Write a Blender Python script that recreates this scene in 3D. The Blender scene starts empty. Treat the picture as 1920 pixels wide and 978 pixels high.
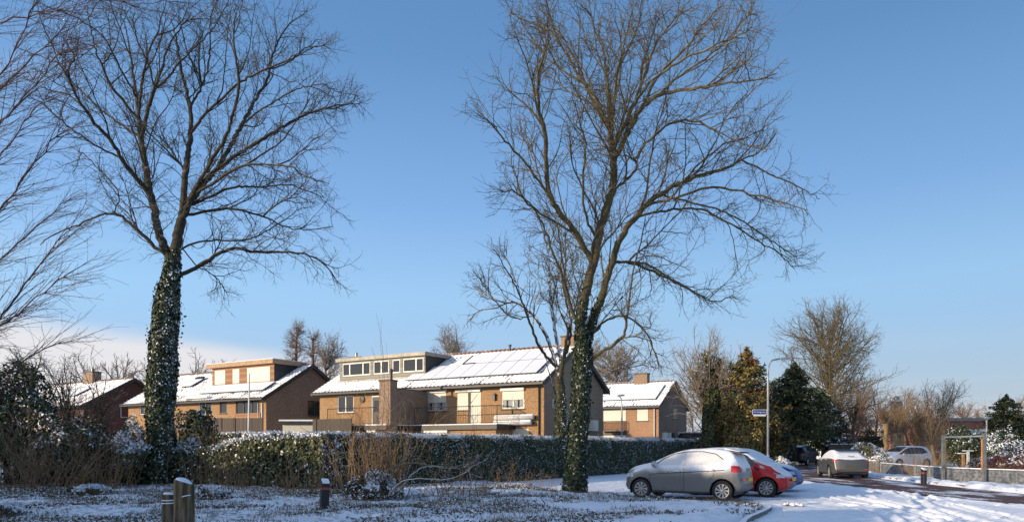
import bpy, math, random
import numpy as np
from mathutils import Vector, Matrix
R = math.radians
C = bpy.context.scene.collection
# ------------------------------------------------------------------ camera, sky, sun, exposure
F, HY, EYE = 1371.0, 835.0, 1.6
cam = bpy.data.cameras.new('camera'); cam_o = bpy.data.objects.new('camera', cam); C.objects.link(cam_o)
cam.sensor_width = 36; cam.lens = 36 * F / 1920; cam.shift_y = (HY - 489) / 1920
cam.clip_start = 0.1; cam.clip_end = 3000
cam_o.location = (0, 0, EYE); cam_o.rotation_euler = (R(90), 0, 0)
bpy.context.scene.camera = cam_o
SUN_D = Vector((-0.872, -0.49, 0)).normalized(); SUN_EL = R(12.5)     # horizontal direction towards the sun
SUN_D = Vector((SUN_D.x * math.cos(SUN_EL), SUN_D.y * math.cos(SUN_EL), math.sin(SUN_EL)))
w = bpy.data.worlds.new('World'); bpy.context.scene.world = w; w.use_nodes = True
nt = w.node_tree; nt.nodes.clear()
sky = nt.nodes.new('ShaderNodeTexSky'); sky.sky_type = 'NISHITA'; sky.sun_disc = False
sky.sun_elevation = SUN_EL; sky.sun_rotation = math.atan2(SUN_D.x, SUN_D.y)
sky.air_density = 1.0; sky.dust_density = 0.3; sky.ozone_density = 2.2; sky.altitude = 0
tc = nt.nodes.new('ShaderNodeTexCoord'); sep = nt.nodes.new('ShaderNodeSeparateXYZ'); nt.links.new(tc.outputs['Generated'], sep.inputs[0])
def wm(op, a, b=None, c=None):
    n = nt.nodes.new('ShaderNodeMath'); n.operation = op
    for i, v in enumerate((a, b, c)):
        if v is None: continue
        if isinstance(v, (int, float)): n.inputs[i].default_value = v
        else: nt.links.new(v, n.inputs[i])
    return n.outputs[0]
def wrange(v, a, b, c=0.0, d=1.0, smooth=True):
    n = nt.nodes.new('ShaderNodeMapRange'); n.interpolation_type = 'SMOOTHSTEP' if smooth else 'LINEAR'
    nt.links.new(v, n.inputs[0])
    for i, q in enumerate((a, b, c, d)): n.inputs[i + 1].default_value = q
    return n.outputs[0]
# thin high cloud: a low bank at the left of the view and a few wisps, laid out by compass direction and height
mp = nt.nodes.new('ShaderNodeMapping'); mp.inputs['Scale'].default_value = (2.2, 2.2, 22); nt.links.new(tc.outputs['Generated'], mp.inputs[0])
no = nt.nodes.new('ShaderNodeTexNoise'); no.inputs['Scale'].default_value = 1.0; no.inputs['Detail'].default_value = 5; nt.links.new(mp.outputs[0], no.inputs[0])
az = wm('ARCTAN2', sep.outputs['X'], sep.outputs['Y'])
top = wm('ADD', wrange(az, -0.62, -0.20, 0.160, 0.118, False), wm('MULTIPLY', wm('SUBTRACT', no.outputs[0], 0.5), 0.035))
bank = wm('MULTIPLY', wrange(wm('SUBTRACT', top, sep.outputs['Z']), -0.004, 0.034), wrange(az, -0.30, -0.16, 1.0, 0.0))
bank = wm('MULTIPLY', bank, wm('ADD', 0.62, wm('MULTIPLY', no.outputs[0], 0.45)))
mp2 = nt.nodes.new('ShaderNodeMapping'); mp2.inputs['Scale'].default_value = (3, 3, 14); mp2.inputs['Rotation'].default_value = (0.3, 0.2, 0); nt.links.new(tc.outputs['Generated'], mp2.inputs[0])
no2 = nt.nodes.new('ShaderNodeTexNoise'); no2.inputs['Scale'].default_value = 1.3; no2.inputs['Detail'].default_value = 6; nt.links.new(mp2.outputs[0], no2.inputs[0])
wisp = wm('MULTIPLY', wm('MULTIPLY', wrange(no2.outputs[0], 0.52, 0.75, 0.0, 0.55), wrange(az, -0.45, -0.62, 0.0, 1.0)), wrange(sep.outputs['Z'], 0.5, 0.3))
low = wm('MULTIPLY', wrange(sep.outputs['Z'], 0.16, 0.02, 0.0, 0.35), wrange(no2.outputs[0], 0.35, 0.7))
cl = wm('MINIMUM', wm('ADD', wm('ADD', bank, wisp), low), 1.0)
mx = nt.nodes.new('ShaderNodeMix'); mx.data_type = 'RGBA'; nt.links.new(cl, mx.inputs[0])
# clear winter air: deep blue overhead paling to a milky horizon, blended with the physical sky
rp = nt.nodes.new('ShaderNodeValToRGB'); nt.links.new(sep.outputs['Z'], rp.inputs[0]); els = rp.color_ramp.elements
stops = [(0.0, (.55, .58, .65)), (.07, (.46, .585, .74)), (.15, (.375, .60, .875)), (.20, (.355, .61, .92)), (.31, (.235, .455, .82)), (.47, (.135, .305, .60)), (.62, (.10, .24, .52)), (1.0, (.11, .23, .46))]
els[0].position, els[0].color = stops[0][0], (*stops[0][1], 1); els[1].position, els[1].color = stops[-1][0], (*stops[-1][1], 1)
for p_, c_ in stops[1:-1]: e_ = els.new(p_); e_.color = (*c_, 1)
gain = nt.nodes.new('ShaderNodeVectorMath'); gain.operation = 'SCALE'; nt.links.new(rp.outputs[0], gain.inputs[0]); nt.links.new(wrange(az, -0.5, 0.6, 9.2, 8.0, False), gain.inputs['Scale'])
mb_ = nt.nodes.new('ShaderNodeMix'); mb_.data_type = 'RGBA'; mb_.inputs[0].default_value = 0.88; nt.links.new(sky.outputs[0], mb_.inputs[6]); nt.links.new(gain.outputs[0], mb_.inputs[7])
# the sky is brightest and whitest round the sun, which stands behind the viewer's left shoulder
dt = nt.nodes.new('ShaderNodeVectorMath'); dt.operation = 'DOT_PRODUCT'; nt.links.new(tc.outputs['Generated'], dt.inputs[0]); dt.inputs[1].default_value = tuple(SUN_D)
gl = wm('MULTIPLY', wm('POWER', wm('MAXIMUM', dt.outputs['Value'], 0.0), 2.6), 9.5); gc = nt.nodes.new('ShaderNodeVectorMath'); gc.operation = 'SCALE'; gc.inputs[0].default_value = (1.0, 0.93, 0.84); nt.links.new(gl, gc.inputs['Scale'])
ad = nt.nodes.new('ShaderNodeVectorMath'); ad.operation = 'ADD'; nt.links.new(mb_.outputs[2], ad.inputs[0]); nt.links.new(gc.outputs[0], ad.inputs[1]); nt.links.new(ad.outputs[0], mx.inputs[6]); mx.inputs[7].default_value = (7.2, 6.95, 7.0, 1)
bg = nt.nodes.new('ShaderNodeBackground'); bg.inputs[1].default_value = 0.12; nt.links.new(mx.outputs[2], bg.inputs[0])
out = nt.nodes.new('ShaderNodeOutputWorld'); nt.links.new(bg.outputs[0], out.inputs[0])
sl = bpy.data.lights.new('sun', 'SUN'); sl.energy = 5.0; sl.angle = R(0.5); sl.color = (1.0, 0.80, 0.56)
so = bpy.data.objects.new('sun', sl); C.objects.link(so); so.location = (-30, -12, 30)
so.rotation_euler = SUN_D.to_track_quat('Z', 'Y').to_euler()
vs = bpy.context.scene.view_settings; vs.view_transform = 'Standard'; vs.look = 'None'; vs.exposure = 0.0; vs.gamma = 1
bpy.context.scene.cycles.max_bounces = 5; bpy.context.scene.cycles.use_denoising = True
bpy.context.scene.cycles.transparent_max_bounces = 8

# ------------------------------------------------------------------ helpers
def P(px, py, Y): return Vector(((px - 960) / F * Y, Y, EYE + (HY - py) / F * Y))
def G(px, py):                                   # a point of level ground seen at this pixel
    Y = EYE * F / (py - HY); return Vector(((px - 960) / F * Y, Y, 0))
def tag(o, label=None, cat=None, group=None, kind=None):
    if label: o['label'] = label
    if cat: o['category'] = cat
    if group: o['group'] = group
    if kind: o['kind'] = kind
    return o
def empty(name, loc, rz=0, label=None, cat=None, group=None):
    o = bpy.data.objects.new(name, None); C.objects.link(o); o.location = loc; o.rotation_euler = (0, 0, rz)
    o.empty_display_size = 0.3
    return tag(o, label, cat, group)
def mesh_np(name, v, f, mats, midx=None, parent=None, smooth=False):
    v = np.asarray(v, np.float32); me = bpy.data.meshes.new(name)
    if isinstance(f, np.ndarray): fl = [f]
    else: fl = [np.asarray(q) for q in f if len(q)]
    me.vertices.add(len(v)); me.vertices.foreach_set('co', v.ravel())
    nl = sum(q.size for q in fl); npol = sum(len(q) for q in fl)
    me.loops.add(nl); me.polygons.add(npol)
    me.loops.foreach_set('vertex_index', np.concatenate([q.ravel() for q in fl]).astype(np.int32))
    tot = np.concatenate([np.full(len(q), q.shape[1]) for q in fl]).astype(np.int32)
    st = np.concatenate([[0], np.cumsum(tot)[:-1]]).astype(np.int32)
    me.polygons.foreach_set('loop_start', st); me.polygons.foreach_set('loop_total', tot)
    if midx is not None: me.polygons.foreach_set('material_index', np.asarray(midx, np.int32))
    if smooth: me.polygons.foreach_set('use_smooth', np.ones(npol, bool))
    me.update(calc_edges=True)
    for m in (mats if isinstance(mats, (list, tuple)) else [mats]): me.materials.append(m)
    o = bpy.data.objects.new(name, me); C.objects.link(o)
    if parent: o.parent = parent
    return o
class MB:
    def __init__(s): s.v = []; s.f = []; s.m = []
    def quad(s, a, b, c, d, m=0):
        n = len(s.v); s.v += [tuple(a), tuple(b), tuple(c), tuple(d)]; s.f.append((n, n + 1, n + 2, n + 3)); s.m.append(m); return s
    def poly(s, pts, m=0):
        n = len(s.v); s.v += [tuple(p) for p in pts]; s.f.append(tuple(range(n, n + len(pts)))); s.m.append(m); return s
    def box(s, x0, x1, y0, y1, z0, z1, m=0):
        n = len(s.v); s.v += [(x, y, z) for z in (z0, z1) for y in (y0, y1) for x in (x0, x1)]
        for q in ((0, 2, 3, 1), (4, 5, 7, 6), (0, 1, 5, 4), (2, 6, 7, 3), (0, 4, 6, 2), (1, 3, 7, 5)):
            s.f.append(tuple(n + i for i in q)); s.m.append(m)
        return s
    def prism(s, poly, a, b, axis='x', m=0):     # poly of 2-D points pushed from a to b along an axis
        def mk(p, t): return {'x': (t, p[0], p[1]), 'y': (p[0], t, p[1]), 'z': (p[0], p[1], t)}[axis]
        n = len(s.v); k = len(poly); s.v += [mk(p, a) for p in poly] + [mk(p, b) for p in poly]
        s.f.append(tuple(range(n, n + k))[::-1]); s.m.append(m); s.f.append(tuple(range(n + k, n + 2 * k))); s.m.append(m)
        for i in range(k):
            j = (i + 1) % k; s.f.append((n + i, n + j, n + k + j, n + k + i)); s.m.append(m)
        return s
    def tube(s, pts, rad, k=8, m=0, cap=True):
        pts = [Vector(p) for p in pts]
        if not hasattr(rad, '__len__'): rad = [rad] * len(pts)
        rings = []
        for i, p in enumerate(pts):
            d = (pts[min(i + 1, len(pts) - 1)] - pts[max(i - 1, 0)]).normalized()
            if i == 0:
                sg = [(b - a).normalized() for a, b in zip(pts, pts[1:]) if (b - a).length > 1e-6]
                ref = max((Vector((0, 0, 1)), Vector((0, 1, 0)), Vector((1, 0, 0)), Vector((.7, .7, 0)), Vector((-.5, .7, .5))), key=lambda q: min(q.cross(t).length for t in sg))
            u = d.cross(ref).normalized(); v = d.cross(u)
            n = len(s.v); rings.append(n)
            for j in range(k):
                a = 2 * math.pi * j / k; s.v.append(tuple(p + rad[i] * (math.cos(a) * u + math.sin(a) * v)))
        for a, b in zip(rings, rings[1:]):
            for j in range(k):
                q = (j + 1) % k; s.f.append((a + j, a + q, b + q, b + j)); s.m.append(m)
        if cap:
            s.f.append(tuple(rings[0] + j for j in range(k))[::-1]); s.m.append(m)
            s.f.append(tuple(rings[-1] + j for j in range(k))); s.m.append(m)
        return s
    def lathe(s, prof, c=(0, 0, 0), axis='z', k=24, m=0):
        rings = []; c = Vector(c)
        for (r, h) in prof:
            n = len(s.v); rings.append(n)
            for j in range(k):
                a = 2 * math.pi * j / k; x, y = r * math.cos(a), r * math.sin(a)
                s.v.append(tuple(c + (Vector((x, y, h)) if axis == 'z' else Vector((x, h, y)))))
        for a, b in zip(rings, rings[1:]):
            for j in range(k):
                q = (j + 1) % k; s.f.append((a + j, a + q, b + q, b + j)); s.m.append(m)
        s.f.append(tuple(rings[0] + j for j in range(k))); s.m.append(m); s.f.append(tuple(rings[-1] + j for j in range(k))); s.m.append(m)
        return s
    def build(s, name, mats, parent=None, smooth=False, bevel=0):
        me = bpy.data.meshes.new(name); me.from_pydata(s.v, [], s.f)
        for m in (mats if isinstance(mats, (list, tuple)) else [mats]): me.materials.append(m)
        me.polygons.foreach_set('material_index', s.m)
        if smooth: me.polygons.foreach_set('use_smooth', [True] * len(s.f))
        me.update()
        o = bpy.data.objects.new(name, me); C.objects.link(o)
        if parent: o.parent = parent
        if bevel:
            b = o.modifiers.new('bevel', 'BEVEL'); b.width = bevel; b.segments = 2; b.limit_method = 'ANGLE'
        return o
def _hash(i, j, seed):
    n = (i.astype(np.int64) * 374761393 + j.astype(np.int64) * 668265263 + seed * 1442695041) & 0xffffffff
    n = ((n ^ (n >> 13)) * 1274126177) & 0xffffffff
    return ((n ^ (n >> 16)) & 0xffff) / 65535.0
def vnoise(x, y, seed=0):
    x = np.asarray(x, float); y = np.asarray(y, float)
    i = np.floor(x); j = np.floor(y); u = x - i; v = y - j; u = u * u * (3 - 2 * u); v = v * v * (3 - 2 * v)
    return (_hash(i, j, seed) * (1 - u) + _hash(i + 1, j, seed) * u) * (1 - v) + (_hash(i, j + 1, seed) * (1 - u) + _hash(i + 1, j + 1, seed) * u) * v
def fbm(x, y, seed=0, o=4):
    s = 0; a = 0.5; f = 1
    for k in range(o): s = s + a * vnoise(np.asarray(x) * f, np.asarray(y) * f, seed + k); a *= 0.5; f *= 2.03
    return s

# ------------------------------------------------------------------ materials
class N:                                         # small node-tree writer
    def __init__(s, name):
        s.m = bpy.data.materials.new(name); s.m.use_nodes = True; s.t = s.m.node_tree; s.t.nodes.clear()
        s.o = s.t.nodes.new('ShaderNodeOutputMaterial'); s.b = s.t.nodes.new('ShaderNodeBsdfPrincipled')
        s.t.links.new(s.b.outputs[0], s.o.inputs[0])
    def n(s, typ, **kw):
        q = s.t.nodes.new('ShaderNode' + typ)
        for k, v in kw.items(): setattr(q, k, v)
        return q
    def set(s, sock, v):
        if isinstance(v, (int, float)): sock.default_value = v
        elif isinstance(v, tuple): sock.default_value = v if len(v) == len(sock.default_value) else tuple(v) + (1,)
        else: s.t.links.new(v, sock)
    def math(s, op, *a):
        q = s.n('Math', operation=op)
        for i, v in enumerate(a): s.set(q.inputs[i], v)
        return q.outputs[0]
    def rng(s, v, a, b, c=0.0, d=1.0):
        q = s.n('MapRange', interpolation_type='SMOOTHSTEP'); s.set(q.inputs[0], v)
        for i, x in enumerate((a, b, c, d)): q.inputs[i + 1].default_value = x
        return q.outputs[0]
    def mix(s, f, a, b):
        q = s.n('Mix', data_type='RGBA'); s.set(q.inputs[0], f); s.set(q.inputs[6], a); s.set(q.inputs[7], b); return q.outputs[2]
    def obj(s): return s.n('TexCoord').outputs['Object']
    def noise(s, scale, detail=4, vec=None, rough=0.55):
        q = s.n('TexNoise'); q.inputs['Scale'].default_value = scale; q.inputs['Detail'].default_value = detail
        q.inputs['Roughness'].default_value = rough
        s.t.links.new(vec if vec is not None else s.obj(), q.inputs['Vector']); return q.outputs[0]
    def sc(s, vec, k):
        q = s.n('Mapping'); q.inputs['Scale'].default_value = k; s.t.links.new(vec, q.inputs[0]); return q.outputs[0]
    def nz(s):
        g = s.n('NewGeometry'); q = s.n('SeparateXYZ'); s.t.links.new(g.outputs['Normal'], q.inputs[0]); return q.outputs['Z']
    def bump(s, h, st=0.3, d=0.02):
        q = s.n('Bump'); q.inputs['Strength'].default_value = st; q.inputs['Distance'].default_value = d
        s.set(q.inputs['Height'], h); s.t.links.new(q.outputs[0], s.b.inputs['Normal'])
    def fin(s, col, rough=0.7, metal=0.0, spec=None):
        s.set(s.b.inputs['Base Color'], col); s.set(s.b.inputs['Roughness'], rough); s.set(s.b.inputs['Metallic'], metal)
        if spec is not None: s.set(s.b.inputs['Specular IOR Level'], spec)
        return s.m
SNOWC = (0.80, 0.82, 0.86)
def plain(name, c, rough=0.6, metal=0.0, var=0.25, scale=3.0, bump=0.0, spec=None):
    k = N(name); n = k.noise(scale, 5)
    c2 = tuple(x * (1 - var) for x in c); c1 = tuple(min(1, x * (1 + var * 0.6)) for x in c)
    if bump: k.bump(k.noise(scale * 9, 4), bump, 0.02)
    return k.fin(k.mix(k.rng(n, 0.3, 0.7), c2, c1), rough, metal, spec)
def snowy(name, c, rough=0.6, lo=0.5, hi=0.8, nscale=4.0, var=0.25, metal=0.0, amount=1.0):   # snow lies where the surface looks up
    k = N(name); n = k.noise(nscale, 4)
    f = k.math('MULTIPLY', k.rng(k.math('ADD', k.nz(), k.math('MULTIPLY', k.math('SUBTRACT', n, 0.5), 0.7)), lo, hi), amount)
    base = k.mix(k.rng(n, 0.3, 0.7), tuple(x * (1 - var) for x in c), tuple(x * (1 + var * .6) for x in c))
    return k.fin(k.mix(f, base, SNOWC), k.math('ADD', rough, 0.0), metal)
def brick(name, c1, c2, mortar=(0.35, 0.31, 0.26), rowh=0.065, bw=0.22):
    k = N(name); s = k.n('SeparateXYZ'); k.t.links.new(k.obj(), s.inputs[0]); cb = k.n('CombineXYZ')
    k.set(cb.inputs[0], k.math('ADD', s.outputs['X'], s.outputs['Y'])); k.set(cb.inputs[1], s.outputs['Z'])
    b = k.n('TexBrick'); k.t.links.new(cb.outputs[0], b.inputs['Vector']); b.inputs['Scale'].default_value = 1
    b.inputs['Brick Width'].default_value = bw; b.inputs['Row Height'].default_value = rowh; b.inputs['Mortar Size'].default_value = 0.008
    k.set(b.inputs['Color1'], c1); k.set(b.inputs['Color2'], c2); k.set(b.inputs['Mortar'], mortar); b.inputs['Bias'].default_value = -0.1
    n = k.noise(0.9, 5); n2 = k.noise(14, 2, k.sc(k.obj(), (1, 1, 3)))
    col = k.mix(k.rng(n, 0.35, 0.75, 0, 0.5), b.outputs[0], tuple(x * 0.6 for x in c1))
    n3 = k.noise(5, 3, k.sc(k.obj(), (1, 1, 2.5))); col = k.mix(k.rng(n2, 0.46, 0.62, 0, 0.85), col, tuple(x * 0.40 for x in c2)); col = k.mix(k.rng(n3, 0.5, 0.7, 0, 0.4), col, tuple(min(1, x * 1.3) for x in c1))
    k.bump(b.outputs['Fac'], -0.4, 0.01); return k.fin(col, 0.9)
def boards(name, c, pitch=0.14, axis='Z', rough=0.7, dark=0.4):
    k = N(name); s = k.n('SeparateXYZ'); k.t.links.new(k.obj(), s.inputs[0])
    co = s.outputs['Z'] if axis == 'Z' else k.math('ADD', s.outputs['X'], s.outputs['Y'])
    q = k.math('FRACT', k.math('DIVIDE', co, pitch)); fl = k.math('FLOOR', k.math('DIVIDE', co, pitch))
    wn = k.n('TexWhiteNoise', noise_dimensions='1D'); k.set(wn.inputs['W'], fl)
    groove = k.math('MAXIMUM', k.rng(q, 0.1, 0.02), k.rng(q, 0.92, 0.99))
    col = k.mix(wn.outputs[0], tuple(x * 0.65 for x in c), tuple(min(1, x * 1.25) for x in c))
    col = k.mix(k.math('MULTIPLY', k.noise(6, 5, k.sc(k.obj(), (0.4, 0.4, 4))), 0.5), col, tuple(x * 0.5 for x in c))
    col = k.mix(k.math('MULTIPLY', groove, 1 - dark * 0.3), col, tuple(x * 0.2 for x in c)); k.bump(groove, -0.6, 0.02)
    return k.fin(col, rough)
def bark(name, c, c2, snow=0.35, lo=0.55, hi=0.85):
    k = N(name); n = k.noise(3.5, 6); v = k.sc(k.obj(), (9, 9, 2)); n2 = k.noise(2.4, 5, v)
    col = k.mix(k.rng(n, 0.4, 0.65), c, c2); col = k.mix(k.rng(n2, 0.45, 0.7, 0, 0.6), col, tuple(x * 0.4 for x in c))
    f = k.math('MULTIPLY', k.rng(k.math('ADD', k.nz(), k.math('MULTIPLY', k.math('SUBTRACT', n, 0.5), 1.2)), lo, hi), snow)
    k.bump(n2, 0.5, 0.03); return k.fin(k.mix(f, col, SNOWC), 0.9)
def leafm(name, c, var=0.5, rough=0.45):
    k = N(name); g = k.n('NewGeometry'); r = g.outputs['Random Per Island']
    n = k.noise(1.2, 3)
    col = k.mix(r, tuple(x * (1 - var) for x in c), tuple(x * (1 + var) for x in c))
    col = k.mix(k.rng(n, 0.4, 0.7, 0, 0.5), col, (c[0] * 1.3, c[1] * 0.95, c[2] * 0.7)); return k.fin(col, rough)
M = {}
k = N('snow'); a = k.noise(2.5, 5); b = k.noise(28, 5)
k.bump(k.math('ADD', a, k.math('MULTIPLY', b, 0.35)), 0.35, 0.03); M['snow'] = k.fin(k.mix(a, (0.74, 0.77, 0.83), (0.84, 0.86, 0.89)), 0.6)
M['snowleaf'] = plain('snow_on_leaves', (0.78, 0.81, 0.86), 0.7, var=0.05)
M['glass'] = plain('window_glass', (0.02, 0.025, 0.03), 0.03, var=0.1, spec=0.9)
M['white'] = plain('white_paint', (0.68, 0.67, 0.62), 0.4, var=0.08)
M['cream'] = plain('cream_shutter', (0.60, 0.58, 0.48), 0.5, var=0.06)
k = N('shutter_slats'); s_ = k.n('SeparateXYZ'); k.t.links.new(k.obj(), s_.inputs[0]); q_ = k.math('FRACT', k.math('DIVIDE', s_.outputs['Z'], 0.05))
k.bump(k.rng(q_, 0.0, 0.35), 0.5, 0.01); M['slats'] = k.fin(k.mix(k.noise(1.3, 3), (0.60, 0.58, 0.49), (0.72, 0.70, 0.60)), 0.5)
M['dark'] = plain('dark_trim', (0.03, 0.025, 0.022), 0.5); M['black'] = plain('black_plastic', (0.012, 0.012, 0.013), 0.45, var=0.1)
M['grey'] = plain('grey_metal', (0.32, 0.34, 0.36), 0.4, 0.6, var=0.15); M['zinc'] = plain('zinc_trim', (0.24, 0.225, 0.19), 0.5, 0.2)
M['panelgrey'] = boards('grey_dormer_cladding', (0.27, 0.26, 0.22), 0.2, 'Z'); M['slate'] = boards('black_slatted_cladding', (0.035, 0.037, 0.04), 0.18, 'Z')
M['brick_y'] = brick('yellow_brown_brick', (0.44, 0.245, 0.10), (0.31, 0.165, 0.07), (0.40, 0.33, 0.24)); M['brick_b'] = brick('brown_brick', (0.36, 0.23, 0.145), (0.24, 0.15, 0.095), (0.42, 0.36, 0.29))
M['brick_r'] = brick('dark_red_brick', (0.17, 0.06, 0.04), (0.11, 0.04, 0.03), (0.14, 0.11, 0.10)); M['brick_o'] = brick('orange_brown_brick', (0.47, 0.25, 0.125), (0.33, 0.17, 0.085), (0.40, 0.33, 0.25))
M['cedar'] = boards('warm_timber_cladding', (0.36, 0.17, 0.075), 0.11, 'Z'); M['fasciawood'] = plain('weathered_timber', (0.40, 0.26, 0.15), 0.7, scale=6)
M['fencewood'] = boards('vertical_fence_boards', (0.17, 0.13, 0.10), 0.13, 'X'); M['brownfence'] = boards('dark_woven_fence', (0.06, 0.045, 0.03), 0.08, 'X')
M['concrete'] = None
# ------------------------------------------------------------------ branching plants
def radii(pos, par, tip, e, minr=None):
    n = len(pos); a = np.zeros(n); kids = np.bincount(par[par >= 0], minlength=n); r = np.zeros(n); te = tip ** e
    order = np.arange(n)[::-1]
    if np.any(par >= np.arange(n)): raise ValueError('order')
    for i in order:
        if a[i] == 0: a[i] = te
        if par[i] >= 0: a[par[i]] += a[i]
    r = a ** (1 / e)
    if minr is not None: r[:len(minr)] = np.maximum(r[:len(minr)], minr)
    return r
def tube_mesh(name, pos, par, r, mat, parent=None, split=(0.012, 0.05)):
    n = len(pos); e = np.where(par >= 0)[0]; p = par[e]
    best = np.full(n, -1); br = np.zeros(n)
    for i in e:
        if r[i] > br[par[i]]: br[par[i]] = r[i]; best[par[i]] = i
    D = np.zeros((n, 3)); D[e] = pos[e] - pos[p]
    hb = best >= 0; D[hb] += pos[best[hb]] - pos[hb]; D /= np.linalg.norm(D, axis=1)[:, None] + 1e-9
    def frame(d):
        ref = np.tile([0.13, 0.97, 0.2], (len(d), 1)); u = np.cross(d, ref); u /= np.linalg.norm(u, axis=1)[:, None] + 1e-9
        return u, np.cross(d, u)
    V = []; Fq = []; base = 0
    for lo, hi, k in ((0, split[0], 3), (split[0], split[1], 5), (split[1], 9, 12)):
        s = e[(r[e] >= lo) & (r[e] < hi)]
        if not len(s): continue
        q = par[s]; main = best[q] == s; ed = pos[s] - pos[q]; ed /= np.linalg.norm(ed, axis=1)[:, None] + 1e-9
        d0 = np.where(main[:, None], D[q], ed); r0 = np.where(main, np.minimum(r[q], r[s] * 1.9), r[s] * 1.12); r1 = r[s]; d1 = D[s]
        ang = np.arange(k) * 2 * math.pi / k; ca = np.cos(ang)[None, :, None]; sa = np.sin(ang)[None, :, None]
        u0, v0 = frame(d0); u1, v1 = frame(d1)
        A = pos[q][:, None] + r0[:, None, None] * (ca * u0[:, None] + sa * v0[:, None])
        B = pos[s][:, None] + r1[:, None, None] * (ca * u1[:, None] + sa * v1[:, None])
        vv = np.concatenate([A, B], 1).reshape(-1, 3); V.append(vv)
        st = base + np.arange(len(s))[:, None] * 2 * k; j = np.arange(k)[None]; j2 = (j + 1) % k
        Fq.append(np.stack([st + j, st + j2, st + k + j2, st + k + j], 2).reshape(-1, 4)); base += len(vv)
    return mesh_np(name, np.vstack(V), np.vstack(Fq), mat, None, parent, smooth=True)
def in_poly(x, y, poly):
    c = np.zeros(len(x), bool); n = len(poly)
    for i in range(n):
        x1, y1 = poly[i]; x2, y2 = poly[(i + 1) % n]
        m = ((y1 > y) != (y2 > y)) & (x < (x2 - x1) * (y - y1) / ((y2 - y1) or 1e-9) + x1); c ^= m
    return c
def resample(pts, step):
    out = [pts[0]]; 
    for a, b in zip(pts, pts[1:]):
        L = (b - a).length; m = max(1, round(L / step))
        out += [a.lerp(b, (i + 1) / m) for i in range(m)]
    return out
def smooth_line(pts, it=2):
    for _ in range(it):
        q = [pts[0]]
        for a, b in zip(pts, pts[1:]): q += [a * 0.75 + b * 0.25, a * 0.25 + b * 0.75]
        pts = q + [pts[-1]]
    return pts
def trunk_limbs(limbs, Y0, seed, Rdepth, step=0.22):
    """limbs: outlines of the main limbs, each given its own distance that drifts away from its parent's"""
    rg = random.Random(seed); pos = []; par = []; mr = []
    for li, (pts, r0, r1) in enumerate(limbs):
        if li == 0:
            pl = smooth_line([P(x, y, Y0) for x, y in pts]); pl[0].z = -0.1; start = None
        else:
            a = P(pts[0][0], pts[0][1], Y0); best = min(range(len(pos)), key=lambda i: (P(pts[0][0], pts[0][1], pos[i].y) - pos[i]).length + 0.12 * abs(pos[i].y - Y0))
            start = best; d = pos[best].y; sl = rg.uniform(-0.62, 0.62)
            if abs(sl) < 0.2: sl = math.copysign(0.3, sl)
            acc = 0; pl = [pos[best].copy()]; prev = Vector(pts[0])
            for x, y in pts[1:]:
                acc = (Vector((x, y)) - prev).length * d / F; prev = Vector((x, y)); d += sl * acc
                d = max(Y0 - Rdepth, min(Y0 + Rdepth, d)); pl.append(P(x, y, d))
            pl = smooth_line(pl)
        pl = resample(pl, step); base = len(pos)
        jit = [Vector((rg.gauss(0, 1), rg.gauss(0, 1), rg.gauss(0, 1))) * (0.018 if li else 0.0) for _ in pl]
        for i, p in enumerate(pl):
            if start is not None and i == 0: continue
            pos.append(p + jit[i]); par.append((start if start is not None else -1) if len(pos) - 1 == base else len(pos) - 2)
            t = i / (len(pl) - 1); mr.append(r0 * (1 - t) ** 0.8 + r1 * (1 - (1 - t) ** 0.8) if li else r0 * (1 - t) + r1 * t)
    return [np.array(p) for p in pos], par, np.array(mr)
def leaf_cloud(name, cen, nrm, size, mats, probs=None, parent=None, seed=0, aspect=0.6, midx=None, droop=0.0, dirv=None):
    """many small folded leaves, one four-cornered face each"""
    rg = np.random.default_rng(seed); n = len(cen); cen = np.asarray(cen, float); nrm = np.asarray(nrm, float)
    nrm = nrm / (np.linalg.norm(nrm, axis=1)[:, None] + 1e-9)
    t = rg.normal(size=(n, 3)) if dirv is None else dirv + 0.35 * rg.normal(size=(n, 3)); t[:, 2] -= droop
    u = t - (t * nrm).sum(1)[:, None] * nrm; u /= np.linalg.norm(u, axis=1)[:, None] + 1e-9; v = np.cross(nrm, u)
    s = (size * rg.uniform(0.6, 1.3, n))[:, None]; f = 0.25 * s * nrm
    V = np.stack([cen - u * s * .5, cen + v * s * aspect * .5 + f * .4 + u * s * .05, cen + u * s * .5 - f * .5, cen - v * s * aspect * .5 + f * .4 + u * s * .05], 1).reshape(-1, 3)
    Fq = np.arange(4 * n).reshape(-1, 4)
    if midx is None: midx = rg.choice(len(mats), n, p=probs) if probs else np.zeros(n, int)
    return mesh_np(name, V, Fq, mats, midx, parent)
def tree_root(name, loc, label, cat='tree', group=None): return empty(name, loc, 0, label, cat, group)
def local(pos, root): return np.asarray(pos, float) - np.array(root.location)[None]
def norm_(v): return v / (np.linalg.norm(v, axis=-1, keepdims=True) + 1e-9)
def sprout(PQ, src, d, L, nseg, rg, wob=.16, up=0.0):
    """grow one branch from every node in src; returns node ids and directions, segment by segment"""
    Pl, Ql = PQ; x = Pl[src]; pr = np.array(src); ids = []; ds = []; newp = []; newq = []; base = len(Pl); nb = len(src); zig = norm_(rg.normal(size=(nb, 3)))
    for s in range(nseg):
        d = norm_(d + wob * rg.normal(size=d.shape) + wob * .7 * zig * (1 if s % 2 else -1) + np.array([0, 0, up])); x = x + d * (L / nseg)[:, None]
        newp.append(x); newq.append(pr); pr = base + s * nb + np.arange(nb); ids.append(pr); ds.append(d)
    return (np.vstack([Pl] + newp), np.concatenate([Ql] + newq)), np.array(ids), np.array(ds)
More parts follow.
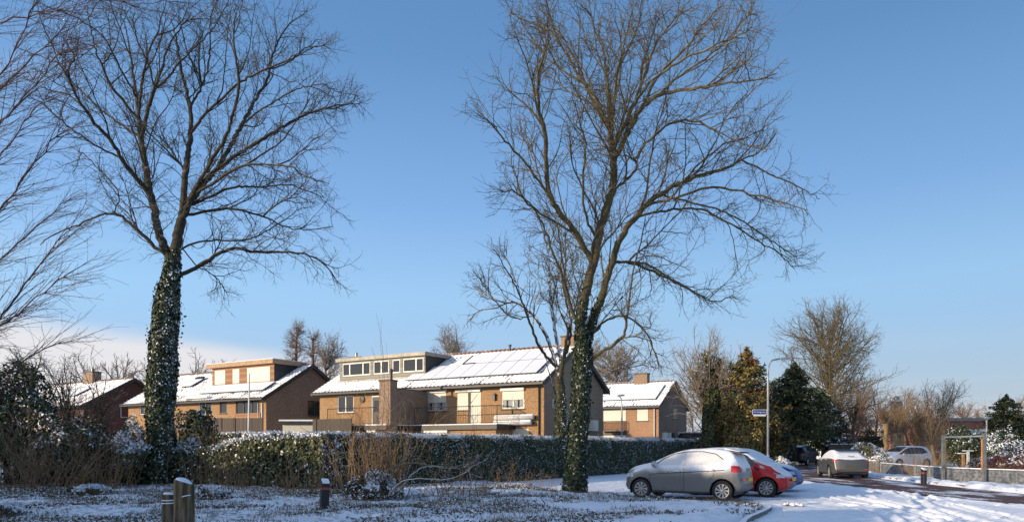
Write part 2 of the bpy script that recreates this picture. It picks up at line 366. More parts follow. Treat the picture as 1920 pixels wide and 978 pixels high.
def side_dir(d, rg, a0=.85, sd=.2, flat=None):
    r = norm_(np.cross(d, norm_(rg.normal(size=d.shape)))); a = rg.normal(a0, sd, len(d))[:, None]; return norm_(np.cos(a) * d + np.sin(a) * r)
def node_dirs(P_, Q_):
    d = np.zeros_like(P_); m = Q_ >= 0; d[m] = P_[m] - P_[Q_[m]]; return norm_(d)
def levels(PQ, src, d, L, rg, seg, specs):
    """specs: one (probability per node, shortest, longest, wobble, upward pull, angle) per further level"""
    n = max(2, int(round(np.median(L) / seg[0]))); PQ, ids, ds = sprout(PQ, src, d, L, n, rg, specs[0][3], specs[0][4])
    for lv, (pr, lo, hi, wob, up, ang) in enumerate(specs[1:]):
        k = ids.shape[0]; t = (np.arange(k)[:, None] + 1) / k + 0 * ids; m = (rg.random(ids.shape) < pr) & (t > .12) ; tip = np.zeros_like(m); tip[-1] = rg.random(ids.shape[1]) < .9; m |= tip
        s_ = ids[m]; dd = side_dir(ds[m], rg, ang, .22); dd[tip[m]] = norm_(ds[m][tip[m]] + .3 * rg.normal(size=(tip[m].sum(), 3)))
        L2 = rg.uniform(lo, hi, len(s_)) * (1.15 - .55 * t[m]); n = max(2, int(round((lo + hi) / 2 / seg[min(lv + 1, len(seg) - 1)]))); PQ, ids, ds = sprout(PQ, s_, dd, L2, n, rg, wob, up)
    return PQ
def bare_mesh(H, Wd, n, seed, step, trunk=0.25, tipr=0.012, low=0.25, shape='round', tw=(0.25, 0.7), stems=1, prob=1.5, e=2.35, up=0.1):
    """a leafless tree grown trunk > limbs > branches > twigs; n sets how rich it is"""
    rg = np.random.default_rng(seed); P_ = []; Q_ = []; src = []; t_ = []; hh = H * (.93 if shape == 'cone' else .72 if shape == 'round' else .42)
    for s in range(stems):
        a = 2 * math.pi * (s + rg.random() * .5) / stems; sp = 0 if stems == 1 else .2; x = np.array([math.cos(a) * sp, math.sin(a) * sp, -.1]); m = 22; d = np.array([math.cos(a) * (.22 if stems > 1 else 0), math.sin(a) * (.22 if stems > 1 else 0), 1.0])
        for i in range(m + 1):
            P_.append(x.copy()); Q_.append(-1 if i == 0 else len(P_) - 2); src.append(len(P_) - 1); t_.append(i / m); d = norm_(d + rg.normal(size=3) * .018 * np.array([1, 1, 0])); x = x + d * hh / m
    P_ = np.array(P_); Q_ = np.array(Q_); src = np.array(src); t_ = np.array(t_); z0 = P_[src][:, 2] / H
    k = max(16, int((n / 26) ** .62 * 3.4)); nt = P_[src]; cz = H * (low + (1 - low) * .48); hz = H - cz; az = rg.uniform(0, 2 * math.pi, k); q = rg.uniform(-.55, 1, k)
    if shape == 'cone':
        tz = H * (low * .8 + (1 - low * .8) * rg.random(k) ** .9); rr_ = Wd / 2 * np.clip(1.12 - (tz / H) ** 1.3, .03, 1) * rg.uniform(.7, 1.1, k); stz = tz - rr_ * rg.uniform(.25, .7, k)
    else:
        el = np.arcsin(q); rr_ = Wd / 2 * np.cos(el) * rg.uniform(.62, 1.05, k); tz = cz + np.where(q > 0, hz, cz - low * H * .9) * np.sin(el) * rg.uniform(.85, 1.03, k)
        stz = tz - rr_ * rg.uniform(.55, 1.0, k) - (.12 * H if shape == 'fan' else 0)
    stz = np.clip(stz, low * H * .8, hh * .98); tip_ = np.stack([rr_ * np.cos(az), rr_ * np.sin(az), tz], 1)
    S_ = src[np.abs(nt[None, :, 2] - stz[:, None]).argmin(1) if stems == 1 else (np.abs(nt[None, :, 2] - stz[:, None]) + .8 * np.linalg.norm(nt[None, :, :2] - tip_[:, None, :2], axis=2)).argmin(1)]
    v = tip_ - P_[S_]; L = np.linalg.norm(v, axis=1); u_ = .035; d = norm_(norm_(v) - np.array([0, 0, .16])[None] * (L / L.max())[:, None])
    Lm = float(np.median(L)); sg = (max(.22, Lm / 9), .3, .25)
    PQ = levels((P_, Q_), S_, d, L, rg, sg, [(0, 0, 0, .11, u_, 0), (.85, Lm * .22, Lm * .55, .14, up * .5, .75), (.75, tw[0] * 1.1, tw[1] * 1.5, .16, up * .4, .8), (.5 * min(1, prob / 1.5), tw[0] * .7, tw[1] * .9, .2, .05, .8)] if n >= 1200 else [(0, 0, 0, .11, u_, 0), (.8, Lm * .22, Lm * .5, .14, up * .5, .75), (.8, tw[0], tw[1] * 1.3, .18, .04, .8)])
    pos, par = PQ; r = radii(pos, par, tipr, e)
    r = np.where(r > tipr * 3, tipr * 3 + (r - tipr * 3) * (trunk - tipr * 3) / max(r.max() - tipr * 3, 1e-6), r)
    if 'TALLY' in globals(): TALLY.append(len(pos))
    return pos, par, r
TALLY = []
BARK = {'tan': bark('bark_tan', (0.13, 0.10, 0.06), (0.14, 0.12, 0.05), 0.2), 'dark': bark('bark_dark', (0.036, 0.028, 0.020), (0.058, 0.050, 0.024), .3), 'olive': bark('bark_mossy', (0.082, 0.060, 0.032), (0.095, 0.085, 0.025), 0.3),
        'grey': bark('bark_grey', (0.21, 0.17, 0.13), (0.25, 0.20, 0.15), 0.2), 'red': bark('bark_reddish', (0.19, 0.11, 0.07), (0.21, 0.14, 0.09), 0.1),
        'yellow': bark('bark_yellow', (0.42, 0.32, 0.10), (0.5, 0.4, 0.16), 0.1), 'straw': bark('dry_stems', (0.30, 0.19, 0.09), (0.20, 0.12, 0.06), 0.15),
        'birch': bark('bark_twig', (0.075, 0.045, 0.045), (0.1, 0.06, 0.05), 0.05), 'snowbark': bark('bark_snowed', (0.040, 0.032, 0.020), (0.062, 0.058, 0.018), 0.8, 0.2, 0.5)}
LEAF = {'ivy': leafm('ivy_leaf', (0.020, 0.034, 0.012), 0.6, 0.35), 'ivy2': leafm('ivy_leaf_light', (0.060, 0.078, 0.022), 0.5, 0.4), 'laurel': leafm('laurel_leaf', (0.05, 0.075, 0.022), 0.55, 0.3),
        'laurel2': leafm('laurel_leaf_pale', (0.11, 0.13, 0.045), 0.4, 0.35), 'ever': leafm('evergreen_leaf', (0.03, 0.045, 0.016), 0.6), 'fir': leafm('fir_needles', (0.035, 0.055, 0.02), 0.5, 0.6),
        'firl': leafm('fir_needles_light', (0.09, 0.10, 0.03), 0.5, 0.6), 'brown': leafm('brown_needles', (0.21, 0.105, 0.04), 0.5, 0.7), 'olive': leafm('olive_needles', (0.24, 0.19, 0.045), 0.5, 0.7),
        'dead': leafm('dead_leaf', (0.16, 0.09, 0.045), 0.5, 0.8), 'red': leafm('red_leaf', (0.12, 0.03, 0.03), 0.5, 0.7)}
def bare_tree(name, label, px, Y, topy, wpx, n, seed, mat='grey', group=None, shape='round', low=0.25, step=0.35, trunk=0.22, tipr=0.014, tw=(0.3, 0.8), stems=1, prob=1.5, cat='bare tree', up=0.1):
    H = EYE + (HY - topy) / F * Y; Wd = wpx / F * Y
    root = tree_root(name, ((px - 960) / F * Y, Y, 0), label, cat, group)
    pos, par, r = bare_mesh(H, Wd, n, seed, step, trunk, tipr, low, shape, tw, stems, prob, up=up)
    # trunk: the thick lower run; crown: everything thinner
    split_tree(pos, par, r, max(0.05, trunk * 0.45), BARK[mat], BARK[mat], root)
    return root, H, Wd
def split_tree(pos, par, r, thr, m1, m2, root):
    big = r >= thr; big &= (par < 0) | True
    # keep every trunk node connected to the root
    for i in range(len(pos)):
        if par[i] >= 0 and not big[par[i]]: big[i] = False
    def sub(mask):
        keep = mask.copy(); e = np.where(mask & (par >= 0))[0]; keep[par[e]] = True
        ids = np.where(keep)[0]; mp_ = np.full(len(pos), -1); mp_[ids] = np.arange(len(ids))
        q = np.where(mask[ids] & (par[ids] >= 0), mp_[par[ids]], -1); rr = r[ids].copy()
        ch = ~mask[ids]
        return pos[ids], q, rr
    a = sub(big); tube_mesh('trunk', *a, m1, root)
    b = sub(~big)
    if (b[1] >= 0).any(): tube_mesh('crown', *b, m2, root)
def conifer(name, label, px, Y, topy, wpx, seed, leafs, probs, group=None, base=0.0, dens=1.0, size=0.28, shape=1.0, ragged=0.35, snow=0.0, cat='conifer', lowz=0.3, tilt=-0.15, nbr=None):
    H = EYE + (HY - topy) / F * Y; Rm = wpx / F * Y / 2; rg = np.random.default_rng(seed)
    root = tree_root(name, ((px - 960) / F * Y, Y, 0), label, cat, group)
    MB().tube([(0, 0, -.1), (0.05, 0, H * .5), (0, 0, H * .93)], [0.16 + H * .01, 0.12, 0.02], 8).build('trunk', BARK['dark'], root, True)
    nb = nbr or int(H * 26 * dens); z = lowz + (H - lowz) * rg.random(nb) ** 0.9; t = (z - lowz) / (H - lowz)
    prof = np.interp(t, [0, .15, .5, .8, 1], [0.85, 1.0, 0.78, 0.40, 0.03]) if shape == 1.0 else np.interp(t, [0, .2, .6, .85, 1], [0.85, 1, 0.95, .6, 0.06])
    L = Rm * prof * rg.uniform(1 - ragged, 1.0 + ragged * 0.35, nb); az = rg.uniform(0, 2 * math.pi, nb)
    C_, D_, N_ = [], [], []
    tp = []; tq = []
    for i in range(nb):
        m = int(5 + L[i] / size * 5.5 * dens); s = rg.random(m) ** 0.6; d = np.array([math.cos(az[i]), math.sin(az[i]), 0])
        side = np.array([-d[1], d[0], 0]); wv = (0.06 + 0.30 * s * (1.15 - s)) * L[i]
        p = d[None] * (s * L[i])[:, None] + side[None] * (rg.normal(size=m) * wv)[:, None]
        p[:, 2] += z[i] + tilt * s * L[i] + 0.12 * L[i] * s ** 3 + rg.normal(size=m) * 0.06 * (1 + L[i] * .3)
        C_.append(p); D_.append(np.tile(d, (m, 1)) + rg.normal(size=(m, 3)) * .35); N_.append(np.tile([0, 0, .45], (m, 1)) + np.tile(d * .4, (m, 1)) + rg.normal(size=(m, 3)) * .8)
        b0 = len(tp); tp += [np.array([0, 0, z[i]]), d * L[i] * .5 + [0, 0, z[i] + tilt * L[i] * .5], d * L[i] * .92 + [0, 0, z[i] + tilt * L[i] * .85]]; tq += [-1, b0, b0 + 1]
    tube_mesh('branches', np.array(tp), np.array(tq), np.full(len(tp), 0.018), BARK['dark'], root)
    Cn = np.vstack(C_); Dn = np.vstack(D_); Nn = np.vstack(N_); mats = [LEAF[l] for l in leafs]; 
    cl = vnoise(Cn[:, 0] * 1.1 + Cn[:, 1] * .9 + seed, Cn[:, 2] * 0.9, seed) + rg.normal(size=len(Cn)) * .13
    cut = np.quantile(cl, np.cumsum(probs)[:-1]); mi = np.digitize(cl, cut)
    if snow: mats = mats + [M['snowleaf']]; mi[rg.random(len(mi)) < snow * (0.4 + 1.2 * (vnoise(Cn[:, 0] * 1.5, Cn[:, 2] * 1.5, seed + 3) > .5))] = len(mats) - 1
    leaf_cloud('foliage', Cn, Nn, size, mats, None, root, seed, 0.34, mi, 0.1, Dn)
    return root
def bush(name, label, cx, cy, rx, ry, h, n, size, leafs, probs, seed, snow=0.1, cat='shrub', group=None, z0=0.0, core=True, lump=0.35, rz=0.0, snowtop=0.7):
    """leaves spread through an uneven mound, thicker towards its skin, with snow on those that lie on top"""
    rg = np.random.default_rng(seed); root = empty(name, (cx, cy, z0), rz, label, cat, group)
    d = rg.normal(size=(n, 3)); d[:, 2] = np.abs(d[:, 2]) ** 1.0 - 0.25; d /= np.linalg.norm(d, axis=1)[:, None]
    lm = 1 - lump + lump * 2 * vnoise(d[:, 0] * 2.2 + seed, d[:, 1] * 2.2 + d[:, 2] * 2.5 + seed, seed)
    s = (1 - 0.45 * rg.random(n) ** 2.2) * lm; p = d * s[:, None] * [rx, ry, h * .62]; p[:, 2] += h * .38; ok = p[:, 2] > 0.02; p = p[ok]; d = d[ok]; s = s[ok]
    nr = d + rg.normal(size=d.shape) * .6; mats = [LEAF[l] for l in leafs] + [M['snowleaf']]
    mi = rg.choice(len(leafs), len(p), p=probs); top_ = (d[:, 2] > 0.35) * snowtop + snow
    mi[rg.random(len(p)) < top_ * (vnoise(p[:, 0] * 3, p[:, 1] * 3 + p[:, 2] * 3, seed + 9) > .35)] = len(leafs)
    leaf_cloud('foliage', p, nr, size, mats, None, root, seed, .6, mi)
    m = MB()
    for q in range(7):
        a = rg.uniform(0, 6.28); m.tube([(0.1 * math.cos(a), .1 * math.sin(a), -.05), (rx * .45 * math.cos(a), ry * .45 * math.sin(a), h * .45), (rx * .8 * math.cos(a + .3), ry * .8 * math.sin(a + .3), h * .72)], [.03, .02, .006], 5)
    m.build('stems', BARK['dark'], root)
    return root
def thicket(name, label, cx, cy, rx, ry, h, n, seed, mat, cat='bare shrub', group=None, lean=0.25, side=3, r0=0.012, z0=0.0):
    rg = np.random.default_rng(seed); root = empty(name, (cx, cy, z0), 0, label, cat, group); pos = []; par = []; rr = []
    for i in range(n):
        x = np.array([rg.normal() * rx * .45, rg.normal() * ry * .45, -0.03]); d = np.array([x[0] / max(rx, .1) * lean * 1.6 + rg.normal() * lean, x[1] / max(ry, .1) * lean * 1.6 + rg.normal() * lean, 1.0]); d /= np.linalg.norm(d)
        L = h * rg.uniform(.45, 1.1); m = 7; idx = []
        for j in range(m + 1):
            pos.append(x.copy()); par.append(-1 if j == 0 else len(pos) - 2); rr.append(r0 * (1.15 - j / m)); idx.append(len(pos) - 1)
            d = d + rg.normal(size=3) * .10; d /= np.linalg.norm(d); x = x + d * L / m
        for q in range(side):
            b = idx[int(rg.integers(2, m))]; y = pos[b].copy(); dd = rg.normal(size=3); dd[2] = abs(dd[2]) + .5; dd /= np.linalg.norm(dd); l = L * rg.uniform(.12, .32); pr = b
            for j in range(3):
                y = y + dd * l / 3; dd = dd + rg.normal(size=3) * .25; dd /= np.linalg.norm(dd); pos.append(y.copy()); par.append(pr); pr = len(pos) - 1; rr.append(r0 * .42 * (1.1 - j / 3))
    tube_mesh('stems', np.array(pos), np.array(par), np.array(rr), BARK[mat], root); return root
# ------------------------------------------------------------------ ground, road, kerbs
ROAD = [(17.0, -6, 2.2), (16.0, 8, 2.1), (15.4, 16, 2.0), (15.2, 21, 1.95), (15.1, 26, 2.1), (15.2, 31, 2.25), (15.8, 38, 2.5), (17.9, 46, 2.8), (21.6, 55, 3.0), (28, 66, 3.0), (40, 84, 3), (60, 110, 3)]
VERGE = [(-60, -20), (2.2, -20), (3.2, 8), (4.4, 14.6), (6.0, 17.3), (6.5, 18.6), (6.35, 19.7), (5.2, 20.5), (3.4, 21.7), (2.2, 22.9), (1.4, 24.4), (1.2, 27), (-.8, 31), (6.0, 42), (13, 54), (13, 60), (-80, 60), (-80, -20)]
def seg_dist(x, y, pts):
    best = np.full(x.shape, 1e9); wv = np.zeros(x.shape); al = np.zeros(x.shape); acc = 0
    for a, b in zip(pts, pts[1:]):
        dx, dy = b[0] - a[0], b[1] - a[1]; L = math.hypot(dx, dy); t = np.clip(((x - a[0]) * dx + (y - a[1]) * dy) / L ** 2, 0, 1)
        d = np.hypot(x - a[0] - t * dx, y - a[1] - t * dy); m = d < best; best[m] = d[m]
        if len(a) > 2: wv[m] = (a[2] + t * (b[2] - a[2]))[m]
        al[m] = (acc + t * L)[m]; acc += L
    return best, wv, al
def axis(parts):
    o = []
    for a, b, s in parts: o += list(np.arange(a, b, s))
    return np.array(o + [parts[-1][1]])
gx = axis([(-900, -200, 60), (-200, -60, 12), (-60, -20, 1.2), (-20, -11, .2), (-11, 2.5, .085), (2.5, 7, .08), (7, 16, .048), (16, 17, .07), (17, 24, .1), (24, 40, .6), (40, 120, 6), (120, 900, 60)])
gy = axis([(-200, -20, 15), (-20, 8, 2), (8, 13, .12), (13, 25, .055), (25, 28, .08), (28, 46, .14), (46, 70, .6), (70, 200, 8), (200, 1500, 80)])
X, Y = np.meshgrid(gx, gy)
rd, rw, ra = seg_dist(X, Y, ROAD)
verge = np.zeros(X.shape, bool); verge = in_poly(X.ravel(), Y.ravel(), VERGE).reshape(X.shape)
vd, _, _ = seg_dist(X, Y, VERGE)
fine = (np.abs(X) < 60) & (Y < 90)
z = 0.02 + 0.012 * fbm(X * 1.3, Y * 1.3, 5) * fine
vz = 0.05 + 0.16 * (fbm(X * .8, Y * .8, 1) - .45) + 0.10 * (fbm(X * 3.1, Y * 3.1, 2) - .4) + 0.05 * (vnoise(X * 9, Y * 9, 3) - .4)
z = np.where(verge, z + np.clip(vd / .6, 0, 1) * np.maximum(vz, -.02) * fine + .05 * fine * np.clip(vd / .15, 0, 1), z)
park = (~verge) & (X > 1) & (X < 21) & (Y > 8) & (Y < 34)
# footprints and churned snow, wheel tracks
z += np.where(park, 0.03 * np.clip(vnoise(X * 3.3, Y * 3.3, 31) - .6, 0, 1) * 2 - 0.03 * np.clip((vnoise(X * 5.5, Y * 3.8, 33) - .74) * 12, 0, 1), 0)
TR = [[(8.4, 10), (9.4, 15), (10.3, 19), (10.6, 22), (12.2, 25)], [(9.2, 10), (10.5, 15), (11.6, 19), (12.0, 22), (12.9, 24.5)], [(8.8, 12), (9.9, 16), (11.0, 20), (13.3, 23.5)],
      [(10.2, 11), (10.7, 15.5), (11.3, 16.8), (11.5, 19), (12.6, 22)], [(12.4, 12), (12.7, 15), (13.6, 17.2), (13.2, 19.2), (14.2, 20.2)], [(9.0, 14.5), (9.5, 18), (9.3, 21), (10.0, 24)],
      [(6.5, 12), (8.3, 16), (9.0, 18.5), (8.6, 20.5)], [(11.6, 14.4), (13.3, 16.8), (15.0, 20)], [(7.6, 12.4), (8.9, 15.4), (10.0, 19.6), (10.4, 24)]]
for i, t in enumerate(TR):
    pts = smooth_line([Vector((a, b, 0)) for a, b in t], 3); d, _, al = seg_dist(X, Y, [(p.x, p.y) for p in pts])
    wdt = .085 if i % 2 else .11; brk = vnoise(al * .7, al * 0 + i, 50 + i) > .22
    z += np.where(park & brk, -0.06 * np.exp(-(d / wdt) ** 4) + 0.04 * np.exp(-((d - wdt * 1.9) / .06) ** 2), 0)
inr = rd < rw
edge = rd - rw
spill = .10 * np.clip(fbm(X * 2.2, Y * 2.2, 18) - .45, 0, 1)
ridge = np.exp(-((edge - .28) / .2) ** 2) * (0.04 + .13 * np.clip(fbm(X * 1.8, Y * 1.8, 8) - .35, 0, 1)) * (edge > 0) * fine
z = np.where(inr, -0.03, z + ridge)
side = (X > 16.9) & (X < 20.6) & (Y > 18) & (Y < 46) & ~inr
z += np.where(side, 0.16 * np.clip(fbm(X * 2.4, Y * 1.6, 12) - .40, 0, 1) * 2.0 + .04, 0)
z = np.where(~fine & ~inr, np.minimum(z, .03), z)
nyy, nxx = X.shape; idx = np.arange(nyy * nxx).reshape(nyy, nxx)
Fq = np.stack([idx[:-1, :-1], idx[:-1, 1:], idx[1:, 1:], idx[1:, :-1]], 2).reshape(-1, 4)
k = N('ground_snow'); o = k.obj(); n1 = k.noise(0.55, 5); n2 = k.noise(5.5, 6); n3 = k.noise(26, 4)
soil = k.mix(n3, (0.045, 0.035, 0.022), (0.12, 0.085, 0.05))
att = k.n('Attribute', attribute_name='verge'); vf = att.outputs['Fac']
f = k.math('MULTIPLY', vf, k.rng(k.math('ADD', k.math('MULTIPLY', n1, .55), k.math('MULTIPLY', n2, .75)), 0.62, 0.76))
f = k.math('MULTIPLY', f, k.rng(n3, 0.36, 0.56))
f = k.math('MAXIMUM', f, k.math('MULTIPLY', k.math('MULTIPLY', vf, k.rng(n3, .55, .7)), 0.5))
sn = k.mix(k.noise(3, 4), (0.74, 0.77, 0.83), (0.84, 0.86, 0.89))
k.bump(k.math('ADD', n2, k.math('MULTIPLY', n3, .5)), 0.5, 0.05)
gm = k.fin(k.mix(f, sn, soil), 0.65)
go = mesh_np('ground', np.stack([X.ravel(), Y.ravel(), z.ravel()], 1), Fq, gm, smooth=True); tag(go, kind='structure')
at = go.data.attributes.new('verge', 'FLOAT', 'POINT'); at.data.foreach_set('value', (verge * np.clip(vd / .5, 0, 1) * np.interp(X, [-4, 1.5], [1, .25])).ravel().astype(np.float32))
def gh(x, y):
    i = np.clip(np.searchsorted(gx, x) - 1, 0, nxx - 2); j = np.clip(np.searchsorted(gy, y) - 1, 0, nyy - 2)
    return z[j, i]
# the road: brown brick paving showing through patches of thin snow
pts = smooth_line([Vector((a, b, c)) for a, b, c in ROAD], 2); m = MB(); L_, R_ = [], []
for i, p in enumerate(pts):
    d = (pts[min(i + 1, len(pts) - 1)] - pts[max(i - 1, 0)]); d.z = 0; d.normalize(); nn = Vector((d.y, -d.x, 0)); q = Vector((p.x, p.y, -0.004))
    L_.append(q - nn * (p.z + .25)); R_.append(q + nn * (p.z + .25))
for i in range(len(pts) - 1): m.quad(L_[i], R_[i], R_[i + 1], L_[i + 1])
k = N('road_bricks'); b = k.n('TexBrick'); k.t.links.new(k.obj(), b.inputs['Vector']); b.inputs['Scale'].default_value = 1
b.inputs['Brick Width'].default_value = .21; b.inputs['Row Height'].default_value = .105; b.inputs['Mortar Size'].default_value = .008
k.set(b.inputs['Color1'], (0.20, 0.085, 0.06)); k.set(b.inputs['Color2'], (0.14, 0.062, 0.05)); k.set(b.inputs['Mortar'], (0.04, 0.035, 0.03))
s1 = k.noise(1.0, 6, k.sc(k.obj(), (0.9, 0.30, 1)), 0.62); s2 = k.noise(11, 4); f = k.rng(k.math('ADD', k.math('MULTIPLY', s1, 0.8), k.math('MULTIPLY', s2, .25)), 0.53, 0.61)
k.bump(k.math('ADD', f, k.math('MULTIPLY', s2, .3)), .4, .03)
rm = k.fin(k.mix(f, k.mix(k.math('MULTIPLY', k.noise(3, 4), .7), b.outputs[0], (0.05, 0.035, 0.03)), (0.78, 0.8, 0.85)), k.math('ADD', 0.8, k.math('MULTIPLY', f, .1)), 0.0, .25)
tag(m.build('road', rm), kind='structure')
# kerb stones of the verge (their dark edge shows where the snow has slid off)
kc = snowy('kerb_concrete', (0.16, 0.15, 0.14), .8, .75, .98, 7)
def kerb(pts, h, w_, label):
    m = MB(); pl = smooth_line([Vector((a, b, 0)) for a, b in pts], 2); l_, r_ = [], []
    for i, p in enumerate(pl):
        d = (pl[min(i + 1, len(pl) - 1)] - pl[max(i - 1, 0)]).normalized(); nn = Vector((d.y, -d.x, 0)); l_.append(p - nn * w_ / 2); r_.append(p + nn * w_ / 2)
    for i in range(len(pl) - 1):
        t = Vector((0, 0, h)); bt = Vector((0, 0, -.1)); m.quad(l_[i] + t, r_[i] + t, r_[i + 1] + t, l_[i + 1] + t); m.quad(r_[i] + bt, r_[i + 1] + bt, r_[i + 1] + t, r_[i] + t); m.quad(l_[i + 1] + bt, l_[i] + bt, l_[i] + t, l_[i + 1] + t)
    tag(m.build('kerb', kc), kind='structure')
kerb([(3.3, 10), (4.45, 14.5), (6.08, 17.35), (6.55, 18.6)], .115, .12, '')
kerb([(17.62, 14), (17.48, 17), (17.26, 21), (17.3, 26), (17.56, 31), (18.4, 38), (20.3, 45)], .10, .12, '')
# low tufts, dead leaves and stalks over the verge: nobody could count them
rg = np.random.default_rng(4)
def verge_pts(n, x0, x1, y0, y1, thr, seed):
    x = rg.uniform(x0, x1, n); y = y0 + (y1 - y0) * rg.random(n) ** .8; m = in_poly(x, y, VERGE) & (fbm(x * .7 + seed, y * .7, seed) > thr + .09 * np.clip((x + 1.5) / 3, 0, 1) * (np.abs(y - 20.5) > 1.6)); return x[m], y[m]
def grass(name, x, y, h, wd, mat, seed, lean=.5, group=None):
    r = np.random.default_rng(seed); n = len(x); b = np.stack([x, y, gh(x, y) - .01], 1); d = r.normal(size=(n, 3)) * lean; d[:, 2] = 1; d /= np.linalg.norm(d, axis=1)[:, None]
    L = (h * r.uniform(.35, 1.3, n))[:, None]; s = r.normal(size=(n, 3)); s[:, 2] = 0; s /= np.linalg.norm(s, axis=1)[:, None] + 1e-9; s *= wd
    mid = b + d * L * .6; d2 = d + r.normal(size=(n, 3)) * .35; tip = mid + d2 * L * .45
    V = np.stack([b - s, b + s, mid + s * .8, mid - s * .8, tip], 1).reshape(-1, 3); i = np.arange(n)[:, None] * 5
    return mesh_np(name, V, [i + np.array([[0, 1, 2, 3]]), i + np.array([[3, 2, 4]])], mat)
x, y = verge_pts(120000, -19, 8, 9, 27, .46, 3)
tag(grass('dead_grass', x, y, .11, .0045, [plain('grass_dead', (0.13, 0.10, 0.055), .9, var=.5, scale=8)], 1), 'low frosted grass and dead stalks over the snowy verge', 'grass', kind='stuff')
x, y = verge_pts(110000, -22, 7, 9, 27, .485, 6); zc = gh(x, y) + rg.random(len(x)) * .07
nn = rg.normal(size=(len(x), 3)) * .8; nn[:, 2] = abs(nn[:, 2]) + .3; mi = rg.choice(4, len(x), p=[.32, .30, .08, .30])
tag(leaf_cloud('ground_cover', np.stack([x, y, zc], 1), nn, .062, [LEAF['ever'], LEAF['dead'], LEAF['ivy2'], M['snowleaf']], None, None, 7, .6, mi), 'fallen leaves and small ground plants poking through the snow', 'ground cover', kind='stuff')
# ------------------------------------------------------------------ houses
ROOFM = None
def roof_mat(name, thin, cover=1.0):
    """snow over dark pantiles; the tiles show where it has slid off the crests"""
    k = N(name); s = k.n('SeparateXYZ'); k.t.links.new(k.obj(), s.inputs[0])
    n = k.noise(1.1, 5); n2 = k.noise(9, 4)
    q = k.math('FRACT', k.math('DIVIDE', s.outputs['X'], 0.3)); wv = k.math('ABSOLUTE', k.math('SUBTRACT', q, .5))
    row = k.math('FRACT', k.math('DIVIDE', s.outputs['Y'], 0.3)); rw_ = k.rng(row, .0, .22, 1, 0)
    v = k.math('ADD', k.math('MULTIPLY', n, .9), k.math('ADD', k.math('MULTIPLY', wv, .55), k.math('MULTIPLY', rw_, -.10)))
    v = k.math('ADD', v, k.math('MULTIPLY', n2, .22)); f = k.rng(v, thin, thin + .10)
    return k.fin(k.mix(f, (0.045, 0.04, 0.042), (0.80, 0.82, 0.86)), .65)
M['roof_a'] = roof_mat('snow_on_tiles_thick', 0.49); M['roof_b'] = roof_mat('snow_on_tiles_thin', 0.56)
def tiles(parent, x0, x1, ye, yr, ze, zr, mat, name='roof_slope', flip=False, thick=.16):
    """one pantiled slope from the eave (ye, ze) to the ridge (yr, zr): waves across, a step at every row"""
    nx = int((x1 - x0) / .06); xs = np.linspace(x0, x1, nx + 1); L = math.hypot(yr - ye, zr - ze); rows = int(L / .3); ts = []
    for r_ in range(rows): ts += [(r_ / rows, .035), ((r_ + .97) / rows, 0.0)]
    ts.append((1, 0)); t = np.array([a for a, _ in ts]); o = np.array([b for _, b in ts])
    sg = 1 if yr > ye else -1; ny, nz_ = -(zr - ze) / L * sg, abs(yr - ye) / L
    ph = (xs / .3) * 2 * math.pi; wv = .028 * np.cos(ph)
    T, Xx = np.meshgrid(t, xs, indexing='ij'); O = o[:, None] + wv[None]
    Yy = ye + (yr - ye) * T + ny * O; Z = ze + (zr - ze) * T + nz_ * O
    ni, nj = T.shape; id_ = np.arange(ni * nj).reshape(ni, nj); q = np.stack([id_[:-1, :-1], id_[:-1, 1:], id_[1:, 1:], id_[1:, :-1]], 2).reshape(-1, 4)
    if sg < 0: q = q[:, ::-1]
    return mesh_np(name, np.stack([Xx.ravel(), Yy.ravel(), Z.ravel()], 1), q, mat, None, parent, smooth=False)
def wall_face(mb, axis_, c, a0, a1, z0, z1, ops, rev, m=0):
    """a wall face with real openings: axis 'x' spans x at y=c, 'y' spans y at x=c; rev is the reveal depth (signed)"""
    A = sorted({a0, a1, *[o[0] for o in ops], *[o[1] for o in ops]}); Zs = sorted({z0, z1, *[o[2] for o in ops], *[o[3] for o in ops]})
    p = (lambda a, z, d=0: (a, c + d, z)) if axis_ == 'x' else (lambda a, z, d=0: (c + d, a, z))
    for i in range(len(A) - 1):
        for j in range(len(Zs) - 1):
            ca, cz = (A[i] + A[i + 1]) / 2, (Zs[j] + Zs[j + 1]) / 2
            if any(o[0] < ca < o[1] and o[2] < cz < o[3] for o in ops): continue
            mb.quad(p(A[i], Zs[j]), p(A[i + 1], Zs[j]), p(A[i + 1], Zs[j + 1]), p(A[i], Zs[j + 1]), m)
    for (u0, u1, v0, v1) in ops:
        for a, b in (((u0, v0), (u1, v0)), ((u1, v0), (u1, v1)), ((u1, v1), (u0, v1)), ((u0, v1), (u0, v0))):
            mb.quad(p(a[0], a[1]), p(b[0], b[1]), p(b[0], b[1], rev), p(a[0], a[1], rev), m)
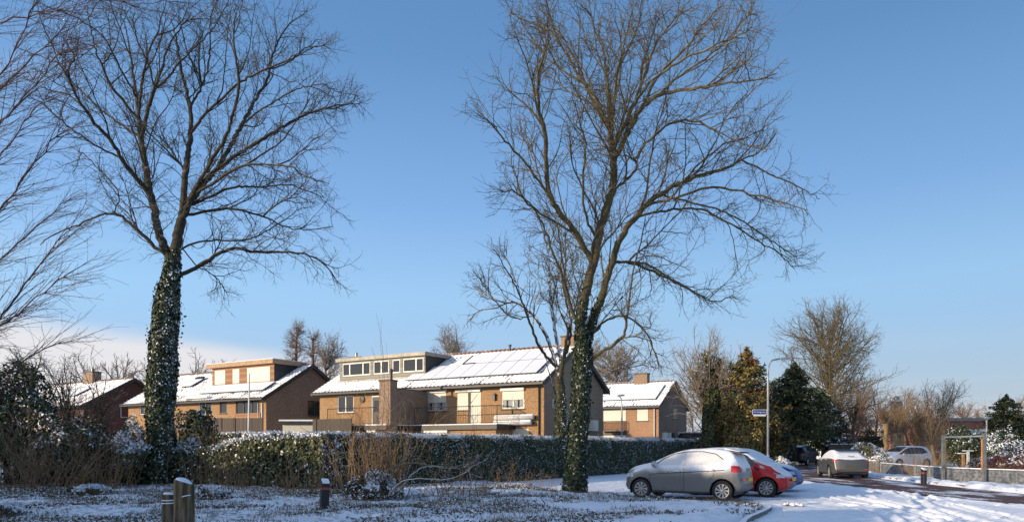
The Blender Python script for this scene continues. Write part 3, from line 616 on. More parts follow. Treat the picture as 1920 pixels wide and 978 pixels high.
def window(parent, axis_, c, a0, a1, z0, z1, panes=(1,), s=1, fm='white', shut=0.0, curtain=False, sill=True, fw=.06, name='window', cassette=True, label=None):
    """frame, glass panes, sill and, where it is down, the roller shutter; s = +1 when the inside lies towards larger c"""
    def bx(mb, u0, u1, d0, d1, v0, v1, m=0):
        d0, d1 = sorted((c + s * d0, c + s * d1))
        return mb.box(u0, u1, d0, d1, v0, v1, m) if axis_ == 'x' else mb.box(d0, d1, u0, u1, v0, v1, m)
    f = MB(); bx(f, a0, a1, .03, .09, z0, z0 + fw); bx(f, a0, a1, .03, .09, z1 - fw, z1); bx(f, a0, a0 + fw, .03, .09, z0 + fw, z1 - fw); bx(f, a1 - fw, a1, .03, .09, z0 + fw, z1 - fw)
    tot = sum(panes); u = a0; edges = []
    for i, q in enumerate(panes):
        u2 = u + (a1 - a0) * q / tot; edges.append((u, u2))
        if i < len(panes) - 1: bx(f, u2 - fw * .6, u2 + fw * .6, .03, .09, z0 + fw, z1 - fw)
        u = u2
    w_ = f.build(name, M[fm], parent)
    if label: w_['label'] = label
    for (e0, e1) in edges:
        g = MB(); bx(g, e0 + fw * .5, e1 - fw * .5, .065, .075, z0 + fw * .9, z1 - fw * .9); g.build('pane', M['glass'], w_)
        if curtain:
            cu = MB(); n_ = 14
            for j in range(n_):
                if 0.36 < (j + .5) / n_ < .58 and curtain == 1: continue
                q0 = e0 + .06 + (e1 - e0 - .12) * j / n_; bx(cu, q0, q0 + (e1 - e0 - .12) / n_ * .62, .058, .0635, z0 + fw, z1 - fw)
            cu.build('curtain', plain_curtain, w_)
    if sill:
        b_ = MB(); bx(b_, a0 - .05, a1 + .05, -.07, .03, z0 - .07, z0 - .005); b_.build('sill', M['sillm'], w_)
    if shut > 0:
        zb = z1 - (z1 - z0) * shut; b_ = MB(); bx(b_, a0 + .03, a1 - .03, .0, .025, zb, z1); b_.build('shutter', M['slats'], w_)
        if cassette:
            b_ = MB(); bx(b_, a0 - .03, a1 + .03, -.14, .02, z1 + .002, z1 + .17); b_.build('shutter_box', M['white'] if cassette == 1 else M['dark'], w_)
    return w_
plain_curtain = plain('net_curtain', (0.5, 0.5, 0.5), .9, var=.1)
M['sillm'] = snowy('window_sill_stone', (0.10, 0.085, 0.07), .7, .5, .8)
CW = (math.atan2(-.525, .851))                     # the row of houses runs this way; local +x to the right along the fronts, +y into the house
ex, ey = Vector((math.cos(CW), math.sin(CW), 0)), Vector((-math.sin(CW), math.cos(CW), 0))
class House:
    def __init__(s, name, corner, label, cat='house', rz=CW):
        s.c = Vector((corner[0], corner[1], 0)); s.rz = rz; s.ex = Vector((math.cos(rz), math.sin(rz), 0)); s.ey = Vector((-math.sin(rz), math.cos(rz), 0))
        s.r = empty(name, s.c, rz, label, cat)
    def at(s, px, py, yl=0.0):                     # where the ray through a pixel meets the plane y = yl of this house: local (x, z)
        d = Vector(((px - 960) / F, 1, (HY - py) / F)); o = Vector((0, 0, EYE)); p0 = s.c + s.ey * yl
        t = (p0 - o).dot(s.ey) / d.dot(s.ey); q = o + d * t - s.c; return q.dot(s.ex), q.z
    def atx(s, px, py, xl=0.0):                    # the same for the plane x = xl: local (y, z)
        d = Vector(((px - 960) / F, 1, (HY - py) / F)); o = Vector((0, 0, EYE)); p0 = s.c + s.ex * xl
        t = (p0 - o).dot(s.ex) / d.dot(s.ex); q = o + d * t - s.c; return q.dot(s.ey), q.z
    def rect(s, x0, y0, x1, y1, yl=0.0):           # pixel box -> (x0, x1, z0, z1) on the plane y = yl
        a, z1 = s.at(x0, (y0 + y0) / 2, yl); b, _ = s.at(x1, y0, yl); xm = (x0 + x1) / 2; _, zt = s.at(xm, y0, yl); _, zb = s.at(xm, y1, yl); return a, b, zb, zt
def gable_house(h, W_, D_, ze, zr, front, side, ops_f=(), ops_s=(), roofm='roof_a', ov=.45, vg=.3, left_wall=True, rm2='dark'):
    hd = D_ / 2; mb = MB(); wall_face(mb, 'x', 0, -W_, 0, -.1, ze, list(ops_f), .12, 0)
    mb.quad((0, D_, -.1), (-W_, D_, -.1), (-W_, D_, ze), (0, D_, ze), 1)
    wall_face(mb, 'y', 0, 0, D_, -.1, ze, list(ops_s), -.12, 1)
    mb.poly([(0, 0, ze), (0, D_, ze), (0, hd, zr)], 1); mb.poly([(-W_, 0, -.1), (-W_, 0, ze), (-W_, hd, zr), (-W_, D_, ze), (-W_, D_, -.1)], 1)
    mb.build('wall', [M[front], M[side]], h.r)
    sl_ = (zr - ze) / hd; zo = ze - ov * sl_ + .10
    rf = tiles(h.r, -W_ - vg, vg, -ov, hd, zo, zr + .10, M[roofm], 'roof'); tiles(rf, -W_ - vg, vg, D_ + ov, hd, zo, zr + .10, M[roofm], 'rear_slope')
    d = MB()                                      # solid underside of the roof: a deck, verges, gutter
    th = .14
    d.prism([(-ov, zo - .05), (hd, zr + .05), (D_ + ov, zo - .05), (D_ + ov, zo - .05 - th), (hd, zr + .05 - th), (-ov, zo - .05 - th)], -W_ - vg + .02, vg - .02, 'x')
    d.build('roof_deck', M['dark'], rf)
    for x0, x1 in ((vg - .02, vg + .03), (-W_ - vg - .03, -W_ - vg + .02)):
        MB().prism([(-ov - .02, zo + .03), (hd, zr + .15), (D_ + ov + .02, zo + .03), (D_ + ov + .02, zo - .24), (hd, zr - .16), (-ov - .02, zo - .24)], x0, x1, 'x').build('verge_board', M[rm2], rf)
    g = MB(); g.box(-W_ - vg, vg, -ov - .14, -ov - .01, zo - .16, zo - .03); g.build('gutter', M['dark'], rf)
    s_ = MB(); s_.box(-W_ - .02, .02, -ov + .02, 0.0, ze - .30, ze - .26); s_.build('soffit', M['dark'], rf)
    rc = MB(); n_ = int((W_ + 2 * vg) / .34)
    for i in range(n_):
        x0 = -W_ - vg + i * .34; rc.tube([(x0, hd, zr + .13), (x0 + .335, hd, zr + .15)], [.075, .09], 8)
    rc.build('ridge_tiles', M['ridge'], rf)
    return rf, sl_, zo
M['ridge'] = snowy('ridge_tile_clay', (0.14, 0.07, 0.045), .8, .35, .75, 2.5)
def slab_on_roof(parent, x0, x1, y0, y1, ze, sl_, lift, th, mat, name, off=.10):
    """a flat panel lying on the slope between local depths y0 and y1"""
    m = MB(); z = lambda y: ze + y * sl_ + off; nrm = Vector((0, -sl_, 1)).normalized()
    a = [Vector((x, y, z(y))) for x, y in ((x0, y0), (x1, y0), (x1, y1), (x0, y1))]; b = [p + nrm * lift for p in a]; t = [p + nrm * (lift + th) for p in a]
    m.quad(*t); m.quad(*b[::-1])
    for i in range(4): j = (i + 1) % 4; m.quad(b[i], b[j], t[j], t[i], 1)
    return m.build(name, [mat, M['black']], parent)
def chimney(parent, x, y, w_, d_, z0, z1, mat, caps=2):
    c = MB().box(x - w_ / 2, x + w_ / 2, y - d_ / 2, y + d_ / 2, z0, z1).build('chimney', M[mat], parent)
    MB().box(x - w_ / 2 - .05, x + w_ / 2 + .05, y - d_ / 2 - .05, y + d_ / 2 + .05, z1, z1 + .09).build('chimney_cap', M['sillm'], c)
    for i in range(caps):
        MB().lathe([(.10, z1 + .09), (.10, z1 + .35), (.13, z1 + .36), (.13, z1 + .40), (.02, z1 + .44)], (x + (i - (caps - 1) / 2) * .4, y, 0), k=12).build('flue', M['grey'], c)
    return c
def railing(parent, pts, z0, z1, mat='dark', gap=.115, name='railing'):
    m = MB()
    for a, b in zip(pts, pts[1:]):
        A = Vector((a[0], a[1], z0)); B = Vector((b[0], b[1], z0)); H_ = Vector((0, 0, z1 - z0)); n_ = max(1, int((B - A).length / gap))
        m.tube([A + H_, B + H_], .022, 5); m.tube([A + Vector((0, 0, .08)), B + Vector((0, 0, .08))], .012, 4)
        for i in range(n_ + 1): p = A.lerp(B, i / n_); m.tube([p + Vector((0, 0, .08 if 0 < i < n_ else 0)), p + H_], .009 if 0 < i < n_ else .028, 4)
    return m.build(name, M[mat], parent)

# --- the wide brick house in the middle (two homes under one roof)
h2 = House('brick_house', (1.75, 40.0), 'wide yellow-brick house with flat grey dormer, white shutters and snow-covered solar panels')
W2, D2, ZE, ZR = 17.2, 7.7, 5.25, 7.45
wA = h2.rect(798.5, 736, 837, 769.5); wB = h2.rect(941, 732, 983, 765.5); dr = h2.rect(857, 734.5, 901, 790); w1 = h2.rect(632.5, 742, 663, 773); d1 = h2.rect(696, 741, 714.5, 791)
drL = (dr[0], dr[0] + (dr[1] - dr[0]) * .52); wl = (dr[0], drL[1] - .04, h2.at(870, 768)[1], dr[3]); dd_ = (drL[1], dr[1], 2.85, dr[3]); d1 = (d1[0], d1[1], 2.85, d1[3])
gw = h2.rect(934, 802, 992, 830); gw = (gw[0], gw[1], .9, 2.55)
ops = [wA, wB, wl, dd_, w1, d1, gw]
rf2, SL2, ZO2 = gable_house(h2, W2, D2, ZE, ZR, 'brick_y', 'brick_b', ops, [], 'roof_a', .45, .25)
window(h2.r, 'x', 0, *wA, panes=(1, 1), shut=.55, curtain=1, label='window with its cream shutter half down'); window(h2.r, 'x', 0, *wB, panes=(1, 1), shut=.50, curtain=1)
window(h2.r, 'x', 0, *wl, panes=(1,), shut=1.0); window(h2.r, 'x', 0, *w1, panes=(1, 1)); window(h2.r, 'x', 0, *gw, panes=(1, 1), shut=1.0, cassette=0)
def door(parent, a0, a1, z0, z1, fm, leaf, glass=False):
    f = MB(); f.box(a0, a0 + .07, .03, .1, z0, z1); f.box(a1 - .07, a1, .03, .1, z0, z1); f.box(a0 + .07, a1 - .07, .03, .1, z1 - .08, z1); d = MB().box(a0 + .07, a1 - .07, .05, .09, z0, z1 - .08).build('door', M[leaf], parent)
    f.build('door_frame', M[fm], d); MB().box(a0 + .14, a0 + .18, .0, .05, z0 + 1.0, z0 + 1.14).build('handle', M['grey'], d)
    if glass: MB().box(a0 + .2, a1 - .2, .035, .05, z0 + .9, z1 - .3).build('pane', M['glass'], d)
    return d
door(h2.r, *dd_, 'white', 'slats'); door(h2.r, *d1, 'white', 'dark', True)
MB().box(dr[0] - .05, dr[1] + .05, -.14, -.002, dr[3] + .002, dr[3] + .18).build('shutter_box', M['white'], h2.r)
MB().tube([((dd_[0]), -.06, 2.9), (dd_[0], -.06, dr[3])], .03, 6).build('shutter_rail', M['dark'], h2.r)
for px in (928, ):
    x_, z_ = h2.at(px, 744); m = MB(); m.box(x_ - .09, x_ + .09, -.16, -.001, z_ - .18, z_ + .12); m.prism([(x_ - .13, z_ + .121), (x_ + .13, z_ + .121), (x_ + .04, z_ + .22), (x_ - .04, z_ + .22)], -.2, -.001, 'y'); m.build('wall_lamp', M['black'], h2.r)
x_, z_ = h2.at(680, 748); MB().lathe([(.001, -.03), (.2, -.03), (.22, -.05), (.2, -.09), (.08, -.11), (.001, -.11)], (x_, 0, z_), 'y', 20).build('wall_ornament', M['dark'], h2.r)
# ground-floor extension with balcony on top, party wall with chimney stack
xl, _ = h2.at(745, 793, -3.6); YR = -1.7; xr, _ = h2.at(930, 793, YR); xp, _ = h2.at(799, 760, 0); XL = h2.at(612, 795, -3.6)[0]
YB = -3.6; ZB = 2.78
e = MB(); so_ = [(h2.at(793, 803, YR)[0], h2.at(840, 803, YR)[0], .8, 2.35), (h2.at(690, 803, YB)[0], h2.at(712, 803, YB)[0], .8, 2.35)]
so_ = so_[:1] + [(q[0], min(q[1], xp - .7), q[2], q[3]) for q in so_[1:]]; zt_ = ZB - .28
wall_face(e, 'x', YB, XL, xp, -.1, zt_, so_[1:], .12); wall_face(e, 'x', YR, xp, xr, -.1, zt_, so_[:1], .12)
e.quad((xr, YR, -.1), (xr, 0, -.1), (xr, 0, zt_), (xr, YR, zt_)); e.quad((xp, YB, -.1), (xp, YR, -.1), (xp, YR, zt_), (xp, YB, zt_)); e.quad((XL, 0, -.1), (XL, YB, -.1), (XL, YB, zt_), (XL, 0, zt_))
ext = e.build('extension', M['brick_y'], h2.r)
window(ext, 'x', YR, *so_[0], panes=(1, 1), shut=1.0, sill=False); window(ext, 'x', YB, *so_[1], panes=(1, 1), shut=.45, sill=False)
L_shape = [(XL - .2, YB - .25), (xp + .2, YB - .25), (xp + .2, YR - .25), (xr + .2, YR - .25), (xr + .2, -.002), (XL - .2, -.002)]
MB().prism(L_shape, zt_, ZB - .02, 'z').build('flat_roof', M['dark'], ext); MB().prism([(x * .999, y + .02 if y < -.1 else -.004) for x, y in L_shape], ZB - .018, ZB + .03, 'z').build('roof_snow', M['snow'], ext)
railing(h2.r, [(XL, YB + .1), (xp - .6, YB + .1)], ZB + .02, ZB + 1.02); railing(h2.r, [(xp + .4, YR + .1), (xr, YR + .1), (xr, -.05)], ZB + .02, ZB + 1.02)
pw = MB(); pw.box(xp - .14, xp + .14, YB + .62, -.002, ZB, 4.85); pw.box(xp - .18, xp + .18, YB + .62, -.002, 4.852, 4.90, 1); pw.build('party_wall', [M['brick_b'], M['sillm']], h2.r)
cs = MB().box(xp - .52, xp + .30, YB, YB + .60, -.1, 5.25).build('chimney_stack', M['brick_b'], h2.r); MB().box(xp - .56, xp + .34, YB - .04, YB + .64, 5.252, 5.33).build('chimney_cap', M['sillm'], cs)
MB().lathe([(.07, 5.33), (.07, 5.75), (.10, 5.76), (.10, 5.92), (.03, 5.97)], (xp + .12, YB + .3, 0), k=12).build('flue', M['black'], cs)
bw = MB().box(xr - 1.15, xr - .02, YB - .02, YB + .08, ZB + .031, ZB + .90).build('balcony_screen', M['brick_b'], h2.r) if False else None
fb = MB().box(XL - .2, XL + 2.9, YB - .9, YB - .82, 0, 3.15).build('wooden_screen', M['brownfence'], h2.r)
# folded awnings over the ground-floor window at the right
for i, (ya, yb_, x0, x1) in enumerate(((778, 786, 928, 1000), (789, 796, 926, 996))):
    a, b, z0, z1 = h2.rect(x0, ya, x1, yb_, -.3); cz = (z0 + z1) / 2; an = MB().tube([(a, -.3, cz), (b, -.3, cz)], .13 if i == 0 else .12, 12).build('awning', M['awn'] if 'awn' in M else M['white'], h2.r, True)
    MB().box(a, b, -.17, -.001, cz - .07, cz + .08).build('awning_bracket', M['dark'], an); MB().tube([(a + .02, -.3, cz + .085), (b - .02, -.3, cz + .085)], [.085, .085], 8).build('awning_snow', M['snow'], an)
# downpipe, gable vent
xd, _ = h2.at(1011, 760); MB().tube([(-.28, -.07, 0), (-.28, -.07, ZE - .5), (-.28, -.4, ZE - .2)], .045, 8).build('downpipe', M['dark'], h2.r)
yv, zv = h2.atx(1041, 757); m = MB().box(.001, .08, yv - .35, yv + .3, zv - .22, zv + .25).build('gable_vent', M['white'], h2.r); MB().box(.081, .1, yv - .3, yv + .0, zv - .18, zv + .2).build('louvre', M['black'], m)
yv, zv = h2.atx(1105, 798); m = MB().box(.001, .45, yv - .35, yv + .35, zv - .3, zv + .35).build('wall_unit', M['white'], h2.r)
chimney(rf2, -.45, D2 / 2 + .1, .85, .6, 7.0, 8.05, 'brick_b', 0)
x_, z_ = h2.at(668, 664, D2 / 2); chimney(rf2, x_, D2 / 2, 1.3, .6, 7.0, 7.85, 'brick_b', 1)
MB().lathe([(.06, ZR - .2), (.06, ZR + .3), (.10, ZR + .31), (.10, ZR + .40), (.02, ZR + .43)], (h2.at(961, 658, D2 / 2)[0], D2 / 2 - .3, 0), k=10).build('vent_pipe', M['dark'], rf2)
# solar panels under snow, dark gaps between them
ps = plain('snow_sheet', (0.82, 0.84, 0.88), .55, var=.05, scale=2); xR = h2.at(1010, 705, .5)[0]; zb0 = ZO2 + .45 * SL2 - .10
arr = empty('solar_panels', (0, 0, 0)); arr.parent = rf2
pw_ = 1.02
for i in range(9):
    x1 = xR - i * (pw_ + .03); slab_on_roof(arr, x1 - pw_, x1, .28, 1.93, zb0, SL2, .13, .05, ps, 'solar_panel')
for i in range(5):
    x1 = xR - i * (pw_ + .03); slab_on_roof(arr, x1 - pw_, x1, 1.97, 3.35, zb0, SL2, .13, .05, ps, 'solar_panel')
xs_ = h2.at(893, 684, 2.5)[0]; slab_on_roof(rf2, xs_ - .55, xs_ + .55, 2.1, 3.2, zb0, SL2, .10, .07, ps, 'skylight'); slab_on_roof(rf2, xs_ - .75, xs_ - .57, 2.1, 3.2, zb0, SL2, .10, .05, M['dark'], 'skylight_edge')
# the flat grey dormer
yd = .95; a0 = h2.at(636.5, 700, yd)[0]; a1 = h2.at(797.5, 700, yd)[0]; z0 = ZO2 + (yd + .45) * SL2 - .02; z1 = 7.42
dm = empty('dormer', (0, 0, 0)); dm.parent = h2.r
dw = [h2.rect(641.5, 685, 694, 707, yd), h2.rect(699.5, 679, 729, 702, yd), h2.rect(735, 677, 750, 700, yd), h2.rect(755, 674.5, 794, 699, yd)]
dw = [(q[0], q[1], 6.25, 7.12) for q in dw]
m = MB(); wall_face(m, 'x', yd, a0, a1, z0 - .3, z1 - .2, dw, .1, 0); m.build('front', M['panelgrey'], dm)
m = MB(); m.quad((a1, yd, z0 - .3), (a1, 3.9, z0 - .3), (a1, 3.9, z1 - .2), (a1, yd, z1 - .2)); m.build('cheek', M['slate'], dm); m = MB(); m.quad((a0, 3.9, z0 - .3), (a0, yd, z0 - .3), (a0, yd, z1 - .2), (a0, 3.9, z1 - .2)); m.build('cheek', M['slate'], dm)
MB().box(a0 - .18, a1 + .12, yd - .18, 4.3, z1 - .2, z1 + .02).build('flat_roof', M['zinc'], dm); MB().box(a0 - .06, a1 + .02, yd + .05, 4.2, z1 + .022, z1 + .05).build('roof_snow', M['snow'], dm)
for q, pn in zip(dw, ((1, 1.8, 1), (1, 1), (1,), (1.7, 1))): window(dm, 'x', yd, *q, panes=pn, sill=False, fw=.075)
MB().box(a0 + .05, a1 + .02, yd - .1, yd - .002, z0 + .0, z0 + .10).build('flashing', M['zinc'], dm); MB().tube([(a1 + .1, 3.3, z1 + .15), (a1 + .1, 3.3, z1 - .5)], .05, 8).build('downpipe', M['grey'], dm)

# --- the house to its left with the timber dormer
c1 = P(499, 738, 49.5); h1 = House('brick_house', (c1.x, c1.y), 'brown-brick house with timber-clad dormer and snowy roof, behind the evergreen bush')
W1, D1, E1, R1 = 16.2, 8.0, 5.0, 7.35
g1 = h1.rect(442, 746, 486, 789); g2 = h1.rect(412, 747, 425, 774); g3 = h1.rect(372, 748, 397, 778); g4 = h1.rect(262, 750, 270.5, 777); g5 = h1.rect(336, 749, 352, 757)
o1 = [g1, g2, g3, g4]
y0_, _ = h1.atx(577, 766); y1_, _ = h1.atx(604, 766); _, zt = h1.atx(590, 751); _, zb = h1.atx(590, 779)
rf1, SL1, ZO1 = gable_house(h1, W1, D1, E1, R1, 'brick_y', 'brick_b', o1, [(y0_, y1_, zb, zt)], 'roof_b', .45, .25)
window(h1.r, 'y', 0, y0_, y1_, zb, zt, panes=(1, 1.2), s=-1, fm='dark', sill=True)
for q, pn, fm in ((g1, (1, 1.1, 1), 'dark'), (g2, (1,), 'dark'), (g3, (1, 1), 'white'), (g4, (1,), 'white')): window(h1.r, 'x', 0, *q, panes=pn, fm=fm)
a, b, z0, z1 = h1.rect(440, 774, 488, 790, -.04); MB().box(a, b, -.06, -.001, z0, z1).build('timber_panel', M['cedar'], h1.r)
a, b, z0, z1 = h1.rect(352, 744, 398, 753, -.04); MB().box(a, b, -.5, -.001, z1 - .12, z1).build('canopy', M['white'], h1.r)
MB().tube([(-.35, -.07, 0), (-.35, -.07, E1 - .5)], .05, 8).build('downpipe', M['white'], h1.r); MB().tube([(-.75, -.07, 0), (-.75, -.07, E1 - .5)], .04, 8).build('downpipe', M['grey'], h1.r)
dm = empty('dormer', (0, 0, 0)); dm.parent = h1.r; yd = 1.5; z0 = ZO1 + (yd + .45) * SL1; z1 = 7.62; a0 = h1.at(398, 700, yd)[0]; a1 = h1.at(514, 700, yd)[0]
dw = [(h1.at(402, 706, yd)[0], h1.at(422.5, 706, yd)[0], z0 + .18, z1 - .42), (h1.at(435.5, 706, yd)[0], h1.at(449, 706, yd)[0], z0 + .18, z1 - .42), (h1.at(462.5, 706, yd)[0], h1.at(506.5, 706, yd)[0], z0 + .18, z1 - .42)]
m = MB(); wall_face(m, 'x', yd, a0, a1, z0 - .3, z1 - .25, dw, .1); m.build('front', M['cedar'], dm)
m = MB(); m.quad((a1, yd, z0 - .3), (a1, 4.1, z0 - .3), (a1, 4.1, z1 - .25), (a1, yd, z1 - .25)); m.build('cheek', M['slate'], dm); m = MB(); m.quad((a0, 4.1, z0 - .3), (a0, yd, z0 - .3), (a0, yd, z1 - .25), (a0, 4.1, z1 - .25)); m.build('cheek', M['slate'], dm)
MB().box(a0 - .35, a1 + .2, yd - .3, 4.4, z1 - .25, z1 + .05).build('flat_roof', M['fasciawood'], dm); MB().box(a0 - .33, a1 + .18, yd - .27, 4.38, z1 + .052, z1 + .085).build('roof_snow', M['snow'], dm)
for q in dw: window(dm, 'x', yd, *q, panes=(1,), shut=1.0, sill=False, cassette=0)
zb0 = ZO1 + .45 * SL1 - .10; xa = h1.at(377, 728, .4)[0]; xb = h1.at(496, 724, .4)[0]; arr = empty('solar_panels', (0, 0, 0)); arr.parent = rf1
for i in range(6):
    q0 = xa + (xb - xa) * i / 6; slab_on_roof(arr, q0 + .01, q0 + (xb - xa) / 6 - .01, .30, 1.42, zb0, SL1, .12, .06, ps, 'solar_panel')
xa = h1.at(355, 708, 2.2)[0]; xb = h1.at(372, 708, 2.2)[0]; slab_on_roof(rf1, xa, xb, 1.6, 2.7, zb0, SL1, .10, .08, ps, 'skylight'); slab_on_roof(rf1, xa + .1, xb - .1, 2.72, 2.95, zb0, SL1, .16, .10, M['dark'], 'skylight_hood')
x_, z_ = h1.at(449, 678, D1 / 2); m = MB().box(x_ - .45, x_ + .45, 3.9, 4.4, z1 + .088, z1 + .55).build('air_unit', M['white'], dm); MB().lathe([(.15, 3.895), (.15, 3.885), (.02, 3.88)], (x_, 0, z1 + .31), 'y', 16).build('fan_grille', M['black'], m)

# --- the house to the right
c3 = P(1235, 757, 62.5); h3 = House('brick_house', (c3.x, c3.y), 'orange-brown brick house with closed shutters right of the ivy trunk, white solar roof')
W3, D3, E3, R3 = 12.0, 7.4, 5.15, 7.3
q1 = h3.rect(1131, 765, 1174, 788.5); q2 = h3.rect(1194, 764, 1215.5, 788); q3 = h3.rect(1131, 811, 1174, 830); q3 = (q3[0], q3[1], .4, 2.55)
y0_, _ = h3.atx(1262.6, 770); y1_, _ = h3.atx(1271.5, 770); _, zt = h3.atx(1267, 766); _, zb = h3.atx(1267, 784)
rf3, SL3, ZO3 = gable_house(h3, W3, D3, E3, R3, 'brick_o', 'brick_b', [q1, q2, q3], [(y0_, y1_, zb, zt)], 'roof_a', .4, .25, rm2='fascia3')if False else gable_house(h3, W3, D3, E3, R3, 'brick_o', 'brick_b', [q1, q2, q3], [(y0_, y1_, zb, zt)], 'roof_a', .4, .25)
window(h3.r, 'y', 0, y0_, y1_, zb, zt, panes=(1,), s=-1, shut=.0, sill=True); window(h3.r, 'x', 0, *q1, panes=(1,), fm='dark', shut=1.0, sill=False, cassette=2); window(h3.r, 'x', 0, *q2, panes=(1,), fm='dark', shut=1.0, cassette=2); window(h3.r, 'x', 0, *q3, panes=(1,), fm='dark', shut=1.0, sill=False, cassette=2)
a, b, z0, z1 = h3.rect(1131, 789.5, 1174, 806); m = MB().box(a, b, -.5, -.01, z0 - .12, z0).build('balcony', M['dark'], h3.r); railing(m, [(a, -.01), (a, -.5), (b, -.5), (b, -.01)], z0, z1, gap=.1)
MB().tube([(-.35, -.09, 0), (-.35, -.09, E3 - .3)], .06, 8).build('downpipe', M['cream'], h3.r)
x_, z_ = h3.at(1202, 708, D3 / 2 - .2); chimney(rf3, x_, D3 / 2, 1.25, .7, 6.9, 8.15, 'brick_b', 0)
xa = h3.at(1127, 745, .5)[0]; xb = h3.at(1236, 745, .5)[0]; slab_on_roof(rf3, xa, xb - .3, .45, 2.9, ZO3 + .4 * SL3 - .1, SL3, .13, .05, ps, 'solar_panel')
yy = h3.atx(1272, 806)[0]; m = MB(); m.prism([(yy, 2.35), (yy + 6, 2.35), (yy + 6, 2.55), (yy, 2.75)], .01, 3.6, 'x'); lt = m.build('lean_to', M['dark'], h3.r); MB().box(.02, 3.7, yy - .1, yy + 6, 2.76, 2.86).build('roof_snow', M['snow'], lt); MB().box(.01, .1, yy - .12, yy + 6, 2.6, 2.755).build('fascia', M['white'], lt)
for i in range(3): y_ = h3.atx(1243 + i * 7, 815)[0]; MB().box(.001, .35, y_ - .25, y_ + .25, 1.9, 2.75).build('meter_box', M['white'] if i < 2 else M['dark'], h3.r)

# --- the dark red gable at the left
c4 = P(157, 750, 58.5); h4 = House('brick_house', (c4.x, c4.y), 'dark red brick house with snowy roof and chimney, left of the ivy-clad trunk')
rf4, SL4, ZO4 = gable_house(h4, 14.0, 8.2, 4.9, 7.2, 'brick_r', 'brick_r', [(-1.9, -.9, 2.2, 3.4)], [], 'roof_b', .4, .25)
window(h4.r, 'x', 0, -1.9, -.9, 2.2, 3.4, panes=(1, 1)); y_, z_ = h4.atx(238, 770); window(h4.r, 'y', .06, y_ - .55, y_ + .55, z_ - .55, z_ + .55, panes=(1,), s=-1)
x_, z_ = h4.at(173, 705, 4.1); chimney(rf4, x_, 4.1, 1.5, .8, 6.7, 8.1, 'brick_b', 1); chimney(rf4, x_ + 1.9, 4.3, .6, .6, 6.7, 7.95, 'brick_b', 0) if False else None
xa = h4.at(95, 735, 1)[0]; slab_on_roof(rf4, -7.5, -3.5, 1.2, 2.6, ZO4 + .4 * SL4 - .1, SL4, .12, .06, ps, 'solar_panel')
# ------------------------------------------------------------------ cars
def paint(name, c, side_lo, side_hi, metal=0.5, top=1.0, rough=0.35, snowlo=.30, snowhi=.55, snowc=(0.76, 0.78, 0.82)):
    """car paint with snow lying on what faces up and frost clinging to the sides above a given height"""
    k = N(name); ob = k.obj(); s = k.n('SeparateXYZ'); k.t.links.new(ob, s.inputs[0]); n = k.noise(2.6, 5); n2 = k.noise(42, 4); n3 = k.noise(11, 5)
    up = k.rng(k.math('ADD', k.nz(), k.math('MULTIPLY', k.math('SUBTRACT', n, .5), .3)), snowlo, snowhi)
    h = k.math('ADD', s.outputs['Z'], k.math('MULTIPLY', k.math('SUBTRACT', n, .5), .22)); sd = k.rng(h, side_lo, side_hi)
    sp = k.rng(k.math('ADD', n2, k.math('MULTIPLY', sd, .75)), .62, .88)
    sp2 = k.math('MULTIPLY', sp, k.math('MINIMUM', k.math('ADD', k.math('MULTIPLY', sd, 1.0), k.math('MULTIPLY', k.rng(n3, .5, .7), .15)), 1.0))
    f = k.math('MAXIMUM', k.math('MULTIPLY', up, top), sp2)
    col = k.mix(f, k.mix(k.math('MULTIPLY', n, .35), c, tuple(x * .6 for x in c)), snowc)
    k.bump(k.math('MULTIPLY', k.math('ADD', n2, n3), f), .5, .02)
    return k.fin(col, k.math('ADD', rough, k.math('MULTIPLY', f, .35)), k.math('MULTIPLY', metal, k.math('SUBTRACT', 1.0, f)))
M['tyre'] = plain('tyre_rubber', (0.02, 0.019, 0.018), .85, bump=.2); M['alloy'] = plain('wheel_alloy', (0.42, 0.42, 0.42), .35, .5, var=.15)
M['lamp_red'] = plain('tail_lamp_red', (0.50, 0.015, 0.012), .2, var=.2, spec=.8); M['lamp_clear'] = plain('head_lamp_clear', (0.55, 0.57, 0.6), .12, .2, var=.2)
M['plate'] = plain('number_plate_yellow', (0.62, 0.38, 0.02), .5, var=.1); M['frost'] = plain('frosted_glass', (0.68, 0.70, 0.74), .6, var=.15, scale=9, bump=.5)
M['carglass'] = plain('car_glass', (0.015, 0.02, 0.022), .06, var=.1, spec=.8); M['snowy_plate'] = None
def interp(tab, x):
    a = np.array(tab, float); xs, ys = a[:, 0], a[:, 1]; x = np.atleast_1d(x); m = np.zeros(len(xs)); d = np.diff(ys) / np.diff(xs)
    m[1:-1] = np.where(d[1:] * d[:-1] > 0, 2 * d[1:] * d[:-1] / (d[1:] + d[:-1] + 1e-9), 0); m[0], m[-1] = d[0], d[-1]
    i = np.clip(np.searchsorted(xs, x) - 1, 0, len(xs) - 2); h = xs[i + 1] - xs[i]; t = (x - xs[i]) / h
    return (2 * t**3 - 3 * t**2 + 1) * ys[i] + (t**3 - 2 * t**2 + t) * h * m[i] + (-2 * t**3 + 3 * t**2) * ys[i + 1] + (t**3 - t**2) * h * m[i + 1]
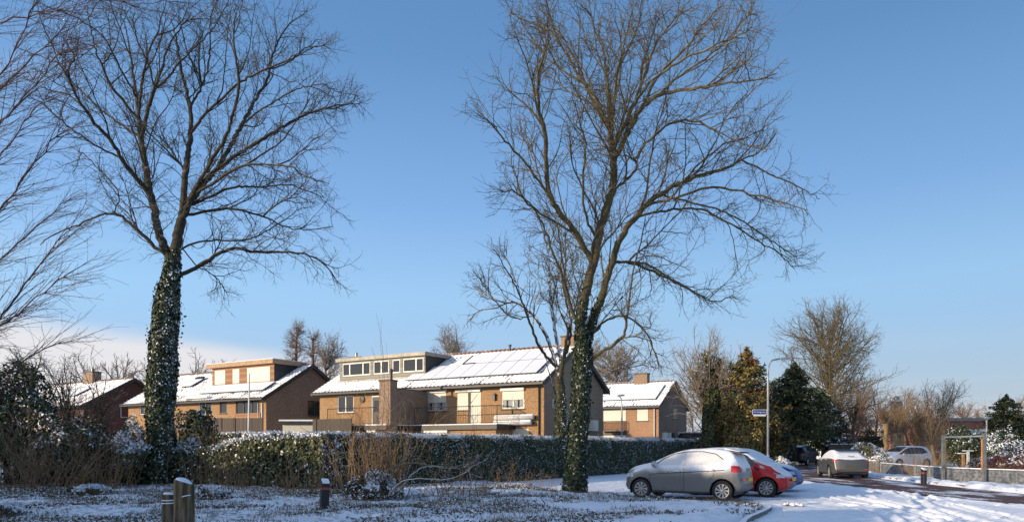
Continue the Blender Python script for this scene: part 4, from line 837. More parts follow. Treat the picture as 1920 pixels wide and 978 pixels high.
def make_car(name, label, loc, head, sp, mats, group='cars parked along the street'):
    """x runs forward, y to the car's left, z up; a body lofted from side, plan and cross-section curves"""
    L = sp['L']; Wd = sp['W'] / 2; root = empty(name, loc, math.atan2(head[1], head[0]), label, 'car', group)
    top, belt, bot, plan, tum = sp['top'], sp['belt'], sp['bot'], sp['plan'], sp['tum']
    xs = np.linspace(-L / 2, L / 2, 4000); zt = interp(top, xs); s = np.concatenate([[0], np.cumsum(np.hypot(np.diff(xs), np.diff(zt)))])
    n = int(s[-1] / .028); st = np.interp(np.linspace(0, s[-1], n), s, xs); zt = interp(top, st); zb = interp(bot, st); zs = np.minimum(interp(belt, st), zt - .02)
    hw = Wd * interp(plan, st); ht = hw * interp(tum, st); zs = np.maximum(zs, zb + .04)
    rings = []
    for i in range(n):
        b, t, sh, w_, w2 = zb[i], zt[i], zs[i], hw[i], ht[i]; dz = sh - b
        cp = np.array([(0, b), (w_ * .6, b), (w_ * .90, b + .015), (w_ * .965, b + min(.09, dz * .2)), (w_ * .985, b + dz * .38), (w_ * 1.0, b + dz * .62), (w_ * .985, b + dz * .90), (w_ * .955, sh + .01), (w2 + (w_ * .955 - w2) * .45, sh + (t - sh) * .46), (w2, sh + (t - sh) * .84), (w2 * .86, sh + (t - sh) * .965), (w2 * .5, t - .004), (0, t)])
        seg = [3, 3, 3, 6, 6, 6, 3, 9, 9, 4, 5, 5]; o = []
        for j in range(len(cp) - 1):
            p0, p1, p2, p3 = cp[max(j - 1, 0)], cp[j], cp[j + 1], cp[min(j + 2, len(cp) - 1)]
            m1 = (p2 - p0) * .5; m2 = (p3 - p1) * .5; ln = np.linalg.norm(p2 - p1)
            m1 = m1 / (np.linalg.norm(m1) + 1e-9) * ln; m2 = m2 / (np.linalg.norm(m2) + 1e-9) * ln
            for q in range(seg[j]):
                u = q / seg[j]; o.append((2 * u**3 - 3 * u**2 + 1) * p1 + (u**3 - 2 * u**2 + u) * m1 * .8 + (-2 * u**3 + 3 * u**2) * p2 + (u**3 - u**2) * m2 * .8)
        o.append(cp[-1]); o = np.array(o); full = np.vstack([np.stack([-o[:, 0], o[:, 1]], 1), np.stack([o[::-1][1:-1, 0], o[::-1][1:-1, 1]], 1)]); rings.append(full)
    rings = np.array(rings); k = rings.shape[1]
    V = np.stack([np.repeat(st[:, None], k, 1), rings[:, :, 0], rings[:, :, 1]], 2)
    # round the plan of nose and tail: points near the middle reach further out
    def endpull(xv, yv, zv):
        f = np.clip((np.abs(xv) - L / 2 + .45) / .45, 0, 1); return xv - np.sign(xv) * f * 0.16 * (np.abs(yv) / Wd) ** 2.4
    V[:, :, 0] = endpull(V[:, :, 0], V[:, :, 1], V[:, :, 2])
    V = V.reshape(-1, 3); wr = sp['wr'] + .055; wx = sp['wheels']; zc = sp['wr']
    for cx in wx:                                  # wheel arches: snap the nearest points onto a circle
        dx = V[:, 0] - cx; dz = V[:, 2] - zc; r = np.hypot(dx, dz); m = (np.abs(V[:, 1]) > Wd * .6) & (np.abs(r - wr) < .016); V[m, 0] = cx + dx[m] / r[m] * wr; V[m, 2] = zc + dz[m] / r[m] * wr
    idx = np.arange(n * k).reshape(n, k); nx = np.roll(idx, -1, 1); Fq = np.stack([idx[:-1], nx[:-1], nx[1:], idx[1:]], 2).reshape(-1, 4)
    cen = V[Fq].mean(1); nor = np.cross(V[Fq[:, 2]] - V[Fq[:, 0]], V[Fq[:, 3]] - V[Fq[:, 1]]); nor /= np.linalg.norm(nor, axis=1)[:, None] + 1e-9
    keep = np.ones(len(Fq), bool)
    for cx in wx: keep &= ~((np.hypot(cen[:, 0] - cx, cen[:, 2] - zc) < wr) & (np.abs(cen[:, 1]) > Wd * .6))
    region = np.zeros(len(Fq), int)                # 0 body, then the regions of the spec
    for ri, rg_ in enumerate(sp['regions']):
        x_, y_, z_ = cen.T
        if rg_['on'] == 'side': m = in_poly(x_, z_, rg_['poly']) & (np.abs(y_) > Wd * .45) & (np.abs(nor[:, 1]) > .4)
        elif rg_['on'] == 'rear': m = in_poly(y_, z_, rg_['poly']) & (x_ < rg_['x'])
        elif rg_['on'] == 'front': m = in_poly(y_, z_, rg_['poly']) & (x_ > rg_['x'])
        elif rg_['on'] == 'top': m = in_poly(x_, y_, rg_['poly']) & (z_ > rg_['z'])
        region[m & (region == 0)] = ri + 1
    def out_mesh(nm, mask, mat, push=0.0, parent=root):
        f = Fq[mask]
        if not len(f): return None
        u, inv = np.unique(f.ravel(), return_inverse=True); v = V[u].copy(); f2 = inv.reshape(-1, 4)
        if push:
            nn = np.zeros((len(u), 3)); np.add.at(nn, f2.ravel(), np.repeat(nor[mask], 4, 0)); nn /= np.linalg.norm(nn, axis=1)[:, None] + 1e-9; v += nn * push
        return mesh_np(nm, v, f2, mat, None, parent, True)
    flip = (nor[:, 2] * (cen[:, 2] - .7)).mean() < 0
    if flip: Fq = Fq[:, ::-1]; nor = -nor
    body = out_mesh('body', keep & (region == 0), mats['paint'])
    for e_ in (0, n - 1): mesh_np('end_cap', V[idx[e_]], np.array([list(range(k))]), mats['paint'], None, body)
    for ri, rg_ in enumerate(sp['regions']): out_mesh(rg_['name'], keep & (region == ri + 1), rg_['mat'] if not isinstance(rg_['mat'], str) else M[rg_['mat']], rg_.get('push', 0))
    # underside and arch liners
    MB().box(-L / 2 + .3, L / 2 - .3, -Wd * .55, Wd * .55, .17, .32).build('underbody', M['black'], body)
    for cx in wx:
        for sd in (-1, 1):
            m = MB(); a = [math.pi * (-.12 + 1.24 * i / 16) for i in range(17)]
            for i in range(16):
                p = [(cx + (wr + .003) * math.cos(t), zc + (wr + .003) * math.sin(t)) for t in (a[i], a[i + 1])]
                m.quad((p[0][0], sd * Wd * .97, p[0][1]), (p[1][0], sd * Wd * .97, p[1][1]), (p[1][0], sd * Wd * .55, p[1][1]), (p[0][0], sd * Wd * .55, p[0][1]))
                m.poly([(cx, sd * Wd * .56, zc), (p[0][0], sd * Wd * .56, p[0][1]), (p[1][0], sd * Wd * .56, p[1][1])])
            m.build('arch_liner', M['black'], body)
            wh = empty('wheel', (cx, sd * (Wd - .115), zc)); wh.parent = root; r_ = sp['wr']; rr = r_ * sp.get('rim', .66)
            t = MB().lathe([(rr, -.09 * sd), (r_ * .93, -.10 * sd), (r_ * .99, -.07 * sd), (r_, 0), (r_ * .99, .07 * sd), (r_ * .93, .098 * sd), (rr * 1.02, .088 * sd), (rr, .06 * sd)], (0, 0, 0), 'y', 32).build('tyre', M['tyre'], wh, True)
            m = MB(); ns = sp.get('spokes', 10); yo = .075 * sd; tw_ = sp.get('twist', .18)
            m.lathe([(rr * .2, yo * .8), (rr * .2, yo + .012 * sd), (.01, yo + .016 * sd)], (0, 0, 0), 'y', 16)
            for i in range(ns):
                a0 = 2 * math.pi * i / ns; wd = math.pi / ns * .52
                pi_ = [(rr * .15 * math.cos(a0 - wd * 2), rr * .15 * math.sin(a0 - wd * 2)), (rr * .15 * math.cos(a0 + wd * 2), rr * .15 * math.sin(a0 + wd * 2)), (rr * .95 * math.cos(a0 + wd + tw_), rr * .95 * math.sin(a0 + wd + tw_)), (rr * .95 * math.cos(a0 - wd * 1.1 + tw_), rr * .95 * math.sin(a0 - wd * 1.1 + tw_))]
                m.prism(pi_, yo * .75, yo + .004 * sd, 'y')
            ring_o = [(rr * .90, yo * .6), (rr * .92, yo + .01 * sd), (rr * 1.01, yo + .012 * sd), (rr * 1.02, yo * .6)]
            m.lathe(ring_o, (0, 0, 0), 'y', 32); m.f = m.f[:-2] + m.f[-2:][:0]; m.m = m.m[:len(m.f)]
            m.build('rim', M['alloy'], wh); MB().lathe([(rr * .98, .0), (rr * .98, yo * .35), (.01, yo * .35)], (0, 0, 0), 'y', 20).build('brake_disc', M['black'], wh)
    # panel gaps, handles, mirrors
    def ysurf(x, z):
        i = int(np.argmin(np.abs(st - x))); r = rings[i]; h_ = r[(r[:, 0] > 0)]; h_ = h_[np.argsort(h_[:, 1])]; return float(np.interp(z, h_[:, 1], h_[:, 0]))
    for sd in (-1, 1):
        for li, line in enumerate(sp['gaps']):
            pl = []; 
            for a_, b_ in zip(line, line[1:]): pl += [(a_[0] + (b_[0] - a_[0]) * t / 12, a_[1] + (b_[1] - a_[1]) * t / 12) for t in range(13)]
            MB().tube([(x, sd * (ysurf(x, z_) + .001), z_) for x, z_ in pl], .0055, 4).build('door_gap', M['black'], body)
        for line in sp.get('creases', []):
            pl = [(line[0][0] + (line[1][0] - line[0][0]) * t / 24, line[0][1] + (line[1][1] - line[0][1]) * t / 24) for t in range(25)]
            MB().tube([(x, sd * (ysurf(x, z_) - .003), z_) for x, z_ in pl], .012, 6).build('crease_line', mats.get('crease_shade', mats['paint']), body)  # body crease; on the silver car its shade is painted as a dark line
        for hx, hz in sp['handles']:
            y_ = ysurf(hx, hz); MB().tube([(hx - .09, sd * (y_ + .005), hz - .006), (hx - .06, sd * (y_ + .03), hz), (hx + .06, sd * (y_ + .03), hz + .004), (hx + .09, sd * (y_ + .005), hz)], [.020, .028, .028, .020], 8).build('door_handle', mats.get('handle', mats['paint']), root, True)
        mx_, mz = sp['mirror']; y_ = ysurf(mx_, mz); m = MB(); m.tube([(mx_, sd * (y_ - .03), mz - .03), (mx_ + .01, sd * (y_ + .07), mz)], [.022, .018], 6)
        m2 = MB(); m2.tube([(mx_ + .08, sd * (y_ + .15), mz + .03), (mx_ + .05, sd * (y_ + .15), mz + .03), (mx_ - .02, sd * (y_ + .15), mz + .03), (mx_ - .05, sd * (y_ + .15), mz + .03)], [.045, .085, .095, .088], 12)
        mi_ = m2.build('mirror', mats.get('mirror', mats['paint']), root, True); m.build('mirror_arm', M['black'], mi_); MB().tube([(mx_ - .0505, sd * (y_ + .15), mz + .03), (mx_ - .053, sd * (y_ + .15), mz + .03)], .078, 12).build('mirror_glass', M['frost'] if sp.get('frost') else M['carglass'], mi_)
    if 'rearplate' in sp:
        px_, pz, pm = sp['rearplate']; pl = MB().box(px_ - .012, px_, -.26, .26, pz - .055, pz + .055).build('number_plate', M['plate'] if pm else plain('dirty_number_plate', (0.07, 0.06, 0.04), .6, scale=20), root)
    if 'extra' in sp: sp['extra'](root, ysurf)
    return root
def lerp2(a, b, t): return (a[0] + (b[0] - a[0]) * t, a[1] + (b[1] - a[1]) * t)
# small five-door hatchback: front at +x
def hatch(L=3.85, W=1.67, H=1.50, hood=0.92, frost=True, win='frost', style=0):
    h = L / 2
    d = dict(L=L, W=W, wr=.295, wheels=(-h + .62, h - .72), rim=.68, frost=frost,
        top=[(-h, .50), (-h + .02, .62), (-h + .05, .86), (-h + .10, .98), (-h + .22, 1.16), (-h + .42, 1.40), (-h + .62, H - .055), (-h + 1.15, H - .005), (-.25, H), (.15, H - .025), (.45, 1.37), (.80, 1.16), (1.03, hood + .07), (1.20, hood + .02), (h - .45, hood - .08), (h - .18, .74), (h - .05, .60), (h - .01, .50), (h, .44)],
        belt=[(-h, .45), (-h + .1, .92), (-h + .4, .99), (-.6, .955), (.4, .91), (.95, .87), (h - .6, .76), (h - .2, .62), (h, .40)],
        bot=[(-h, .36), (-h + .12, .28), (-h + .4, .22), (0, .19), (h - .4, .21), (h - .1, .24), (h, .34)],
        plan=[(-h, .84), (-h + .08, .90), (-h + .3, .955), (-.8, 1.0), (.6, 1.0), (h - .6, .97), (h - .25, .90), (h - .08, .82), (h, .74)],
        tum=[(-h, .80), (-h + .1, .78), (-h + .5, .70), (-.8, .69), (.0, .70), (.5, .74), (1.0, .82), (h - .5, .84), (h, .85)],
        gaps=[[(.93, .80), (.90, .45), (.84, .27)], [(-.12, .93), (-.12, .24)], [(-.98, .92), (-1.0, .74), (-.86, .60)], [(.84, .262), (-.9, .252)]],
        handles=[(.13, .87), (-.88, .90)], mirror=(.83, .93), creases=[[(.95, .875), (-1.35, .945)]] if style == 0 else [],
        regions=[])
    sw = [(.92, .94), (.50, 1.27), (.18, 1.405), (-.25, 1.44), (-.85, 1.42), (-1.18, 1.30), (-1.33, 1.06), (-.9, .99)]
    d['regions'] = [dict(name='side_window', on='side', poly=sw, mat=win, push=-.006),
        dict(name='windscreen', on='top', poly=[(.98, -.60), (.98, .60), (.20, .52), (.20, -.52)], z=.94, mat=win, push=-.004),
        dict(name='rear_window', on='rear', poly=[(-.52, 1.04), (-.46, 1.36), (.46, 1.36), (.52, 1.04)], x=-h + .5, mat=win, push=-.004),
        dict(name='tail_lamp', on='rear', poly=[(-1, 1.03), (-1, .80), (-.56, .84), (-.52, .93), (-.62, 1.01)], x=-h + .36, mat='lamp_red', push=.006),
        dict(name='tail_lamp', on='rear', poly=[(1, 1.03), (1, .80), (.56, .84), (.52, .93), (.62, 1.01)], x=-h + .36, mat='lamp_red', push=.006),
        dict(name='headlamp', on='front', poly=[(-1, .62), (-1, .74), (-.55, .70), (-.57, .60)], x=h - .36, mat='lamp_clear', push=.006),
        dict(name='headlamp', on='front', poly=[(1, .62), (1, .74), (.55, .70), (.57, .60)], x=h - .36, mat='lamp_clear', push=.006),
        dict(name='grille', on='front', poly=[(-.42, .27), (-.46, .42), (.46, .42), (.42, .27)], x=h - .4, mat='black', push=.004)]
    return d
A_ = dict(paint=paint('silver_paint_frosted', (0.22, 0.22, 0.215), .66, 1.06, .6, snowlo=.30, snowhi=.5), crease_shade=M['dark'], handle=plain('handle_silver', (0.75, 0.76, 0.78), .4, .2, var=.1), mirror=plain('mirror_dark_silver', (0.35, 0.35, 0.34), .5, .3))
fr = paint('frost_over_glass', (0.30, 0.31, 0.33), .60, 1.0, 0, rough=.5, snowlo=.5, snowhi=.8, snowc=(.62, .62, .63))
fr2 = paint('snow_over_glass', (0.1, 0.1, 0.11), .2, .4, 0, rough=.5)
sA = hatch(3.66, 1.66, 1.50); 
sA['top'] = [(-1.83, .50), (-1.80, .70), (-1.74, .93), (-1.66, 1.10), (-1.50, 1.33), (-1.38, 1.41), (-1.2, 1.455), (-.76, 1.495), (-.3, 1.485), (.09, 1.42), (.39, 1.32), (.67, 1.19), (.94, 1.08), (1.28, 1.005), (1.60, .90), (1.74, .79), (1.81, .64), (1.83, .48)]
sA['belt'] = [(-1.83, .45), (-1.7, .90), (-1.4, 1.0), (-.6, .985), (.4, .95), (.9, .93), (1.2, .85), (1.6, .68), (1.83, .42)]; sA['wheels'] = (-1.22, 1.20); sA['mirror'] = (.74, 1.0)
sA['creases'] = [[(.9, .735), (-1.3, .885)]]; sA['handles'] = [(.08, .835), (-.92, .885)]
sA['regions'][0]['poly'] = [(.80, .985), (.56, 1.17), (.25, 1.315), (-.1, 1.385), (-.6, 1.40), (-1.0, 1.33), (-1.28, 1.12), (-.8, 1.03)]
sA['regions'][1].update(poly=[(.92, -.60), (.92, .60), (.10, .52), (.10, -.52)], z=1.0); sA['regions'][3]['poly'] = [(-1, 1.02), (-1, .80), (-.56, .84), (-.50, .90), (-.62, 1.0)]; sA['regions'][4]['poly'] = [(1, 1.02), (1, .80), (.56, .84), (.50, .90), (.62, 1.0)]
sA['regions'][5].update(poly=[(-1, .66), (-1, .84), (-.46, .72), (-.50, .62)]); sA['regions'][6].update(poly=[(1, .66), (1, .84), (.46, .72), (.50, .62)])
sA['spokes'] = 9; sA['twist'] = .35; sA['rearplate'] = (-3.66 / 2 + .02, .60, 1)
for r_ in sA['regions']:
    if 'window' in r_['name'] or r_['name'] == 'windscreen': r_['mat'] = fr
    if r_['name'] == 'rear_window': r_['mat'] = fr2
def exA(root, ys):
    h = 1.83
    m = MB(); m.prism([(-h + .40, 1.44), (-h + .16, 1.375), (-h + .17, 1.35), (-h + .42, 1.39)], -.50, .50, 'y'); sp_ = m.build('roof_spoiler', plain('spoiler_plum_dark', (0.06, 0.03, 0.04), .4), root)
    MB().prism([(-h + .62, 1.47), (-h + .20, 1.40), (-h + .20, 1.41), (-h + .62, 1.50)], -.47, .47, 'y').build('spoiler_snow', M['snow'], sp_)
    MB().tube([(-h + .21, 0, 1.10), (-h + .235, .16, 1.14), (-h + .25, .34, 1.13)], .011, 5).build('rear_wiper', M['black'], root)
    for sd in (-1, 1):
        pl = [(.82, .98), (.56, 1.18), (.25, 1.325), (-.1, 1.395), (-.6, 1.41), (-1.0, 1.34), (-1.26, 1.16)]; pp = []
        for a_, b_ in zip(pl, pl[1:]): pp += [(a_[0] + (b_[0] - a_[0]) * t / 8, a_[1] + (b_[1] - a_[1]) * t / 8) for t in range(8)]
        MB().tube([(x, sd * (ys(x, z_) + .002), z_) for x, z_ in pp], .014, 5).build('window_seal', M['dark'], root)
        MB().tube([(x, sd * (ys(x, z_) + .001), z_) for x, z_ in [(-.12, .96 + .045 * i) for i in range(10)]], .010, 5).build('door_pillar', fr, root)
    MB().box(-h + .005, -h + .04, -.62, -.52, .48, .53).build('reflector', M['lamp_red'], root); MB().box(-h + .005, -h + .04, .55, .66, .60, .64).build('reflector', M['lamp_red'], root)
    for sd in (-1, 1): MB().tube([(x, sd * (ys(x, .235) + .004), .235) for x in (-.85, -.4, 0, .4, .82)], .028, 6).build('sill_strip', M['black'], root)
    MB().tube([(-.25, .1, 1.52), (-.35, .1, 1.62)], .006, 5).build('aerial', M['black'], root)
    MB().box(-h + .06, -h + .085, -.20, .20, .80, .92).build('tailgate_trim', M['zinc'], root)
sA['extra'] = exA
hd = (-.853, .522)
make_car('parked_car', 'silver five-door hatchback frosted with snow, parked nearest, facing left', (5.30, 21.95, 0.03), hd, sA, A_)
B_ = dict(paint=paint('red_paint_snowed', (0.48, 0.012, 0.014), .92, 1.25, .1, snowlo=.45, snowhi=.70), mirror=plain('red_mirror', (.42, .012, .014), .3))
sB = hatch(3.50, 1.62, 1.53, .98, style=1); sB['wheels'] = (-1.13, 1.10); sB['spokes'] = 10; sB['twist'] = 0; sB['rim'] = .70
for r_ in sB['regions']:
    if r_['name'] in ('windscreen', 'rear_window'): r_['mat'] = fr2
    if r_['name'] == 'side_window': r_['mat'] = 'carglass'
def exB(root, ys):
    h = 3.55 / 2
    for z_ in (.33, .38, .43): MB().tube([(h - .10, -.5, z_), (h + .012, -.2, z_), (h + .012, .2, z_), (h - .10, .5, z_)], .012, 5).build('grille_bar', M['grey'], root)
    MB().box(h - .01, h + .012, -.26, .26, .50, .61).build('number_plate', M['plate'], root)
    for sd in (-1, 1): MB().lathe([(.001, .0), (.055, .0), (.06, .02)], (h - .17, sd * .62, .36), 'y', 12).build('fog_lamp', M['black'], root)
sB['extra'] = exB
hb = (.853, -.522)
make_car('parked_car', 'red small hatchback with snow on its bonnet and windscreen, facing right, behind the silver hatchback', (7.22, 23.55, .02), hb, sB, B_)
C_m = dict(paint=paint('blue_paint_snowed', (0.010, 0.05, 0.24), 1.6, 2.0, .2, snowlo=.80, snowhi=.97))
sC = hatch(4.0, 1.68, 1.50, .95, style=1)
for r_ in sC['regions']:
    if r_['name'] in ('windscreen', 'rear_window'): r_['mat'] = fr2
    if r_['name'] == 'side_window': r_['mat'] = 'carglass'
make_car('parked_car', 'blue car with snowy windscreen, facing right, mostly hidden beyond the red hatchback', (8.3, 26.25, .02), hb, sC, C_m)
# the grey coupe-like hatchback seen from behind on the road
def big(L, W, H):
    d = hatch(L, W, H); h = L / 2; d['wr'] = .32; d['wheels'] = (-h + .85, h - .88)
    d['top'] = [(-h, .48), (-h + .02, .62), (-h + .06, .88), (-h + .14, 1.00), (-h + .30, 1.06), (-h + .75, H - .16), (-h + 1.25, H - .03), (-.1, H), (.25, H - .03), (.65, 1.28), (1.15, 1.0), (1.4, .94), (h - .4, .78), (h - .1, .60), (h, .44)]
    d['belt'] = [(-h, .45), (-h + .1, .92), (-h + .5, .98), (-.6, .96), (.6, .91), (1.1, .86), (h - .5, .72), (h, .42)]
    d['tum'] = [(-h, .78), (-h + .1, .78), (-h + .5, .66), (-.8, .64), (.0, .65), (.5, .68), (1.0, .78), (h - .5, .84), (h, .85)]; d['plan'] = [(-h, .78), (-h + .08, .87), (-h + .3, .945), (-1.0, 1.0), (.6, 1.0), (h - .6, .97), (h - .25, .90), (h - .08, .82), (h, .74)]
    d['handles'] = [(.2, .86), (-.85, .90)]; d['mirror'] = (1.0, .95); d['gaps'] = [[(1.1, .8), (1.05, .3)], [(-.05, .93), (-.05, .24)], [(-1.05, .92), (-1.1, .7)]]
    d['regions'][0]['poly'] = [(1.1, .93), (.62, 1.22), (.3, H - .12), (-.3, H - .07), (-1.0, H - .14), (-1.55, 1.08), (-1.0, .99)]
    d['regions'][2].update(poly=[(-.58, 1.05), (-.50, H - .13), (.50, H - .13), (.58, 1.05)], x=-h + 1.15)
    d['regions'][3].update(poly=[(-1, .94), (-1, .83), (-.62, .85), (-.60, .90)], x=-h + .3); d['regions'][4].update(poly=[(1, .94), (1, .83), (.62, .85), (.60, .90)], x=-h + .3)
    return d
sD = big(4.3, 1.78, 1.40); sD['rearplate'] = (-2.15 + .02, .60, 0); sD['spokes'] = 7
for r_ in sD['regions']:
    if r_['name'] in ('windscreen', 'rear_window', 'side_window'): r_['mat'] = fr2 if r_['name'] != 'side_window' else fr
def exD(root, ys):
    m = MB(); m.prism([(-1.18, 1.43), (-1.42, 1.375), (-1.42, 1.345), (-1.18, 1.38)], -.56, .56, 'y'); m.build('roof_spoiler', M['black'], root)
    MB().tube([(-1.98, -.15, 1.09), (-1.97, .15, 1.10)], .014, 5).build('rear_wiper', M['black'], root)
    MB().box(-2.17, -2.10, -.42, .42, .26, .33).build('diffuser', M['black'], root)
    for sd in (-1, 1): MB().box(-2.12, -2.02, sd * .62 - .08, sd * .62 + .08, .45, .48).build('reflector', M['lamp_red'], root)
sD['extra'] = exD
D_m = dict(paint=paint('grey_paint', (0.10, 0.105, 0.105), 1.02, 1.15, .5, snowlo=.4, snowhi=.7))
make_car('parked_car', 'grey hatchback seen from behind on the snowy road, red tail lamps', (16.75, 37.2, 0.0), (.20, .98), sD, D_m)
sE = big(4.5, 1.84, 1.62)
sE['top'] = [(-2.25, .5), (-2.23, .75), (-2.18, 1.02), (-2.08, 1.22), (-1.9, 1.48), (-1.6, 1.58), (-.8, 1.62), (.1, 1.61), (.4, 1.55), (.9, 1.24), (1.15, 1.10), (1.9, 1.0), (2.15, .75), (2.25, .5)]
sE['regions'][0]['poly'] = [(1.05, 1.12), (.55, 1.42), (.2, 1.52), (-.9, 1.53), (-1.55, 1.46), (-1.85, 1.2), (-1.0, 1.10)]; sE['belt'] = [(-2.25, .45), (-2.1, 1.0), (-1.5, 1.1), (.6, 1.04), (1.1, 1.0), (1.8, .85), (2.25, .42)]
sE['regions'][2].update(poly=[(-.62, 1.12), (-.55, 1.45), (.55, 1.45), (.62, 1.12)], x=-1.75); sE['rearplate'] = (-2.27, .70, 1)
for r_ in sE['regions']:
    if r_['name'] in ('windscreen', 'rear_window', 'side_window'): r_['mat'] = 'carglass'
E_m = dict(paint=paint('black_paint', (0.022, 0.024, 0.03), 2, 3, .3, snowlo=.75, snowhi=.95))
make_car('parked_car', 'dark estate car parked in the shade beneath the evergreens, seen from behind', (24.0, 60.5, .02), (.62, .78), sE, E_m)
sF = big(4.4, 1.78, 1.60)
sF['top'] = [(-2.2, .5), (-2.18, .75), (-2.12, 1.0), (-2.0, 1.22), (-1.75, 1.48), (-1.4, 1.57), (-.6, 1.6), (.0, 1.58), (.5, 1.44), (1.05, 1.14), (1.45, .98), (1.9, .84), (2.12, .65), (2.2, .48)]
sF['regions'][0]['poly'] = [(1.25, .99), (.6, 1.30), (.1, 1.47), (-.7, 1.49), (-1.3, 1.44), (-1.62, 1.12), (-1.0, 1.02)]
for r_ in sF['regions']:
    if r_['name'] in ('windscreen', 'rear_window', 'side_window'): r_['mat'] = 'carglass'
F_m = dict(paint=paint('white_paint_car', (0.62, 0.61, 0.57), 2, 3, .1, snowlo=.75, snowhi=.95))
make_car('parked_car', 'white family car parked side-on behind the low concrete fence', (28.6, 53.5, .0), (-.93, -.36), sF, F_m)
# ------------------------------------------------------------------ the big trees
S = 1.746
def z1_(pts, ox=0, oy=0): return [(ox + x / S, oy + y / S) for x, y in pts]
Y1 = 28.0
T1 = [([(300, 915), (301, 860), (303, 780), (305, 700), (310, 610), (318, 530), (325, 492)], .42, .30)]
def a1(pts, r0, r1=.02): T1.append((z1_(pts), r0, r1))
a1([(562, 860), (590, 740), (600, 660), (606, 600), (612, 520), (625, 440), (625, 350), (610, 290), (592, 240), (585, 150), (560, 60), (570, -60)], .24)
a1([(548, 850), (525, 790), (505, 690), (485, 600), (470, 500), (460, 440), (452, 350), (440, 278), (428, 190), (418, 110), (396, 50), (375, -80)], .20)
a1([(455, 380), (475, 190), (509, 124), (530, 54), (546, 0), (560, -120)], .09)
a1([(465, 482), (471, 400), (495, 321), (527, 235), (546, 155), (578, 107), (628, 43), (660, -60)], .13)
a1([(500, 300), (546, 262), (589, 203), (626, 166), (669, 128), (720, 60), (760, -20)], .07)
a1([(498, 290), (490, 214), (460, 160), (434, 86), (439, 43), (418, -60)], .06)
a1([(458, 400), (385, 310), (348, 257), (321, 187), (308, 150), (300, 107), (289, 54), (255, -60)], .08)
a1([(455, 452), (400, 410), (364, 385), (316, 348), (268, 300), (230, 262), (214, 214), (171, 198), (107, 176), (40, 150)], .09)
a1([(490, 628), (450, 590), (400, 530), (375, 470), (327, 423), (290, 375), (249, 321), (225, 257), (220, 220), (243, 198), (246, 160)], .11)
a1([(400, 530), (350, 495), (300, 470), (240, 425), (180, 380), (130, 330)], .05)
a1([(294, 350), (230, 308), (160, 297), (118, 278), (80, 250)], .04)
a1([(446, 316), (407, 251), (369, 171), (343, 123), (300, 86), (230, 48), (150, 20)], .06)
a1([(542, 838), (480, 785), (430, 735), (380, 695), (320, 705), (250, 740), (190, 760), (130, 800)], .09)
a1([(378, 695), (395, 640), (370, 600), (310, 540), (270, 500)], .03)
a1([(600, 720), (630, 640), (660, 580), (700, 510), (745, 440), (775, 340), (785, 270), (775, 200), (762, 120), (770, 40), (790, -60)], .13)
a1([(600, 700), (650, 620), (690, 580), (740, 510), (790, 410), (840, 320), (880, 260), (890, 180), (930, 90), (1000, 40)], .15)
a1([(655, 612), (720, 545), (800, 490), (870, 450), (940, 405), (1010, 370), (1100, 345), (1175, 338)], .11)
a1([(640, 640), (700, 600), (740, 570), (800, 540), (870, 538), (960, 545), (1000, 580), (1075, 600)], .07)
a1([(625, 680), (700, 640), (760, 610), (850, 615), (930, 600), (990, 620), (1060, 645)], .07)
a1([(612, 722), (680, 690), (740, 680), (800, 690), (870, 710), (930, 745), (1010, 755), (1090, 740)], .07)
T1.append((z1_([(575, 920), (620, 885), (670, 860), (720, 825), (770, 810), (830, 825), (900, 825), (960, 825), (1020, 835), (1070, 870), (1110, 930)]), .14, .02))
a1([(600, 830), (640, 790), (720, 785), (800, 790), (850, 770), (900, 740), (960, 700)], .05)
a1([(600, 560), (575, 510), (530, 455), (485, 412), (430, 380)], .05)
a1([(620, 440), (680, 360), (730, 320), (780, 270), (860, 230), (960, 190), (1040, 130)], .07)
a1([(595, 820), (640, 870), (690, 890), (730, 930), (740, 960)], .03)
a1([(880, 260), (940, 210), (1010, 160), (1060, 150)], .05)
a1([(625, 350), (670, 270), (690, 170), (685, 90), (700, 0), (720, -90)], .06)
a1([(790, 410), (850, 360), (920, 320), (980, 285), (1070, 275)], .05)
P1 = [(170, 390), (100, 260), (50, 150), (60, 20), (120, -90), (300, -150), (500, -130), (585, 0), (625, 100), (690, 185), (655, 240), (640, 300), (600, 345), (615, 410), (665, 440), (655, 540), (560, 500), (440, 560), (380, 520), (350, 470), (300, 480), (270, 520), (200, 440), (140, 420)]
Y2 = 23.6
T2 = [([(1077, 932), (1080, 860), (1088, 780), (1092, 700), (1093, 655), (1092, 622)], .26, .22)]
def a2(pts, r0, r1=.018): T2.append((z1_(pts, 860, 0), r0, r1))
def a3(pts, r0, r1=.018): T2.append((pts, r0, r1))
a3([(1090, 640), (1088, 600), (1093, 574), (1105, 523), (1116, 477), (1122, 440), (1135, 400), (1150, 350), (1152, 310), (1150, 285)], .19, .10)
a2([(507, 500), (495, 420), (490, 330), (485, 220), (470, 150), (440, 80), (425, 0), (400, -90)], .09)
a3([(1094, 655), (1108, 620), (1121, 575), (1137, 525), (1148, 487), (1160, 450), (1185, 415), (1210, 385), (1240, 360), (1295, 335), (1345, 320), (1400, 298), (1433, 280), (1456, 246)], .16)
a2([(445, 860), (400, 790), (370, 740), (320, 690), (290, 620), (287, 520), (285, 440), (262, 360), (255, 300), (270, 200), (300, 140), (290, 60)], .12)
a2([(515, 640), (540, 600), (590, 550), (575, 520), (540, 505)], .06)
a2([(505, 520), (540, 470), (560, 420), (600, 350), (650, 310), (720, 298), (800, 285), (880, 270), (960, 270), (1040, 240)], .10)
a2([(645, 688), (740, 640), (820, 610), (900, 620), (980, 640), (1060, 660), (1140, 690)], .06)
